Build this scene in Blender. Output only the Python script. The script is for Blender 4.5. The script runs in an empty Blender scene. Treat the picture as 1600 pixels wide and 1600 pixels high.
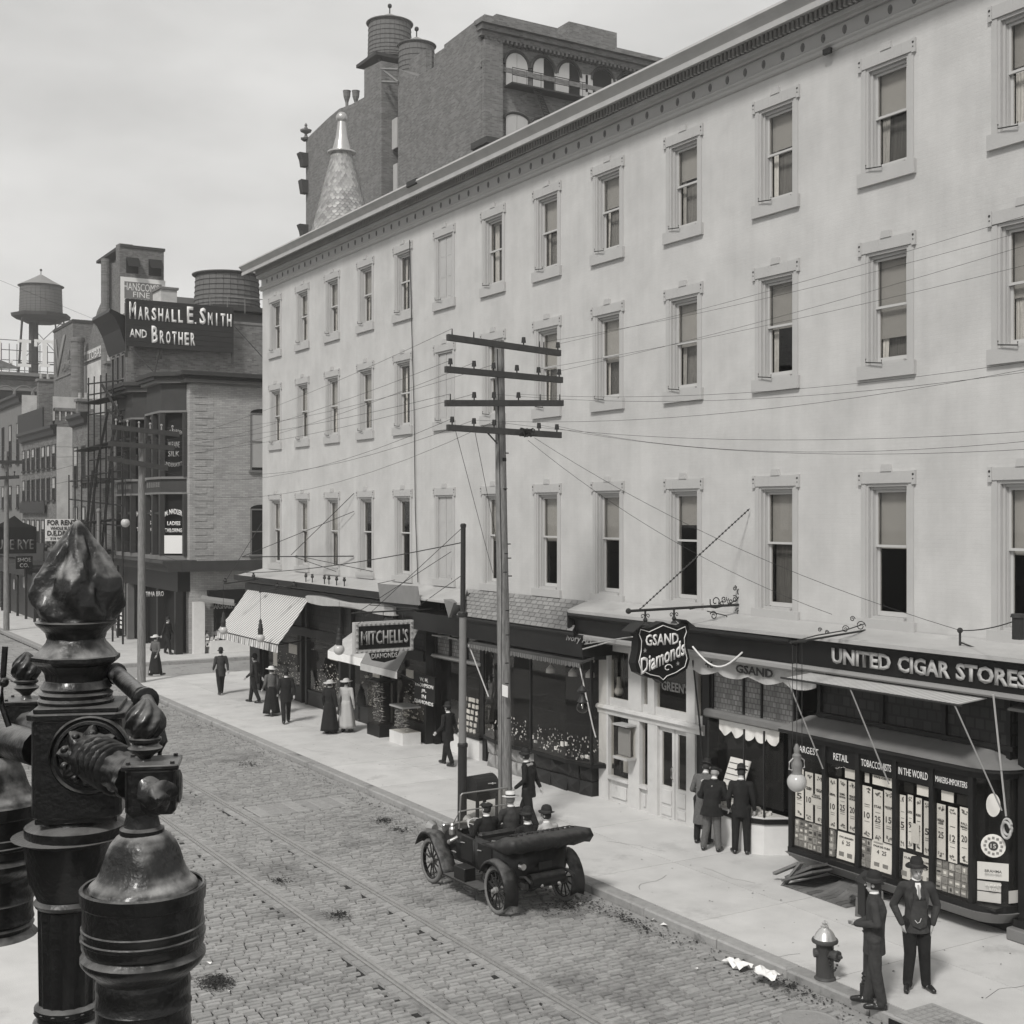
import bpy, bmesh, math, random
from mathutils import Vector, Matrix
R = random.Random(7)
sc = bpy.context.scene
# ------------------------------------------------------------ camera, sky, sun, exposure
FPX = 2000.0
TH = math.atan(1218 / FPX); SN, CS = math.sin(TH), math.cos(TH)
cam_d = bpy.data.cameras.new("camera"); cam = bpy.data.objects.new("camera", cam_d)
sc.collection.objects.link(cam); sc.camera = cam
cam.location = (0, 0, 7.0); cam.rotation_euler = (math.pi / 2, 0, -TH)
cam_d.sensor_width = 36; cam_d.lens = 36 * FPX / 1600; cam_d.shift_y = 3.5 / 1600
cam_d.clip_start = 0.1; cam_d.clip_end = 3000
world = bpy.data.worlds.new("World"); sc.world = world; world.use_nodes = True
nt = world.node_tree; nt.nodes.clear()
SUN_EL, SUN_AZ = math.radians(47), math.radians(236)     # azimuth clockwise from +y: light from behind the camera's left
sky = nt.nodes.new("ShaderNodeTexSky"); sky.sky_type = 'NISHITA'; sky.sun_disc = False
sky.sun_elevation = SUN_EL; sky.sun_rotation = SUN_AZ; sky.dust_density = 4.0; sky.air_density = 1.0
tc = nt.nodes.new("ShaderNodeTexCoord"); noi = nt.nodes.new("ShaderNodeTexNoise"); noi.inputs['Scale'].default_value = 2.8
noi.inputs['Detail'].default_value = 5; noi.inputs['Roughness'].default_value = 0.55
mp = nt.nodes.new("ShaderNodeMapping"); mp.inputs['Scale'].default_value = (1, 1, 2.6)
rmp = nt.nodes.new("ShaderNodeMapRange"); rmp.inputs['From Min'].default_value = 0.3; rmp.inputs['From Max'].default_value = 0.75
rmp.inputs['To Min'].default_value = 6.6; rmp.inputs['To Max'].default_value = 10.4
bw = nt.nodes.new("ShaderNodeRGBToBW"); mx = nt.nodes.new("ShaderNodeMix"); mx.data_type = 'FLOAT'; mx.inputs[0].default_value = 0.86
cmb = nt.nodes.new("ShaderNodeCombineColor"); bg = nt.nodes.new("ShaderNodeBackground"); wo = nt.nodes.new("ShaderNodeOutputWorld")
m1 = nt.nodes.new("ShaderNodeMath"); m1.operation = 'MULTIPLY'; m1.inputs[1].default_value = 0.993
m2 = nt.nodes.new("ShaderNodeMath"); m2.operation = 'MULTIPLY'; m2.inputs[1].default_value = 0.975
L = nt.links.new
L(tc.outputs['Generated'], mp.inputs['Vector']); L(mp.outputs[0], noi.inputs['Vector']); L(noi.outputs[0], rmp.inputs['Value'])
sxyz = nt.nodes.new("ShaderNodeSeparateXYZ"); L(tc.outputs['Generated'], sxyz.inputs[0])     # overcast is brighter towards the horizon
grd = nt.nodes.new("ShaderNodeMapRange"); L(sxyz.outputs[2], grd.inputs['Value']); grd.inputs['From Min'].default_value = 0; grd.inputs['From Max'].default_value = .5; grd.inputs['To Min'].default_value = 1.32; grd.inputs['To Max'].default_value = .84
gm = nt.nodes.new("ShaderNodeMath"); gm.operation = 'MULTIPLY'; L(rmp.outputs[0], gm.inputs[0]); L(grd.outputs[0], gm.inputs[1])
L(sky.outputs[0], bw.inputs[0]); L(bw.outputs[0], mx.inputs[2]); L(gm.outputs[0], mx.inputs[3])   # an even cloud layer over the sky
L(mx.outputs[0], cmb.inputs[0]); L(mx.outputs[0], m1.inputs[0]); L(mx.outputs[0], m2.inputs[0]); L(m1.outputs[0], cmb.inputs[1]); L(m2.outputs[0], cmb.inputs[2])
L(cmb.outputs[0], bg.inputs['Color']); bg.inputs['Strength'].default_value = 0.073; L(bg.outputs[0], wo.inputs['Surface'])
sun_d = bpy.data.lights.new("sun", 'SUN'); sun = bpy.data.objects.new("sun", sun_d); sc.collection.objects.link(sun)
sun_d.energy = 2.25; sun_d.angle = math.radians(9); sun_d.color = (1.0, 0.98, 0.95)
sdir = Vector((math.sin(SUN_AZ) * math.cos(SUN_EL), math.cos(SUN_AZ) * math.cos(SUN_EL), math.sin(SUN_EL)))
sun.rotation_euler = sdir.to_track_quat('Z', 'Y').to_euler()
sc.view_settings.view_transform = 'Standard'; sc.view_settings.look = 'None'; sc.view_settings.gamma = 1
sc.view_settings.exposure = 0.36; sc.view_settings.use_curve_mapping = False
sc.cycles.max_bounces = 6; sc.cycles.diffuse_bounces = 3; sc.cycles.glossy_bounces = 3; sc.cycles.transparent_max_bounces = 12
sc.cycles.volume_bounces = 0
# ------------------------------------------------------------ geometry of the photograph: pixel -> point on a known plane
def ray(px, py):
    a = (px - 800) / FPX; b = (803.5 - py) / FPX
    return Vector((SN + a * CS, CS - a * SN, b))
O7 = Vector((0, 0, 7))
def PV(px, py, v): d = ray(px, py); return O7 + d * (v / d.x)
def PU(px, py, u): d = ray(px, py); return O7 + d * (u / d.y)
def PG(px, py, z=0): d = ray(px, py); return O7 + d * ((z - 7) / d.z)
def PZ(px, py, z): return O7 + ray(px, py) * z
def uu(px, v=18.1): return PV(px, 900, v).y
# ------------------------------------------------------------ scene helpers
COL = sc.collection
def root_loc(o):
    p = Vector((0, 0, 0))
    while o is not None: p = p + o.location; o = o.parent
    return p
def tag(o, label, cat=None, group=None, kind=None):
    if label: o['label'] = label
    if cat: o['category'] = cat
    if group: o['group'] = group
    if kind: o['kind'] = kind
    return o
def thing(name, label, cat, loc=(0, 0, 0), group=None):
    o = bpy.data.objects.new(name, None); COL.objects.link(o); o.location = loc; o.empty_display_size = 0.2
    return tag(o, label, cat, group)
class MB:
    def __init__(s, M=None): s.v = []; s.f = []; s.M = M
    def add(s, vs, fs):
        n = len(s.v); vs = [Vector(v) for v in vs]
        s.v += [s.M @ v for v in vs] if s.M else vs
        s.f += [tuple(i + n for i in f) for f in fs]; return s
    def box(s, x0, x1, y0, y1, z0, z1):
        if x0 > x1: x0, x1 = x1, x0
        if y0 > y1: y0, y1 = y1, y0
        if z0 > z1: z0, z1 = z1, z0
        return s.add([(x0, y0, z0), (x1, y0, z0), (x1, y1, z0), (x0, y1, z0), (x0, y0, z1), (x1, y0, z1), (x1, y1, z1), (x0, y1, z1)],
                     [(0, 3, 2, 1), (4, 5, 6, 7), (0, 1, 5, 4), (1, 2, 6, 5), (2, 3, 7, 6), (3, 0, 4, 7)])
    def quad(s, *p): return s.add(p, [tuple(range(len(p)))])
    def plate(s, pts, off):                       # a thick sheet: outline pts moved by off
        n = len(pts); off = Vector(off); a = [Vector(p) for p in pts]; b = [p + off for p in a]
        return s.add(a + b, [tuple(range(n))[::-1], tuple(range(n, 2 * n))] + [(i, (i + 1) % n, n + (i + 1) % n, n + i) for i in range(n)])
    def rings(s, rs, cap=True, closed=True):
        n = len(rs[0]); vs = [p for r in rs for p in r]; fs = []
        for k in range(len(rs) - 1):
            for i in range(n if closed else n - 1):
                j = (i + 1) % n; fs.append((k * n + i, k * n + j, (k + 1) * n + j, (k + 1) * n + i))
        if cap and closed: fs += [tuple(range(n))[::-1], tuple(range((len(rs) - 1) * n, len(rs) * n))]
        return s.add(vs, fs)
    def lathe(s, c, prof, n=20, mod=None, sq=None):   # prof: (r, z) bottom to top; mod(theta, z, r)->r
        c = Vector(c); rs = []
        for r, z in prof:
            ring = []
            for i in range(n):
                t = 2 * math.pi * i / n; q = mod(t, z, r) if mod else r
                ring.append(c + Vector((q * math.cos(t), q * math.sin(t), z)))
            rs.append(ring)
        return s.rings(rs)
    def cone(s, p0, p1, r0, r1, n=10):
        p0, p1 = Vector(p0), Vector(p1); d = (p1 - p0); q = d.to_track_quat('Z', 'Y')
        rs = [[p + q @ Vector((r * math.cos(2 * math.pi * i / n), r * math.sin(2 * math.pi * i / n), 0)) for i in range(n)] for p, r in ((p0, r0), (p1, r1))]
        return s.rings(rs)
    def tube(s, pts, r, n=6):
        pts = [Vector(p) for p in pts]; rs = []
        for k, p in enumerate(pts):
            d = pts[min(k + 1, len(pts) - 1)] - pts[max(k - 1, 0)]
            q = d.to_track_quat('Z', 'Y'); rr = r[k] if isinstance(r, (list, tuple)) else r
            rs.append([p + q @ Vector((rr * math.cos(2 * math.pi * i / n), rr * math.sin(2 * math.pi * i / n), 0)) for i in range(n)])
        return s.rings(rs)
    def ball(s, c, r, n=10, m=7, sc3=(1, 1, 1)):
        c = Vector(c); prof = [(r * max(0.02, math.sin(math.pi * k / m)), -r * math.cos(math.pi * k / m)) for k in range(m + 1)]
        rs = [[c + Vector((q * math.cos(2 * math.pi * i / n) * sc3[0], q * math.sin(2 * math.pi * i / n) * sc3[1], z * sc3[2])) for i in range(n)] for q, z in prof]
        return s.rings(rs)
    def capsule(s, p0, p1, r0, r1, n=12):
        p0, p1 = Vector(p0), Vector(p1); d = p1 - p0; ln = max(d.length, 1e-5); q = d.to_track_quat('Z', 'Y'); rs = []
        prof = [(r0 * max(.03, math.sin(a)), -r0 * math.cos(a)) for a in (0, .5, 1.0, 1.57)] + [(r1 * max(.03, math.sin(a)), ln - r1 * math.cos(a)) for a in (1.57, 2.1, 2.6, 3.14)]
        for r, z in prof: rs.append([p0 + q @ Vector((r * math.cos(2 * math.pi * i / n), r * math.sin(2 * math.pi * i / n), z)) for i in range(n)])
        return s.rings(rs)
    def build(s, name, mat, parent=None, smooth=False, bevel=0, label=None, cat=None, group=None, kind=None):
        off = root_loc(parent)
        me = bpy.data.meshes.new(name); me.from_pydata([tuple(v - off) for v in s.v], [], s.f)
        me.materials.append(mat)
        o = bpy.data.objects.new(name, me); COL.objects.link(o); o.parent = parent
        bm = bmesh.new(); bm.from_mesh(me); bmesh.ops.recalc_face_normals(bm, faces=bm.faces)
        if bevel: bmesh.ops.bevel(bm, geom=bm.edges[:], offset=bevel, segments=1, affect='EDGES')
        bm.to_mesh(me); bm.free()
        if smooth:
            me.polygons.foreach_set('use_smooth', [True] * len(me.polygons))
            if smooth != 2: me.set_sharp_from_angle(angle=math.radians(42))
        if label or cat or group or kind: tag(o, label, cat, group, kind)
        return o
def bx(*a): return MB().box(*a)
def inst(src, parent, loc, name=None, rot=None):       # a copy that shares the mesh of its source
    o = bpy.data.objects.new(name or src.name.split('.')[0], src.data); COL.objects.link(o); o.parent = parent; o.location = loc
    if rot: o.rotation_euler = rot
    if 'label' in src: o['label'] = src['label']
    return o
def copy_tree(o, parent=None):
    c = o.copy(); COL.objects.link(c)
    if parent: c.parent = parent
    for ch in o.children: copy_tree(ch, c)
    return c
def text(body, c, right, up, width, height, mat, parent=None, name='lettering', bold=0.0, ext=0.006, shear=0.0, arc=None, label=None):
    """letters as solid flat shapes: centre c, axes right/up, fitted to width x height"""
    cu = bpy.data.curves.new('t', 'FONT'); cu.body = body; cu.align_x = 'CENTER'; cu.align_y = 'CENTER'; cu.offset = bold; cu.shear = shear; cu.resolution_u = 2
    ob = bpy.data.objects.new('t', cu); COL.objects.link(ob)
    dg = bpy.context.evaluated_depsgraph_get(); me = bpy.data.meshes.new_from_object(ob.evaluated_get(dg)); bpy.data.objects.remove(ob)
    if not me.vertices: return None
    xs = [v.co.x for v in me.vertices]; ys = [v.co.y for v in me.vertices]
    x0, x1, y0, y1 = min(xs), max(xs), min(ys), max(ys); w = max(x1 - x0, 1e-3); h = max(y1 - y0, 1e-3)
    c, right, up = Vector(c), Vector(right).normalized(), Vector(up).normalized(); nrm = right.cross(up); off = root_loc(parent)
    for v in me.vertices:
        a = ((v.co.x - x0) / w - .5) * width; b = ((v.co.y - y0) / h - .5) * height
        if arc: b += arc * (1 - (2 * a / width) ** 2)
        v.co = c + right * a + up * b - off
    bm = bmesh.new(); bm.from_mesh(me)
    r = bmesh.ops.extrude_face_region(bm, geom=bm.faces[:])
    for e in r['geom']:
        if isinstance(e, bmesh.types.BMVert): e.co += nrm * ext
    bmesh.ops.recalc_face_normals(bm, faces=bm.faces); bm.to_mesh(me); bm.free()
    me.materials.clear(); me.materials.append(mat)
    o = bpy.data.objects.new(name, me); me.name = name; COL.objects.link(o); o.parent = parent
    if label: o['label'] = label
    return o
FX = (0, -1, 0)            # "right" along a wall that faces the street (-x)
UP = (0, 0, 1)
# ------------------------------------------------------------ materials
MATS = {}
def g(v): return (v, v * 0.992, v * 0.975, 1)
def mat(name, val, rough=0.8, var=0.0, scale=3.0, bump=0.0, bscale=40.0, metal=0.0, island=0.0, brick=None, dirt=None, stretch=(1, 1, 1), spec=0.3, obj=0.0, stripes=None, coat=0.0, streak=0.0, dust_highlight=None):
    m = bpy.data.materials.new(name); m.use_nodes = True; n = m.node_tree.nodes; l = m.node_tree.links.new
    b = n['Principled BSDF']; b.inputs['Roughness'].default_value = rough; b.inputs['Metallic'].default_value = metal
    b.inputs['Specular IOR Level'].default_value = spec; b.inputs['Coat Weight'].default_value = coat; b.inputs['Coat Roughness'].default_value = .12
    tc = n.new('ShaderNodeTexCoord'); mp = n.new('ShaderNodeMapping'); mp.inputs['Scale'].default_value = stretch; l(tc.outputs['Object'], mp.inputs[0])
    def val_node(x): q = n.new('ShaderNodeValue'); q.outputs[0].default_value = x; return q.outputs[0]
    def op(o, a, c):
        q = n.new('ShaderNodeMath'); q.operation = o
        for i, x in enumerate((a, c)):
            if isinstance(x, (int, float)): q.inputs[i].default_value = x
            else: l(x, q.inputs[i])
        return q.outputs[0]
    cur = val_node(val); heights = []
    if var:
        t = n.new('ShaderNodeTexNoise'); t.inputs['Scale'].default_value = scale; t.inputs['Detail'].default_value = 6; t.inputs['Roughness'].default_value = .6; l(mp.outputs[0], t.inputs['Vector'])
        cur = op('MULTIPLY', cur, op('ADD', op('MULTIPLY', op('SUBTRACT', t.outputs[0], .5), var * 4), 1))
    if streak:
        ms = n.new('ShaderNodeMapping'); ms.inputs['Scale'].default_value = (2.2, 2.2, .16); l(tc.outputs['Object'], ms.inputs[0]); t = n.new('ShaderNodeTexNoise'); t.inputs['Scale'].default_value = 1.6; t.inputs['Detail'].default_value = 7; t.inputs['Roughness'].default_value = .65; l(ms.outputs[0], t.inputs['Vector'])
        cur = op('MULTIPLY', cur, op('ADD', op('MULTIPLY', op('SUBTRACT', t.outputs[0], .5), streak * 4), 1))
    if island:
        gi = n.new('ShaderNodeNewGeometry'); cur = op('MULTIPLY', cur, op('ADD', op('MULTIPLY', op('SUBTRACT', gi.outputs['Random Per Island'], .5), island * 2), 1))
    if obj:
        oi = n.new('ShaderNodeObjectInfo'); cur = op('MULTIPLY', cur, op('ADD', op('MULTIPLY', op('SUBTRACT', oi.outputs['Random'], .5), obj * 2), 1))
    if brick:                                    # (width, height, mortar value factor, brick contrast)
        sx = n.new('ShaderNodeSeparateXYZ'); l(tc.outputs['Object'], sx.inputs[0]); cx = n.new('ShaderNodeCombineXYZ')
        l(op('ADD', sx.outputs[0], sx.outputs[1]), cx.inputs[0]); l(sx.outputs[2], cx.inputs[1])
        t = n.new('ShaderNodeTexBrick'); l(cx.outputs[0], t.inputs['Vector']); t.inputs['Scale'].default_value = 1; t.inputs['Brick Width'].default_value = brick[0]; t.inputs['Row Height'].default_value = brick[1]
        t.inputs['Mortar Size'].default_value = brick[1] * .11; t.inputs['Mortar Smooth'].default_value = .3; t.inputs['Bias'].default_value = 0
        c = brick[3]; t.inputs['Color1'].default_value = (1 - c,) * 3 + (1,); t.inputs['Color2'].default_value = (1 + c,) * 3 + (1,); t.inputs['Mortar'].default_value = (brick[2],) * 3 + (1,)
        cur = op('MULTIPLY', cur, t.outputs['Color']); heights.append((t.outputs['Fac'], -.5))
    if dirt:                                     # (scale, threshold, factor): patches of grime with a shape of their own
        t = n.new('ShaderNodeTexNoise'); t.inputs['Scale'].default_value = dirt[0]; t.inputs['Detail'].default_value = 8; t.inputs['Roughness'].default_value = .7; l(mp.outputs[0], t.inputs['Vector'])
        r = n.new('ShaderNodeMapRange'); l(t.outputs[0], r.inputs['Value']); r.inputs['From Min'].default_value = dirt[1]; r.inputs['From Max'].default_value = dirt[1] + .12
        r.inputs['To Min'].default_value = 1; r.inputs['To Max'].default_value = dirt[2]; cur = op('MULTIPLY', cur, r.outputs[0])
    if stripes:                                  # (axis, pitch, low factor)
        sx = n.new('ShaderNodeSeparateXYZ'); l(tc.outputs['Object'], sx.inputs[0])
        fr = op('FRACT', op('MULTIPLY', sx.outputs[stripes[0]], 1 / stripes[1]), 0); st = op('GREATER_THAN', fr, .5)
        cur = op('MULTIPLY', cur, op('ADD', op('MULTIPLY', st, 1 - stripes[2]), stripes[2]))
    if dust_highlight:                                     # dusty pale tint on upward faces, doubling as painted highlights: (value, amount)
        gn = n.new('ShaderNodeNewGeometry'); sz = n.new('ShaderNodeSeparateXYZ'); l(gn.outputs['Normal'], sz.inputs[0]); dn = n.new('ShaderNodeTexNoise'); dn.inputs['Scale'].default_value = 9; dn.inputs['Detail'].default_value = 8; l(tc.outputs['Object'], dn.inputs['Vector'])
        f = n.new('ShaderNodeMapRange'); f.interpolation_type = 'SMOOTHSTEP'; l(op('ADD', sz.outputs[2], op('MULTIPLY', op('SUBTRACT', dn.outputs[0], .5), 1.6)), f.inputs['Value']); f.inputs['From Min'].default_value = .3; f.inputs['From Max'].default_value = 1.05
        fa = op('MULTIPLY', f.outputs[0], dust_highlight[1]); cur = op('ADD', op('MULTIPLY', cur, op('SUBTRACT', 1, fa)), op('MULTIPLY', fa, dust_highlight[0]))
    cc = n.new('ShaderNodeCombineColor'); l(cur, cc.inputs[0]); l(op('MULTIPLY', cur, .992), cc.inputs[1]); l(op('MULTIPLY', cur, .975), cc.inputs[2]); l(cc.outputs[0], b.inputs['Base Color'])
    if bump or heights:
        t = n.new('ShaderNodeTexNoise'); t.inputs['Scale'].default_value = bscale; t.inputs['Detail'].default_value = 4; l(mp.outputs[0], t.inputs['Vector'])
        h = t.outputs[0]
        for x, k in heights: h = op('ADD', h, op('MULTIPLY', x, k))
        bp = n.new('ShaderNodeBump'); bp.inputs['Strength'].default_value = max(bump, .15); bp.inputs['Distance'].default_value = .02; l(h, bp.inputs['Height']); l(bp.outputs[0], b.inputs['Normal'])
    MATS[name] = m; return m
def glass_mat(name, tint=.75, rough=.02, refl=1.45):
    m = bpy.data.materials.new(name); m.use_nodes = True; n = m.node_tree.nodes; l = m.node_tree.links.new; n.clear()
    o = n.new('ShaderNodeOutputMaterial'); tr = n.new('ShaderNodeBsdfTransparent'); gl = n.new('ShaderNodeBsdfGlossy'); mx = n.new('ShaderNodeMixShader'); fr = n.new('ShaderNodeFresnel')
    fr.inputs['IOR'].default_value = refl; tr.inputs[0].default_value = g(tint); gl.inputs['Roughness'].default_value = rough; gl.inputs[0].default_value = g(.8)
    ge = n.new('ShaderNodeNewGeometry'); k1 = n.new('ShaderNodeMath'); k1.operation = 'SUBTRACT'; k1.inputs[0].default_value = 1; l(ge.outputs['Backfacing'], k1.inputs[1]); k2 = n.new('ShaderNodeMath'); k2.operation = 'MULTIPLY'; l(k1.outputs[0], k2.inputs[0]); l(fr.outputs[0], k2.inputs[1])
    l(k2.outputs[0], mx.inputs[0]); l(tr.outputs[0], mx.inputs[1]); l(gl.outputs[0], mx.inputs[2]); l(mx.outputs[0], o.inputs[0]); return m
M_ = dict(
 wall=mat('painted brick', .50, .85, var=.13, scale=.8, bump=.12, bscale=30, brick=(.21, .072, .978, .010), dirt=(.45, .56, .93), streak=.05),
 trim=mat('trim paint', .43, .6, var=.05, scale=2, bump=.05, bscale=60),
 cornice=mat('cornice paint', .40, .7, var=.12, scale=1.5, bump=.1, bscale=30),
 sash=mat('sash paint', .48, .5, var=.04),
 blind=mat('window blind', .36, .9, var=.05, scale=4, obj=.12),
 sheer=mat('sheer curtain', .16, .9, var=.35, scale=10, stretch=(1, 3, .3), obj=.4),
 curtain=mat('lace curtain', .55, .9, var=.25, scale=14, stretch=(1, 3, .5), obj=.3),
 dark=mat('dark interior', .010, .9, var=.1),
 dpaint=mat('dark shop paint', .011, .45, var=.3, scale=3, bump=.05, spec=.3),
 dpaint2=mat('brown shop paint', .022, .5, var=.2, scale=3, spec=.25),
 wpaint=mat('white shop paint', .56, .55, var=.1, scale=3, bump=.08, dirt=(2.2, .6, .75)),
 tin=mat('tin roof', .40, .5, var=.14, scale=1.2, bump=.1, bscale=12, dirt=(1.1, .58, .8)),
 shingle=mat('slate shingle', .23, .7, var=.1, scale=9, bump=.3, obj=.16),
 cobble=mat('belgian block', .30, .75, var=.10, scale=10, bump=.6, bscale=35, island=.15, dirt=(.30, .53, .60), spec=.25),
 cobble2=mat('belgian block single', .30, .75, var=.10, scale=10, bump=.6, bscale=35, obj=.15, dirt=(.30, .53, .60), spec=.25),
 joint=mat('road joint dirt', .03, .95, var=.25, scale=20, bump=.6, bscale=60),
 granite=mat('granite', .30, .8, var=.16, scale=8, bump=.5, bscale=60, dirt=(1.3, .55, .45), obj=.1),
 walk=mat('pavement', .53, .85, var=.12, scale=1.3, bump=.25, bscale=60, dirt=(.8, .57, .80), obj=.05),
 steel=mat('rail steel', .42, .38, var=.2, scale=8, metal=.45),
 pole=mat('weathered pole', .20, .9, var=.45, scale=9, bump=.8, bscale=26, stretch=(3, 3, .35)),
 arm=mat('crossarm wood', .05, .9, var=.2, scale=8, bump=.4),
 iron=mat('black iron', .006, .36, var=.5, scale=14, bump=.3, bscale=45, spec=.28, coat=.2, dust_highlight=(.22, .62)),
 irond=mat('weathered highlit iron', .012, .42, var=.6, scale=16, bump=.5, bscale=30, spec=.35, coat=.12, dust_highlight=(.34, .85)),  # stronger pale tops paint the bell and finial highlights over rough iron
 ironm=mat('dull iron', .022, .5, var=.2, scale=6, bump=.1, spec=.4),
 wire=mat('wire', .03, .7),
 brickd=mat('dark brick', .15, .9, var=.17, scale=.9, bump=.4, brick=(.36, .12, 1.2, .28), streak=.07),
 brickl=mat('buff brick', .36, .9, var=.14, scale=1.0, bump=.3, brick=(.3, .09, .72, .14), dirt=(.5, .56, .85)),
 brickm=mat('mid brick', .14, .9, var=.22, scale=1.6, bump=.4, brick=(.3, .1, 1.25, .3), streak=.06),
 stone=mat('stone trim', .17, .8, var=.12, scale=2, bump=.2),
 stoned=mat('brown stone', .045, .8, var=.15, scale=2, bump=.2),
 whitewall=mat('whitewashed wall', .52, .9, var=.2, scale=1.1, bump=.2, dirt=(.6, .55, .7), brick=(.24, .08, .9, .04)),
 tank=mat('tank staves', .14, .9, var=.2, scale=5, bump=.3, stretch=(4, 4, .3)),
 tankroof=mat('tank roof', .22, .8, var=.08),
 slate=mat('fish scale slate', .34, .4, var=.1, scale=5, island=.3),
 zinc=mat('zinc', .5, .3, metal=.6, var=.1),
 black=mat('sign black', .008, .5, spec=.25), signboard=mat('sign board paint', .022, .6, var=.25, scale=6, stretch=(.3, .3, 4)),
 white=mat('sign white', .75, .6), paper=mat('paper card', .74, .8, var=.06, obj=.14), ink=mat('printed ink', .05, .8), greyink=mat('grey ink', .25, .8),
 gold=mat('gilt letters', .42, .45, var=.1), greyletters=mat('grey letters', .30, .6),
 marble=mat('white marble', .66, .35, var=.07, scale=4, dirt=(2.5, .62, .85)),
 canvas=mat('awning canvas', .45, .9, var=.12, scale=4, bump=.3, bscale=14), canvas_s=mat('striped canvas', .62, .9, var=.05, stripes=(1, .22, .42), bump=.2, bscale=10),
 canvas_g=mat('grey canvas', .24, .9, var=.1, stripes=(1, .07, .7)), canvas_d=mat('dark canvas', .06, .8, var=.2, bump=.3, bscale=12), fringe=mat('fringe canvas', .16, .9, var=.2, stripes=(1, .09, .5)),
 gl=glass_mat('window glass', .92), gls=glass_mat('shop glass', .95, .01), globe=mat('milk glass', .46, .25, var=.05, coat=.4),
 globec=glass_mat('clear globe', .72, .03, 1.6), prism=mat('prism glass', .24, .25, var=.25, scale=4, brick=(.11, .11, .5, .25), spec=.6),
 car=mat('car enamel', .006, .33, var=.5, scale=4, spec=.3, coat=.06, dust_highlight=(.05, .6)), fender=mat('dusty fender', .02, .5, var=.4, scale=7, dust_highlight=(.13, .8)), leather=mat('leather', .015, .5, var=.3, scale=8, bump=.5, bscale=12, dust_highlight=(.07, .7)), tyre=mat('tyre rubber', .16, .9, var=.2, scale=14, bump=.2), brass=mat('brass', .5, .3, metal=.9),
 skin=mat('skin', .40, .6), hair=mat('hair', .03, .7), felt=mat('felt', .018, .8, bump=.1), straw=mat('straw', .6, .8, bump=.2),
 suitd=mat('dark suit', .014, .9, var=.35, scale=9, bump=.8, bscale=14), suitm=mat('grey suit', .042, .9, var=.35, scale=9, bump=.8, bscale=14), suitl=mat('tweed', .11, .9, var=.3, scale=30, bump=.4), coatl=mat('light coat', .42, .9, var=.1, bump=.2), shirt=mat('shirt', .75, .8), shoe=mat('shoe leather', .02, .3, coat=.3),
 dung=mat('street litter', .03, 1, var=.4, scale=12, bump=1), paperw=mat('waste paper', .8, .8, var=.1), wood=mat('grey boards', .13, .85, var=.25, scale=5, bump=.4, stretch=(1, .3, 1), obj=.25), copper=mat('lead sheet', .19, .5, var=.12), scaff=mat('scaffold pole', .02, .9, var=.3), hydrant=mat('hydrant iron', .06, .5, var=.2, bump=.15), silver=mat('silver paint', .6, .25, metal=.6, var=.1),
 rub=mat('rubble stone', .28, .9, var=.25, scale=5, bump=.8, bscale=9), packet=mat('printed packet', .34, .6, var=.3, scale=30, obj=.45), jewel=mat('display wares', .5, .4, island=.9), prismf=mat('dark lattice', .03, .5, brick=(.2, .2, .5, .3)), hazeroof=mat('far roof', .2, .9, var=.1))
# ------------------------------------------------------------ ground, road, pavements, track
K = 13.55; NK = 5.0                                       # kerb faces of the far and the near pavement
bx(-400, 700, -60, 900, -1.2, -.16).build('ground', M_['joint'], kind='structure')
road = bx(NK, K, -8, 260, -.155, -.03).build('road', M_['joint'], kind='structure')
bx(K, 60, 54.2, 59.2, -.155, -.02).build('side_road', M_['granite'], kind='structure')
RAILS = (8.47, 10.16)
def add_block(mb, cx, cy, lx, ly, h, ang, rr):
    c, s = math.cos(ang), math.sin(ang); vs = []
    for (k, z) in ((1, -.035), (.80, h)):
        for a, b in ((-1, -1), (1, -1), (1, 1), (-1, 1)):
            x = a * lx / 2 * (k if z < 0 else 1 - .022 / lx) + rr.uniform(-.004, .004); y = b * ly / 2 * (k if z < 0 else 1 - .026 / ly) + rr.uniform(-.003, .003)
            vs.append((cx + c * x - s * y, cy + s * x + c * y, z + (rr.uniform(-.004, .004) if z > 0 else 0)))
    mb.add(vs, [(4, 5, 6, 7), (0, 1, 5, 4), (1, 2, 6, 5), (2, 3, 7, 6), (3, 0, 4, 7)])
def ok_x(x, lx):
    for r in RAILS:
        if abs(x - r) < .13 + lx / 2: return False
    return True
mbs = MB(); spots = []
y = 4.0
while y < 140:
    row = .118 if y < 62 else .30
    x = NK + .16 + R.uniform(0, .15)
    while x < K - .34:
        lx = R.uniform(.17, .29) if y < 62 else .5
        if 28.3 < y < 29.5 and x > RAILS[1] and x < K - .95: x += .1
        elif ok_x(x + lx / 2, lx):
            hgt = .012 + R.uniform(-.012, .010)
            if y < 17.5 and (x + lx / 2) > 9.2 - (y - 13) * 1.2 and len(spots) < 300 and y > 11.2 and PG(0, 900).y > 0 and x < 13.0: spots.append((x + lx / 2, y, lx))
            else: add_block(mbs, x + lx / 2, y + R.uniform(-.010, .010), lx - .018, row - .016, hgt, R.uniform(-.03, .03), R)
            x += lx + .012
        else: x += .05
    y += row
for yy in [i * .31 + 4 for i in range(160)]:              # the long stones laid along the rails
    for r in RAILS:
        for s in (-1, 1):
            add_block(mbs, r + s * .15, yy, .15, .295, .008 + R.uniform(-.004, .005), R.uniform(-.02, .02), R)
mbs.build('cobblestones', M_['cobble'], road, kind='stuff')
protos = []
for k in range(6):
    m = MB(); add_block(m, 0, 0, .25 + .01 * (k % 3), .104, .014, 0, R); protos.append(m.build('cobblestone', M_['cobble2'], road))
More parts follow.
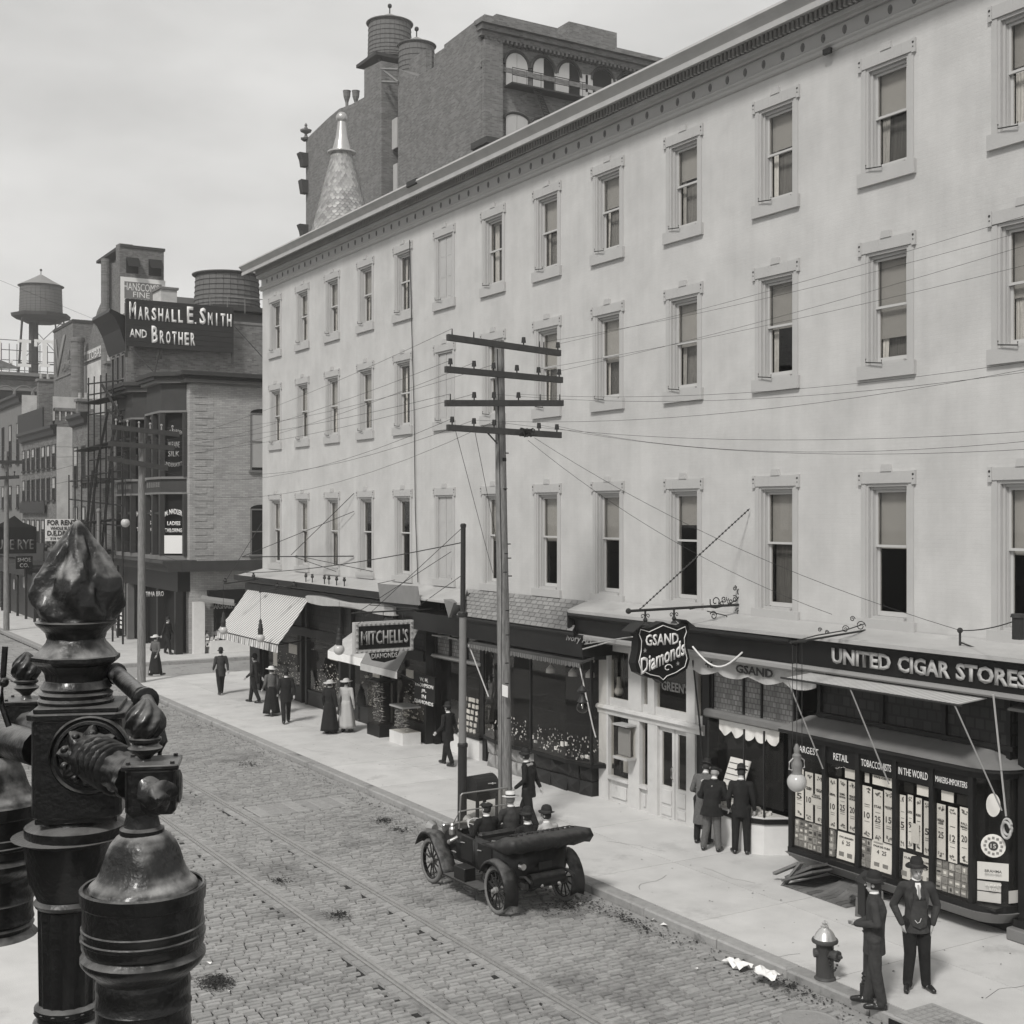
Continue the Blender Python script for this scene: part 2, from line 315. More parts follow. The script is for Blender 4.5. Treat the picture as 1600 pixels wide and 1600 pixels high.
for i, (x, yy, lx) in enumerate(spots):
    p = protos[i % 6]
    if i < 6: p.location = (x, yy, 0); o = p
    else: o = inst(p, road, (x, yy, R.uniform(-.006, .006)), 'cobblestone')
    o.rotation_euler = (R.uniform(-.03, .03), R.uniform(-.03, .03), R.uniform(-.03, .03)); o.scale = ((lx - .012) / .26, 1, 1)
for j in range(8):                                        # flagstone crossing over the street
    bx(RAILS[1] + .26 + j * .31, RAILS[1] + .26 + j * .31 + .30, 28.28, 29.42, -.03, .014 + .003 * (j % 2)).build('crossing_slab', M_['granite'], road, bevel=.012)
for j in range(20):
    bx(K - .31, K - .02, 4 + j * 2.6, 4 + j * 2.6 + 2.58, -.03, .004).build('gutter_stone', M_['granite'], road, bevel=.01)
for r in RAILS:
    m = MB()
    m.box(r - .065, r - .03, -8, 160, -.03, .016); m.box(r - .03, r + .012, -8, 160, -.03, -.012); m.box(r + .012, r + .075, -8, 160, -.03, .02)
    m.build('tram_rail', M_['steel'], road, label='steel grooved tram rail set in the paving')
# far pavement: slabs in their own bed, granite kerbstones
pav = bx(K + .3, 60, -8, 54.0, -.155, .125).build('pavement', M_['joint'], kind='structure')
PZV = .14
sl = None; ys = -8.0; n = 0
while ys < 53.5:
    ln = 3.1
    for (xa, xb) in ((K + .31, 15.85), (15.862, 18.15)):
        if sl is None or True:
            o = bx(xa, xb - .0, ys, min(ys + ln - .012, 53.95), .10, PZV + R.uniform(-.0015, .0015)).build('paving_slab', M_['walk'], pav)
    ys += ln
bx(18.15, 40, 48.9, 53.95, .10, PZV).build('paving_slab', M_['walk'], pav)
y = 5.0
while y < 53.9:
    ln = R.uniform(1.5, 2.6); e = min(y + ln, 53.95)
    m = bx(K + R.uniform(-.01, .01), K + .30, y + .006, e - .006, -.15, PZV + .012 + R.uniform(-.006, .006)).build('kerbstone', M_['granite'], pav, bevel=.028)
    y = e
x = K + .32
while x < 26:
    bx(x, x + 1.9, 53.97, 54.2, -.15, PZV + .005).build('kerbstone', M_['granite'], pav, bevel=.02); x += 1.92
# the pavement across the side street, and on beyond
pav2 = bx(K + .3, 60, 59.5, 260, -.155, .135).build('far_pavement', M_['walk'], kind='structure')
bx(K, K + .3, 59.2, 260, -.155, .15).build('kerbstone', M_['granite'], pav2, bevel=.02); bx(K + .3, 40, 59.2, 59.5, -.155, .15).build('kerbstone', M_['granite'], pav2, bevel=.02)
# the near pavement below the camera
pav3 = bx(-3, NK - .3, -8, 260, -.155, .135).build('near_pavement', M_['walk'], kind='structure')
for k in range(30): bx(NK - .3, NK, -4 + k * 2, -4 + k * 2 + 1.985, -.155, .15).build('kerbstone', M_['granite'], pav3, bevel=.02)
# dung, litter and waste paper
def litter(px, py, rx, ry, n, label, name='litter_heap', m='dung', h=.035, z=0.02):
    c = PG(px, py, z); mb = MB()
    for _ in range(n):
        a, q = R.uniform(0, 6.28), R.random() ** .7; s = R.uniform(.015, .045) * (1.3 - q)
        p = c + Vector((math.cos(a) * q * rx, math.sin(a) * q * ry, R.uniform(0, h) * (1 - q)))
        vs = [p + Vector((R.uniform(-s, s), R.uniform(-s, s), R.uniform(-.005, s * .7))) for _ in range(4)]
        mb.add(vs, [(0, 1, 2), (0, 2, 3), (0, 3, 1), (1, 3, 2)])
    return mb.build(name, M_[m], label=label, cat='litter', kind='stuff')
litter(338, 1535, .32, .42, 900, 'dark heap of horse dung on the cobbles beside the near lamp')
litter(600, 1283, .35, .55, 260, 'dark droppings scattered in the street ahead of the car')
litter(625, 1297, .3, .5, 160, 'second smaller patch of droppings near the gutter ahead of the car')
litter(890, 1418, .75, .55, 420, 'wet dark leaves and dirt behind the parked car')
litter(985, 1440, .3, 1.6, 380, 'muddy straw lying along the gutter behind the car')
litter(1240, 1545, .3, 1.0, 220, 'mud along the gutter near the waste paper')
litter(437, 1377, .25, .35, 130, 'small scattered droppings between the tram rails')
litter(530, 1430, .28, .4, 170, 'droppings between the tram rails nearer the camera')
litter(390, 1195, .5, .8, 200, 'dark smudge of dirt on the far cobbles')
def crumple(px, py, w, label, z=.1):
    c = PG(px, py, z); mb = MB(); N = 6; vs = []
    for i in range(N):
        for j in range(N):
            vs.append(c + Vector(((i / (N - 1) - .5) * w * .8 + R.uniform(-.02, .02), (j / (N - 1) - .5) * w * 1.3 + R.uniform(-.02, .02), R.uniform(0, .11) * w / .4 + .01)))
    mb.add(vs, [(i * N + j, (i + 1) * N + j, (i + 1) * N + j + 1, i * N + j + 1) for i in range(N - 1) for j in range(N - 1)])
    mb.build('waste_paper', M_['paperw'], label=label, cat='waste paper', group='waste paper at the kerb')
crumple(1152, 1510, .34, 'white crumpled newspaper sheet in the gutter, the farther of two', .03)
crumple(1200, 1526, .36, 'white torn newspaper lying over the kerbstone, the nearer of two', .14)
SCW = ['below the rear axle', 'behind the car', 'halfway along the gutter', 'beside the muddy straw', 'by the large newspaper', 'near the front wheel', 'above the dung heap', 'beside the dung heap', 'on the gutter stones', 'against the kerb']
for k, (px, py) in enumerate(((880, 1400), (925, 1411), (1036, 1446), (1060, 1452), (1085, 1514), (700, 1262), (330, 1505), (355, 1550), (1020, 1436), (1047, 1436))):
    c = PG(px, py, .03); MB().add([c + Vector((R.uniform(-.06, .06), R.uniform(-.08, .08), R.uniform(0, .03))) for _ in range(5)], [(0, 1, 2), (0, 2, 3), (0, 3, 4)]).build('paper_scrap', M_['paperw'], label='tiny white scrap of paper ' + SCW[k], cat='paper scrap', group='paper scraps in the street')

for k in range(9):                                   # cracks in the slabs, a few dead leaves
    px, py = ((1470, 1440), (1180, 1380), (1040, 1330), (1540, 1560), (900, 1225), (620, 1200), (1000, 1390), (1250, 1490), (520, 1175))[k]
    p = PG(px, py, PZV + .003); a = R.uniform(0, 3.1); pts = [p]
    for i in range(6): a += R.uniform(-.6, .6); pts.append(pts[-1] + Vector((math.cos(a), math.sin(a), 0)) * R.uniform(.12, .3))
    m = MB()
    for i in range(6): d = (pts[i + 1] - pts[i]).normalized(); n_ = Vector((-d.y, d.x, 0)) * .004; m.quad(pts[i] - n_, pts[i + 1] - n_, pts[i + 1] + n_, pts[i] + n_)
    m.build('crack', M_['joint'], pav)
m = MB()
for k in range(150):
    x, y = R.uniform(13.9, 18.0), R.uniform(9, 48); s = R.uniform(.008, .03); z = PZV + .006; m.add([(x - s, y, z), (x, y - s * .6, z + .006), (x + s, y + s * .3, z), (x, y + s * .7, z + .004)], [(0, 1, 2), (0, 2, 3)])
m.build('pavement_litter', M_['dung'], None, label='tiny dead leaves and crumbs of dirt strewn over the pavement', cat='litter', kind='stuff')
m = MB()
for k in range(1500):
    x = K - abs(R.gauss(0, .33)) - .02; y = R.uniform(8, 50); s = R.uniform(.006, .028); z = .02; m.add([(x - s, y, z), (x, y - s, z + .008), (x + s, y + s * .3, z), (x, y + s, z + .006)], [(0, 1, 2), (0, 2, 3)])
m.build('gutter_litter', M_['dung'], None, label='fine dark litter and straw gathered along the gutter', cat='litter', kind='stuff')
# ------------------------------------------------------------ the long pale building
W = 18.1
U0, U1 = 6.0, 48.9
main = thing('hotel_building', 'long pale painted brick building with three rows of sash windows above the shops', 'building', (W, U0, 0))
BAYS = [7.75, 10.66, 13.57, 16.48, 19.40, 22.36, 25.25, 27.95, 30.71, 33.56, 36.33, 39.13, 41.91, 44.67, 47.45]
ROWS = [(13.37, 15.31), (9.77, 11.86), (5.06, 7.57)]
OW = .51
def wall_grid():
    m = MB(); ys = [U0]
    for b in BAYS: ys += [b - OW, b + OW]
    ys.append(U1); zs = [4.4]
    for a, b in sorted(ROWS): zs += [a, b]
    zs.append(16.9)
    for i in range(len(ys) - 1):
        for j in range(len(zs) - 1):
            if i % 2 == 1 and j % 2 == 1: continue
            m.quad((W, ys[i], zs[j]), (W, ys[i + 1], zs[j]), (W, ys[i + 1], zs[j + 1]), (W, ys[i], zs[j + 1]))
    return m
wg = wall_grid()
wg.quad((W, U1, 0), (W + 14, U1, 0), (W + 14, U1, 16.9), (W, U1, 16.9)); wg.quad((W, U0, 0), (W + 14, U0, 0), (W + 14, U0, 16.9), (W, U0, 16.9))
wg.quad((W + 14, U0, 0), (W + 14, U1, 0), (W + 14, U1, 16.9), (W + 14, U0, 16.9))
wg.build('wall', M_['wall'], main)
bx(W + .0, W + 14, U0, U1, 16.86, 16.98).build('roof', M_['tin'], main)
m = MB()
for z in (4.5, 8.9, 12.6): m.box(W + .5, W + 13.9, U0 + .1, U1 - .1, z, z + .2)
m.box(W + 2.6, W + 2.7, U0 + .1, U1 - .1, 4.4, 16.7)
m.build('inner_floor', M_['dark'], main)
def extr(prof, y0, y1):                        # prof: closed (x, z) outline run along y
    m = MB(); n = len(prof)
    m.rings([[(x, y0, z) for x, z in prof], [(x, y1, z) for x, z in prof]]); return m
co = [(W, 16.98), (17.32, 16.93), (17.30, 16.87), (17.38, 16.80), (17.44, 16.72), (17.46, 16.68), (17.42, 16.67), (17.42, 16.55), (17.46, 16.55), (17.47, 16.73), (17.72, 16.74), (W, 16.74)]
extr(co, U0 - .3, U1 + .55).build('cornice', M_['cornice'], main)
extr([(W, 16.738), (17.76, 16.738), (17.80, 16.71), (17.90, 16.70), (17.90, 16.51), (17.86, 16.50), (17.88, 16.42), (17.96, 16.40), (17.99, 16.37), (W, 16.37)], U0, U1 + .12).build('bed_moulding', M_['cornice'], main)
extr([(W, 16.08), (18.0, 16.08), (17.97, 16.05), (17.98, 16.02), (18.02, 15.99), (18.03, 15.94), (18.06, 15.915), (W, 15.91)], U0, U1 + .1).build('architrave_moulding', M_['trim'], main)
extr([(W, 16.37), (18.065, 16.37), (18.065, 16.08), (W, 16.08)], U0, U1 + .04).build('frieze', M_['trim'], main)
dm = MB(); y = U0 + .1
while y < U1: dm.box(17.80, 17.90, y, y + .065, 16.53, 16.70); y += .125
dm.build('dentils', M_['cornice'], main, kind='stuff')
ros = None; y = U0 + .3
while y < U1 - .1:
    if ros is None:
        a = MB()
        for k in range(2):
            a.rings([[(18.064 - d, y + q * .055 * math.cos(t), 16.225 + q * .09 * math.sin(t)) for t in [2 * math.pi * i / 12 for i in range(12)]] for d, q in ((0, 1 - .45 * k), (.012 + .012 * k, .92 - .5 * k))])
        ros = a.build('rosette', M_['stone'], main)
        y0r = y
    else: inst(ros, main, (0, y - y0r, 0), 'rosette')
    y += .56
# one window of each row height; every copy shares its meshes
def window_meshes(z0, z1, panel):
    H = z1 - z0; P = {}
    m = MB()                                   # flat casing, box frame, mouldings of the reveal
    m.box(W - .02, W + .0, -OW - .115, -OW, z0 - .02, z1 - .004); m.box(W - .02, W + .0, OW, OW + .115, z0 - .02, z1 - .004)
    for s in (-1, 1):
        m.box(W - .002, W + .24, s * OW, s * (OW - .055), z0, z1); m.box(W + .06, W + .24, s * (OW - .057), s * (OW - .105), z0, z1 - .06); m.box(W + .11, W + .24, s * (OW - .106), s * (OW - .125), z0, z1 - .1)
    m.box(W + .0, W + .24, -OW + .056, OW - .056, z1 - .058, z1 - .002); m.box(W + .07, W + .24, -OW + .107, OW - .107, z1 - .115, z1 - .06)
    m.box(W - .0, W + .24, -OW + .127, OW - .127, z0, z0 + .05)
    P['frame'] = (m, 'trim')
    iw = OW - .127; mid = z0 + H * (.50 if not panel else .53)
    m = MB(); xo = W + .12                     # upper sash, outside
    m.box(xo, xo + .04, -iw, -iw + .045, mid, z1 - .118); m.box(xo, xo + .04, iw - .045, iw, mid, z1 - .118); m.box(xo, xo + .04, -iw + .046, iw - .046, z1 - .165, z1 - .118); m.box(xo - .01, xo + .04, -iw + .046, iw - .046, mid, mid + .045)
    P['upper_sash'] = (m, 'sash')
    m = MB(); xi = W + .17
    m.box(xi, xi + .04, -iw, -iw + .05, z0 + .06, mid - .01); m.box(xi, xi + .04, iw - .05, iw, z0 + .06, mid - .01); m.box(xi, xi + .04, -iw + .051, iw - .051, z0 + .055, z0 + .14)
    P['lower_sash'] = (m, 'sash')
    m = MB(); m.box(xo + .018, xo + .022, -iw + .046, iw - .046, mid + .046, z1 - .166); m.box(xi + .018, xi + .022, -iw + .051, iw - .051, z0 + .141, mid - .005); P['pane'] = (m, 'gl')
    m = MB()                                   # lintel with ears and keystone
    m.box(W - .038, W, -.60, .60, z1 + .0, z1 + .215); m.box(W - .05, W, -.68, -.602, z1 - .03, z1 + .225); m.box(W - .05, W, .602, .68, z1 - .03, z1 + .225)
    m.plate([(W - .002, -.13, z1 + .216), (W - .002, .13, z1 + .216), (W - .002, .10, z1 + .345), (W - .002, -.10, z1 + .345)], (-.052, 0, 0))
    for a in (-.36, -.19, .19, .36): m.box(W - .0405, W - .036, a - .006, a + .006, z1 + .01, z1 + .205)
    P['lintel'] = (m, 'trim')
    m = MB()
    for s in (-1, 1):
        for zz, rr in ((z1 + .15, .022), (z1 + .07, .013)): m.cone((W - .049, s * .64, zz), (W - .056, s * .64, zz), rr, rr, 8)
    P['lintel_stud'] = (m, 'ironm')
    m = MB(); m.box(W - .075, W + .02, -.68, .68, z0 - (.26 if not panel else .2), z0 - .002); m.box(W + .02, W + .24, -OW, OW, z0 - .1, z0 + .001)
    P['sill'] = (m, 'trim')
    m = MB(); m.tube([(W - .11, .42, z0 + .12), (W - .11, .42, z0 + .05), (W - .13, .02, z0 + .0), (W - .13, .02, z0 + .06)], .012, 5); P['shutter_hook'] = (m, 'ironm')
    return P, (iw, mid, xo, xi)
SHUT = 9                                       # the bay whose windows are closed by shutters
blinds = [[0.6, .5, .42, .47, .42, .40, .42, .45, .05, .55, 0, .5, .5, .4, .0], [.5, .5, .6, .78, .5, .52, .55, .5, .5, .55, 0, .55, .52, .5, .55], [.5, .47, .49, .47, .46, .3, .47, .5, .52, .48, 0, .0, .5, .48, .48]]
for r, (z0, z1) in enumerate(ROWS):
    P, (iw, mid, xo, xi) = window_meshes(z0, z1, r == 2)
    first = None
    for k, b in enumerate(BAYS):
        if first is None:
            wn = P['frame'][0].build('window', M_['trim'], main); wn.location = (0, b - U0, 0)
            for v in wn.data.vertices: v.co.y += U0      # meshes are centred on their own window
            first = {}
            for nm, (mm, mt) in P.items():
                if nm == 'frame': continue
                first[nm] = mm.build(nm, M_[mt], main)
                for v in first[nm].data.vertices: v.co.y += U0
                first[nm].parent = wn
                if nm == 'lintel_stud': first[nm]['kind'] = 'stuff'
            fw = wn
        else:
            wn = inst(fw, main, (0, b - U0, 0), 'window')
            for nm, o in first.items():
                if nm == 'shutter_hook' and r == 2: continue
                q_ = inst(o, wn, (0, 0, 0), nm)
                if nm == 'lintel_stud': q_['kind'] = 'stuff'
        H = z1 - z0; iwb = iw - .03
        def loc(mb, nm, mt):
            o = mb.build(nm, mt, None); o.parent = wn
            for v in o.data.vertices: v.co += Vector((-W, 0, 0))
            return o
        if k == SHUT:
            m = MB()
            for a, c in ((-iw + .003, -.012), (.012, iw - .003)):
                m.box(W + .05, W + .09, a, c, z0 + .055, z1 - .07)
                for zz in (z0 + .12, z0 + H * .36, z0 + H * .68): m.box(W + .044, W + .05, a + .07, c - .07, zz, zz + H * .22)
            loc(m, 'shutter', M_['trim'])
        else:
            f = blinds[r][k]; zb = z1 - .12 - f * (H - .2)
            if f > .02: loc(bx(xi + .06, xi + .07, -iwb, iwb, zb, z1 - .12), 'blind', M_['blind'])
            if R.random() < (.8 if r < 2 else .3):
                loc(bx(xi + .16, xi + .165, -iwb, iwb, z0 + .06, z0 + (z1 - z0) * .55), 'sheer_curtain', M_['sheer'])
            m = MB(); N = 9
            for s in (-1, 1):
                wd = R.uniform(.25, .62) * iw; pts = []
                if r == 2 and s > 0 and R.random() < .6: continue
                for i in range(N + 1):
                    t = i / N; yy = s * (iwb - t * wd); pts.append((xi + .10 + .012 * math.sin(i * 2.4), yy))
                tight = R.uniform(.4, 1)
                m.rings([[(x, y if q < .5 else s * iwb + (y - s * iwb) * tight, z) for x, y in pts] for q, z in ((0, z1 - .2), (1, z0 + .05))], cap=False, closed=False)
            if m.v: loc(m, 'curtain', M_['curtain'])
for b in (13.57, 16.48, 19.4, 22.36):          # inner panelled shutters folded in the tall windows
    pass
# rain pipe / cable down the wall, gutter bracket, small black fixture
m = MB(); pts = [PV(x, y, 18.04) for x, y in ((640, 375), (643, 500), (647, 640), (649, 800), (653, 910))]
m.tube(pts, .014, 5); m.build('wall_cable', M_['wire'], main)
c = PV(1294, 80, 18.0); bx(c.x - .06, c.x + .02, c.y - .1, c.y + .1, c.z - .06, c.z + .05).build('vent_block', M_['ironm'], main, bevel=.01)
c = PV(646, 288, 17.4); bx(c.x - .1, c.x + .2, c.y - .35, c.y + .3, c.z - .06, c.z + .12).build('roof_flashing', M_['ironm'], main, bevel=.02)
# ------------------------------------------------------------ shopfronts under the long building
# penthouse roofs over the shops
pr = thing('shop_canopy', 'tin covered penthouse roof over the shops at the far half of the pale building', 'canopy', (W, 40, 4.5))
MB().plate([(W - .02, 32.2, 4.84), (W - .02, 48.8, 4.84), (17.1, 49.3, 4.56), (17.1, 30.6, 4.56)], (0, 0, -.06)).build('roof_sheet', M_['tin'], pr)
extr([(17.06, 4.60), (17.06, 4.40), (17.14, 4.36), (17.5, 4.30), (W, 4.30), (W, 4.48), (17.14, 4.50)], 33.8, 49.3).build('fascia', M_['dpaint'], pr)
m = MB(); m.box(17.3, W, 33.8, 48.7, 3.95, 4.30); m.build('cornice_box', M_['dpaint'], pr)
m = MB(); m.plate([(17.0, 31.0, 4.56), (17.0, 31.6, 4.62), (17.0, 31.3, 4.12)], (.25, 0, 0)); m.build('broken_flashing', M_['copper'], pr)
for k, px in enumerate((478, 488, 507, 514, 526, 538)):
    c = PV(px, 907, 17.3); mm = MB(); mm.cone((c.x, c.y, 4.6), (c.x, c.y, 4.80), .02, .02, 6); mm.lathe((c.x, c.y, 4.78), [(.05, 0), (.06, .05), (.035, .1), (.05, .13)], 8); mm.build('insulator', M_['ironm'], pr)
sh = thing('shingled_canopy', 'penthouse roof of slate shingles above the dark jewellery shop', 'canopy', (W, 28, 4.3))
A = Vector((W - .02, 32.0, 4.84)); B = Vector((W - .02, 26.2, 4.84)); C_ = Vector((17.05, 30.9, 4.22)); D_ = Vector((17.05, 25.2, 4.22))
MB().plate([A - Vector((0, 0, .03)), B - Vector((0, 0, .03)), D_ - Vector((0, 0, .03)), C_ - Vector((0, 0, .03))], (0, 0, -.05)).build('sheathing', M_['ironm'], sh)
rows, cols = 7, 21; p0 = None
for i in range(rows):
    for j in range(cols):
        u0 = (j + (.5 if i % 2 else 0)) / cols; u1 = min(u0 + 1 / cols - .003, 1); u0 = min(u0, .995)
        if u1 <= u0: continue
        w0, w1 = i / rows, (i + 1.12) / rows
        def q(u, w): return (A + (B - A) * u) * (1 - w) + (C_ + (D_ - C_) * u) * w
        lift = Vector((-.006, 0, .012))
        MB().plate([q(u0, w0) + Vector((0, 0, .0)), q(u1, w0), q(u1, w1) + lift * 1.6, q(u0, w1) + lift * 1.6], (0, 0, .012)).build('shingle', M_['shingle'], sh)
bx(17.12, W, 24.95, 33.7, 3.62, 4.14).build('fascia', M_['dpaint'], sh); bx(17.06, 17.14, 25.2, 31.2, 4.10, 4.2).build('gutter', M_['dpaint'], sh)
rp = thing('white_canopy', 'wide tin roof above the cigar and diamond shops nearest the camera', 'canopy', (W, 18, 4.7))
MB().plate([(W - .02, 25.9, 4.92), (W - .02, 6, 4.86), (17.05, 6, 4.78), (17.05, 25.45, 4.72)], (0, 0, -.07)).build('roof_sheet', M_['tin'], rp)
extr([(17.10, 4.66), (17.02, 4.64), (17.0, 4.60), (17.06, 4.56), (17.2, 4.50), (17.22, 4.16), (W, 4.16), (W, 4.66)], 17.9, 25.4).build('fascia', M_['dpaint'], rp)
extr([(17.2, 4.15), (17.16, 4.12), (17.16, 4.05), (17.24, 4.0), (W, 4.0), (W, 4.15)], 17.9, 25.2).build('moulding', M_['greyletters'], rp)
m = MB(); m.plate([(17.05, 25.47, 4.66), (17.05, 25.47, 4.3), (17.5, 25.47, 4.05), (W, 25.47, 4.05), (W, 25.47, 4.84)], (0, -.05, 0)); m.build('end_board', M_['dpaint2'], rp)

# --- cigar store: sign board, upper lattice, bay window
cg = thing('cigar_storefront', 'black cigar shopfront with a long glazed bay window and gilt sign board', 'storefront', (W, 16, 0))
bx(17.22, 17.60, 6, 17.86, 4.16, 4.66).build('sign_board', M_['black'], cg)
extr([(17.22, 4.70), (17.10, 4.72), (17.12, 4.66), (17.22, 4.64)], 6, 17.95).build('sign_top_rail', M_['dpaint2'], cg)
extr([(17.24, 4.17), (17.12, 4.16), (17.12, 4.11), (17.18, 4.07), (17.30, 4.05), (17.30, 4.17)], 6, 17.95).build('sign_bottom_rail', M_['greyletters'], cg)
for wd, (xa, xb) in (('UNITED', (1300, 1392)), ('CIGAR', (1403, 1485)), ('STORES', (1494, 1606))):
    a, b = PV(xa, 1020, 17.2).y, PV(xb, 1040, 17.2).y
    text(wd, (17.205, (a + b) / 2, 4.415), FX, UP, a - b, .285, M_['gold'], cg, bold=.035, ext=.02)
text('SMOK', (17.4, 17.88, 4.42), (0, -1, 0), UP, .05, .3, M_['greyletters'], cg)
bx(17.80, 17.95, 13.55, 17.9, 3.02, 4.05).build('lattice_panel', M_['prismf'], cg)
m = MB(); [m.box(17.74, 17.80, a - .04, a + .04, 3.0, 4.05) for a in (13.6, 14.9, 16.3, 17.85)]; m.box(17.72, 17.81, 13.5, 17.9, 3.14, 3.22); m.build('lattice_frame', M_['dpaint'], cg)
fr_x = 17.27
def bay_outline(x0, y0=18.15, y1=13.42, r=.55, n=7):      # rounded at the near end
    pts = [(W, y0), (x0, y0), (x0, y1 + r)]
    for i in range(1, n + 1):
        t = math.pi / 2 * i / n; pts.append((x0 + r - r * math.cos(t), y1 + r - r * math.sin(t)))
    return pts + [(W, y1)]
def prism_z(pts, z0, z1, pts2=None):
    m = MB(); m.rings([[(x, y, z0) for x, y in pts], [(x, y, z1) for x, y in (pts2 or pts)]]); return m
prism_z(bay_outline(17.22), .56, .66).build('sill', M_['dpaint'], cg)
prism_z(bay_outline(17.42, 18.0, 13.6, .4), .34, .555, bay_outline(17.19, 18.2, 13.38, .58)).build('skirting', M_['copper'], cg)
prism_z(bay_outline(17.22), 2.72, 2.84).build('head', M_['dpaint'], cg)
prism_z(bay_outline(17.12, 18.3, 13.3, .6), 2.84, 2.90).build('cornice', M_['dpaint2'], cg)
prism_z(bay_outline(17.10, 18.32, 13.28, .6), 2.902, 3.12, bay_outline(17.75, 18.1, 13.9, .1)).build('bay_roof', M_['copper'], cg)
ym = [18.11, 17.23, 16.41, 15.55, 14.75, 13.94]
for a in ym: bx(fr_x - .03, fr_x + .06, a - .045, a + .045, .66, 2.72).build('mullion', M_['dpaint'], cg)
m = MB(); m.box(17.30, W, 18.07, 18.12, .66, 2.72); m.build('end_pane', M_['gls'], cg)
words = ['LARGEST', 'RETAIL', 'TOBACCONISTS', 'IN THE WORLD', 'MAKERS-IMPORTERS']
for i in range(5):
    a, b = ym[i] - .046, ym[i + 1] + .046
    bx(fr_x + .0, fr_x + .02, b, a, 2.40, 2.72).build('name_panel', M_['black'], cg)
    text(words[i], (fr_x - .004, (a + b) / 2, 2.56), FX, UP, (a - b) * (.90 if len(words[i]) > 7 else .50 if i == 1 else .72), .125 if i < 4 else .10, M_['white'], cg, bold=.0, ext=.004)
    bx(fr_x + .008, fr_x + .012, b, a, .66, 2.398).build('pane', M_['gls'], cg)
oc = bay_outline(fr_x + .02); 
cur = oc[2:-1]
m = MB(); m.rings([[(x, y, .66) for x, y in cur], [(x, y, 2.72) for x, y in cur]], cap=False, closed=False); m.build('curved_pane', M_['gls'], cg, smooth=True)
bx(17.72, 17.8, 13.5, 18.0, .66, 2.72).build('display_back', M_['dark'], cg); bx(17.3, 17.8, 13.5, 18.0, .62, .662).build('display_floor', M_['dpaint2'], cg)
# price cards hung in the bay window
def card(y0, y1, z0, z1, x, tx=None, big=None, tilt=0, label=None, pics=True, dark=False):
    c = Vector((x, (y0 + y1) / 2, (z0 + z1) / 2)); w, h = abs(y1 - y0), z1 - z0
    t = Vector((math.sin(tilt), 0, math.cos(tilt)))
    def P(a, b, d=0): return c + Vector((0, -a * w / 2, 0)) + t * (b * h / 2) + Vector((-d, 0, 0))
    o = MB().plate([P(-1, -1), P(1, -1), P(1, 1), P(-1, 1)], (.006, 0, 0)).build('price_card', M_['dpaint2'] if dark else M_['paper'], cg)
    def ink(a0, a1, b0, b1, mt='ink', nm='picture'): MB().plate([P(a0, b0, .004), P(a1, b0, .004), P(a1, b1, .004), P(a0, b1, .004)], (.002, 0, 0)).build(nm, M_[mt], o)
    if pics and h > .8:
        m = MB()
        for (b0, b1) in ((.74, .95), (-.95, -.72)):
            for _ in range(9):
                a, b = R.uniform(-.7, .5), R.uniform(b0, b1 - .06); m.plate([P(a, b, .004), P(a + .3, b, .004), P(a + .25, b + R.uniform(.04, .08), .004), P(a - .05, b + .05, .004)], (.002, 0, 0))
        m.build('picture', M_['greyink'], o)
        m = MB()
        for k in range(4):
            b = R.choice((.12, .2, .28, -.3, -.38, -.46, .36)); m.plate([P(-.55, b, .004), P(.55, b, .004), P(.55, b + .022, .004), P(-.55, b + .022, .004)], (.002, 0, 0))
        m.build('print', M_['greyink'], o)
    if tx: text(tx, P(0, .36 if h > .8 else .66, .006), FX, t, w * .8, .035 * len(tx.split('\n')) * (1.3 if h > .8 else 1), M_['ink'], o, bold=.02, ext=.002)
    if big: text(big, P(0, -.12 if h > .8 else .28, .006), FX, t, w * (.62 if h > .8 else .45), .11 if h > .8 else .075, M_['ink'], o, bold=.01, ext=.002)
    return o
strips = [[(None, '5'), ('CUBA', '10'), ('VEGA', '25')], [('SEAL', '10'), ('ROMEO\nHAVANA', '25'), ('PRINCE\nGEORGE', '20')], [(None, '10'), ('STAR', '25'), ('HAVANA', '15')], [(None, '5'), ('LUCK', '9'), ('MURAD', '12'), (None, '5')], [('BEAUX\nARTS', '25'), (None, '12'), ('PALL\nMALL', '20')]]
for i in range(5):
    ya, yb = ym[i] - .05, ym[i + 1] + .05; n_ = len(strips[i]); w_ = (ya - yb) / n_
    for k, (tx, bg_) in enumerate(strips[i]): dz_ = R.uniform(-.03, .03); card(ya - w_ * k - .01, ya - w_ * (k + 1) + .025 + R.uniform(0, .03), 1.22 + dz_, 2.14 + dz_, fr_x + .055, tx, bg_)
for (a, b, z0, z1, tx, bg_) in ((16.98, 16.55, .69, 1.18, 'OWL BRAHMIN', '6  25'), (16.16, 15.68, .69, 1.2, 'PALM DE CUBA', '4  25'), (15.44, 15.16, .69, 1.14, 'CUBAN', None), (15.10, 14.80, .69, 1.14, 'RENE & MARIE', '5')):
    o = card(a, b, z0, z1, fr_x + .07, tx, bg_, tilt=.08)
    m = MB()
    for s in (-1, 1): m.box(fr_x + .055, fr_x + .06, (a + b) / 2 + s * .1 - .06, (a + b) / 2 + s * .1 + .06, z0 + .05, z0 + .14)
    m.build('picture', M_['greyink'], o)
for (a, b) in ((17.0, 16.86), (16.78, 16.50), (16.30, 16.2), (16.12, 15.66), (15.4, 15.2), (15.12, 14.84), (14.6, 14.35), (14.28, 14.05)):
    card(a, b, 2.2, 2.37, fr_x + .06, 'FIVE CENT' if a == 16.12 else None, None, pics=False, dark=a in (17.0, 15.4, 14.28))
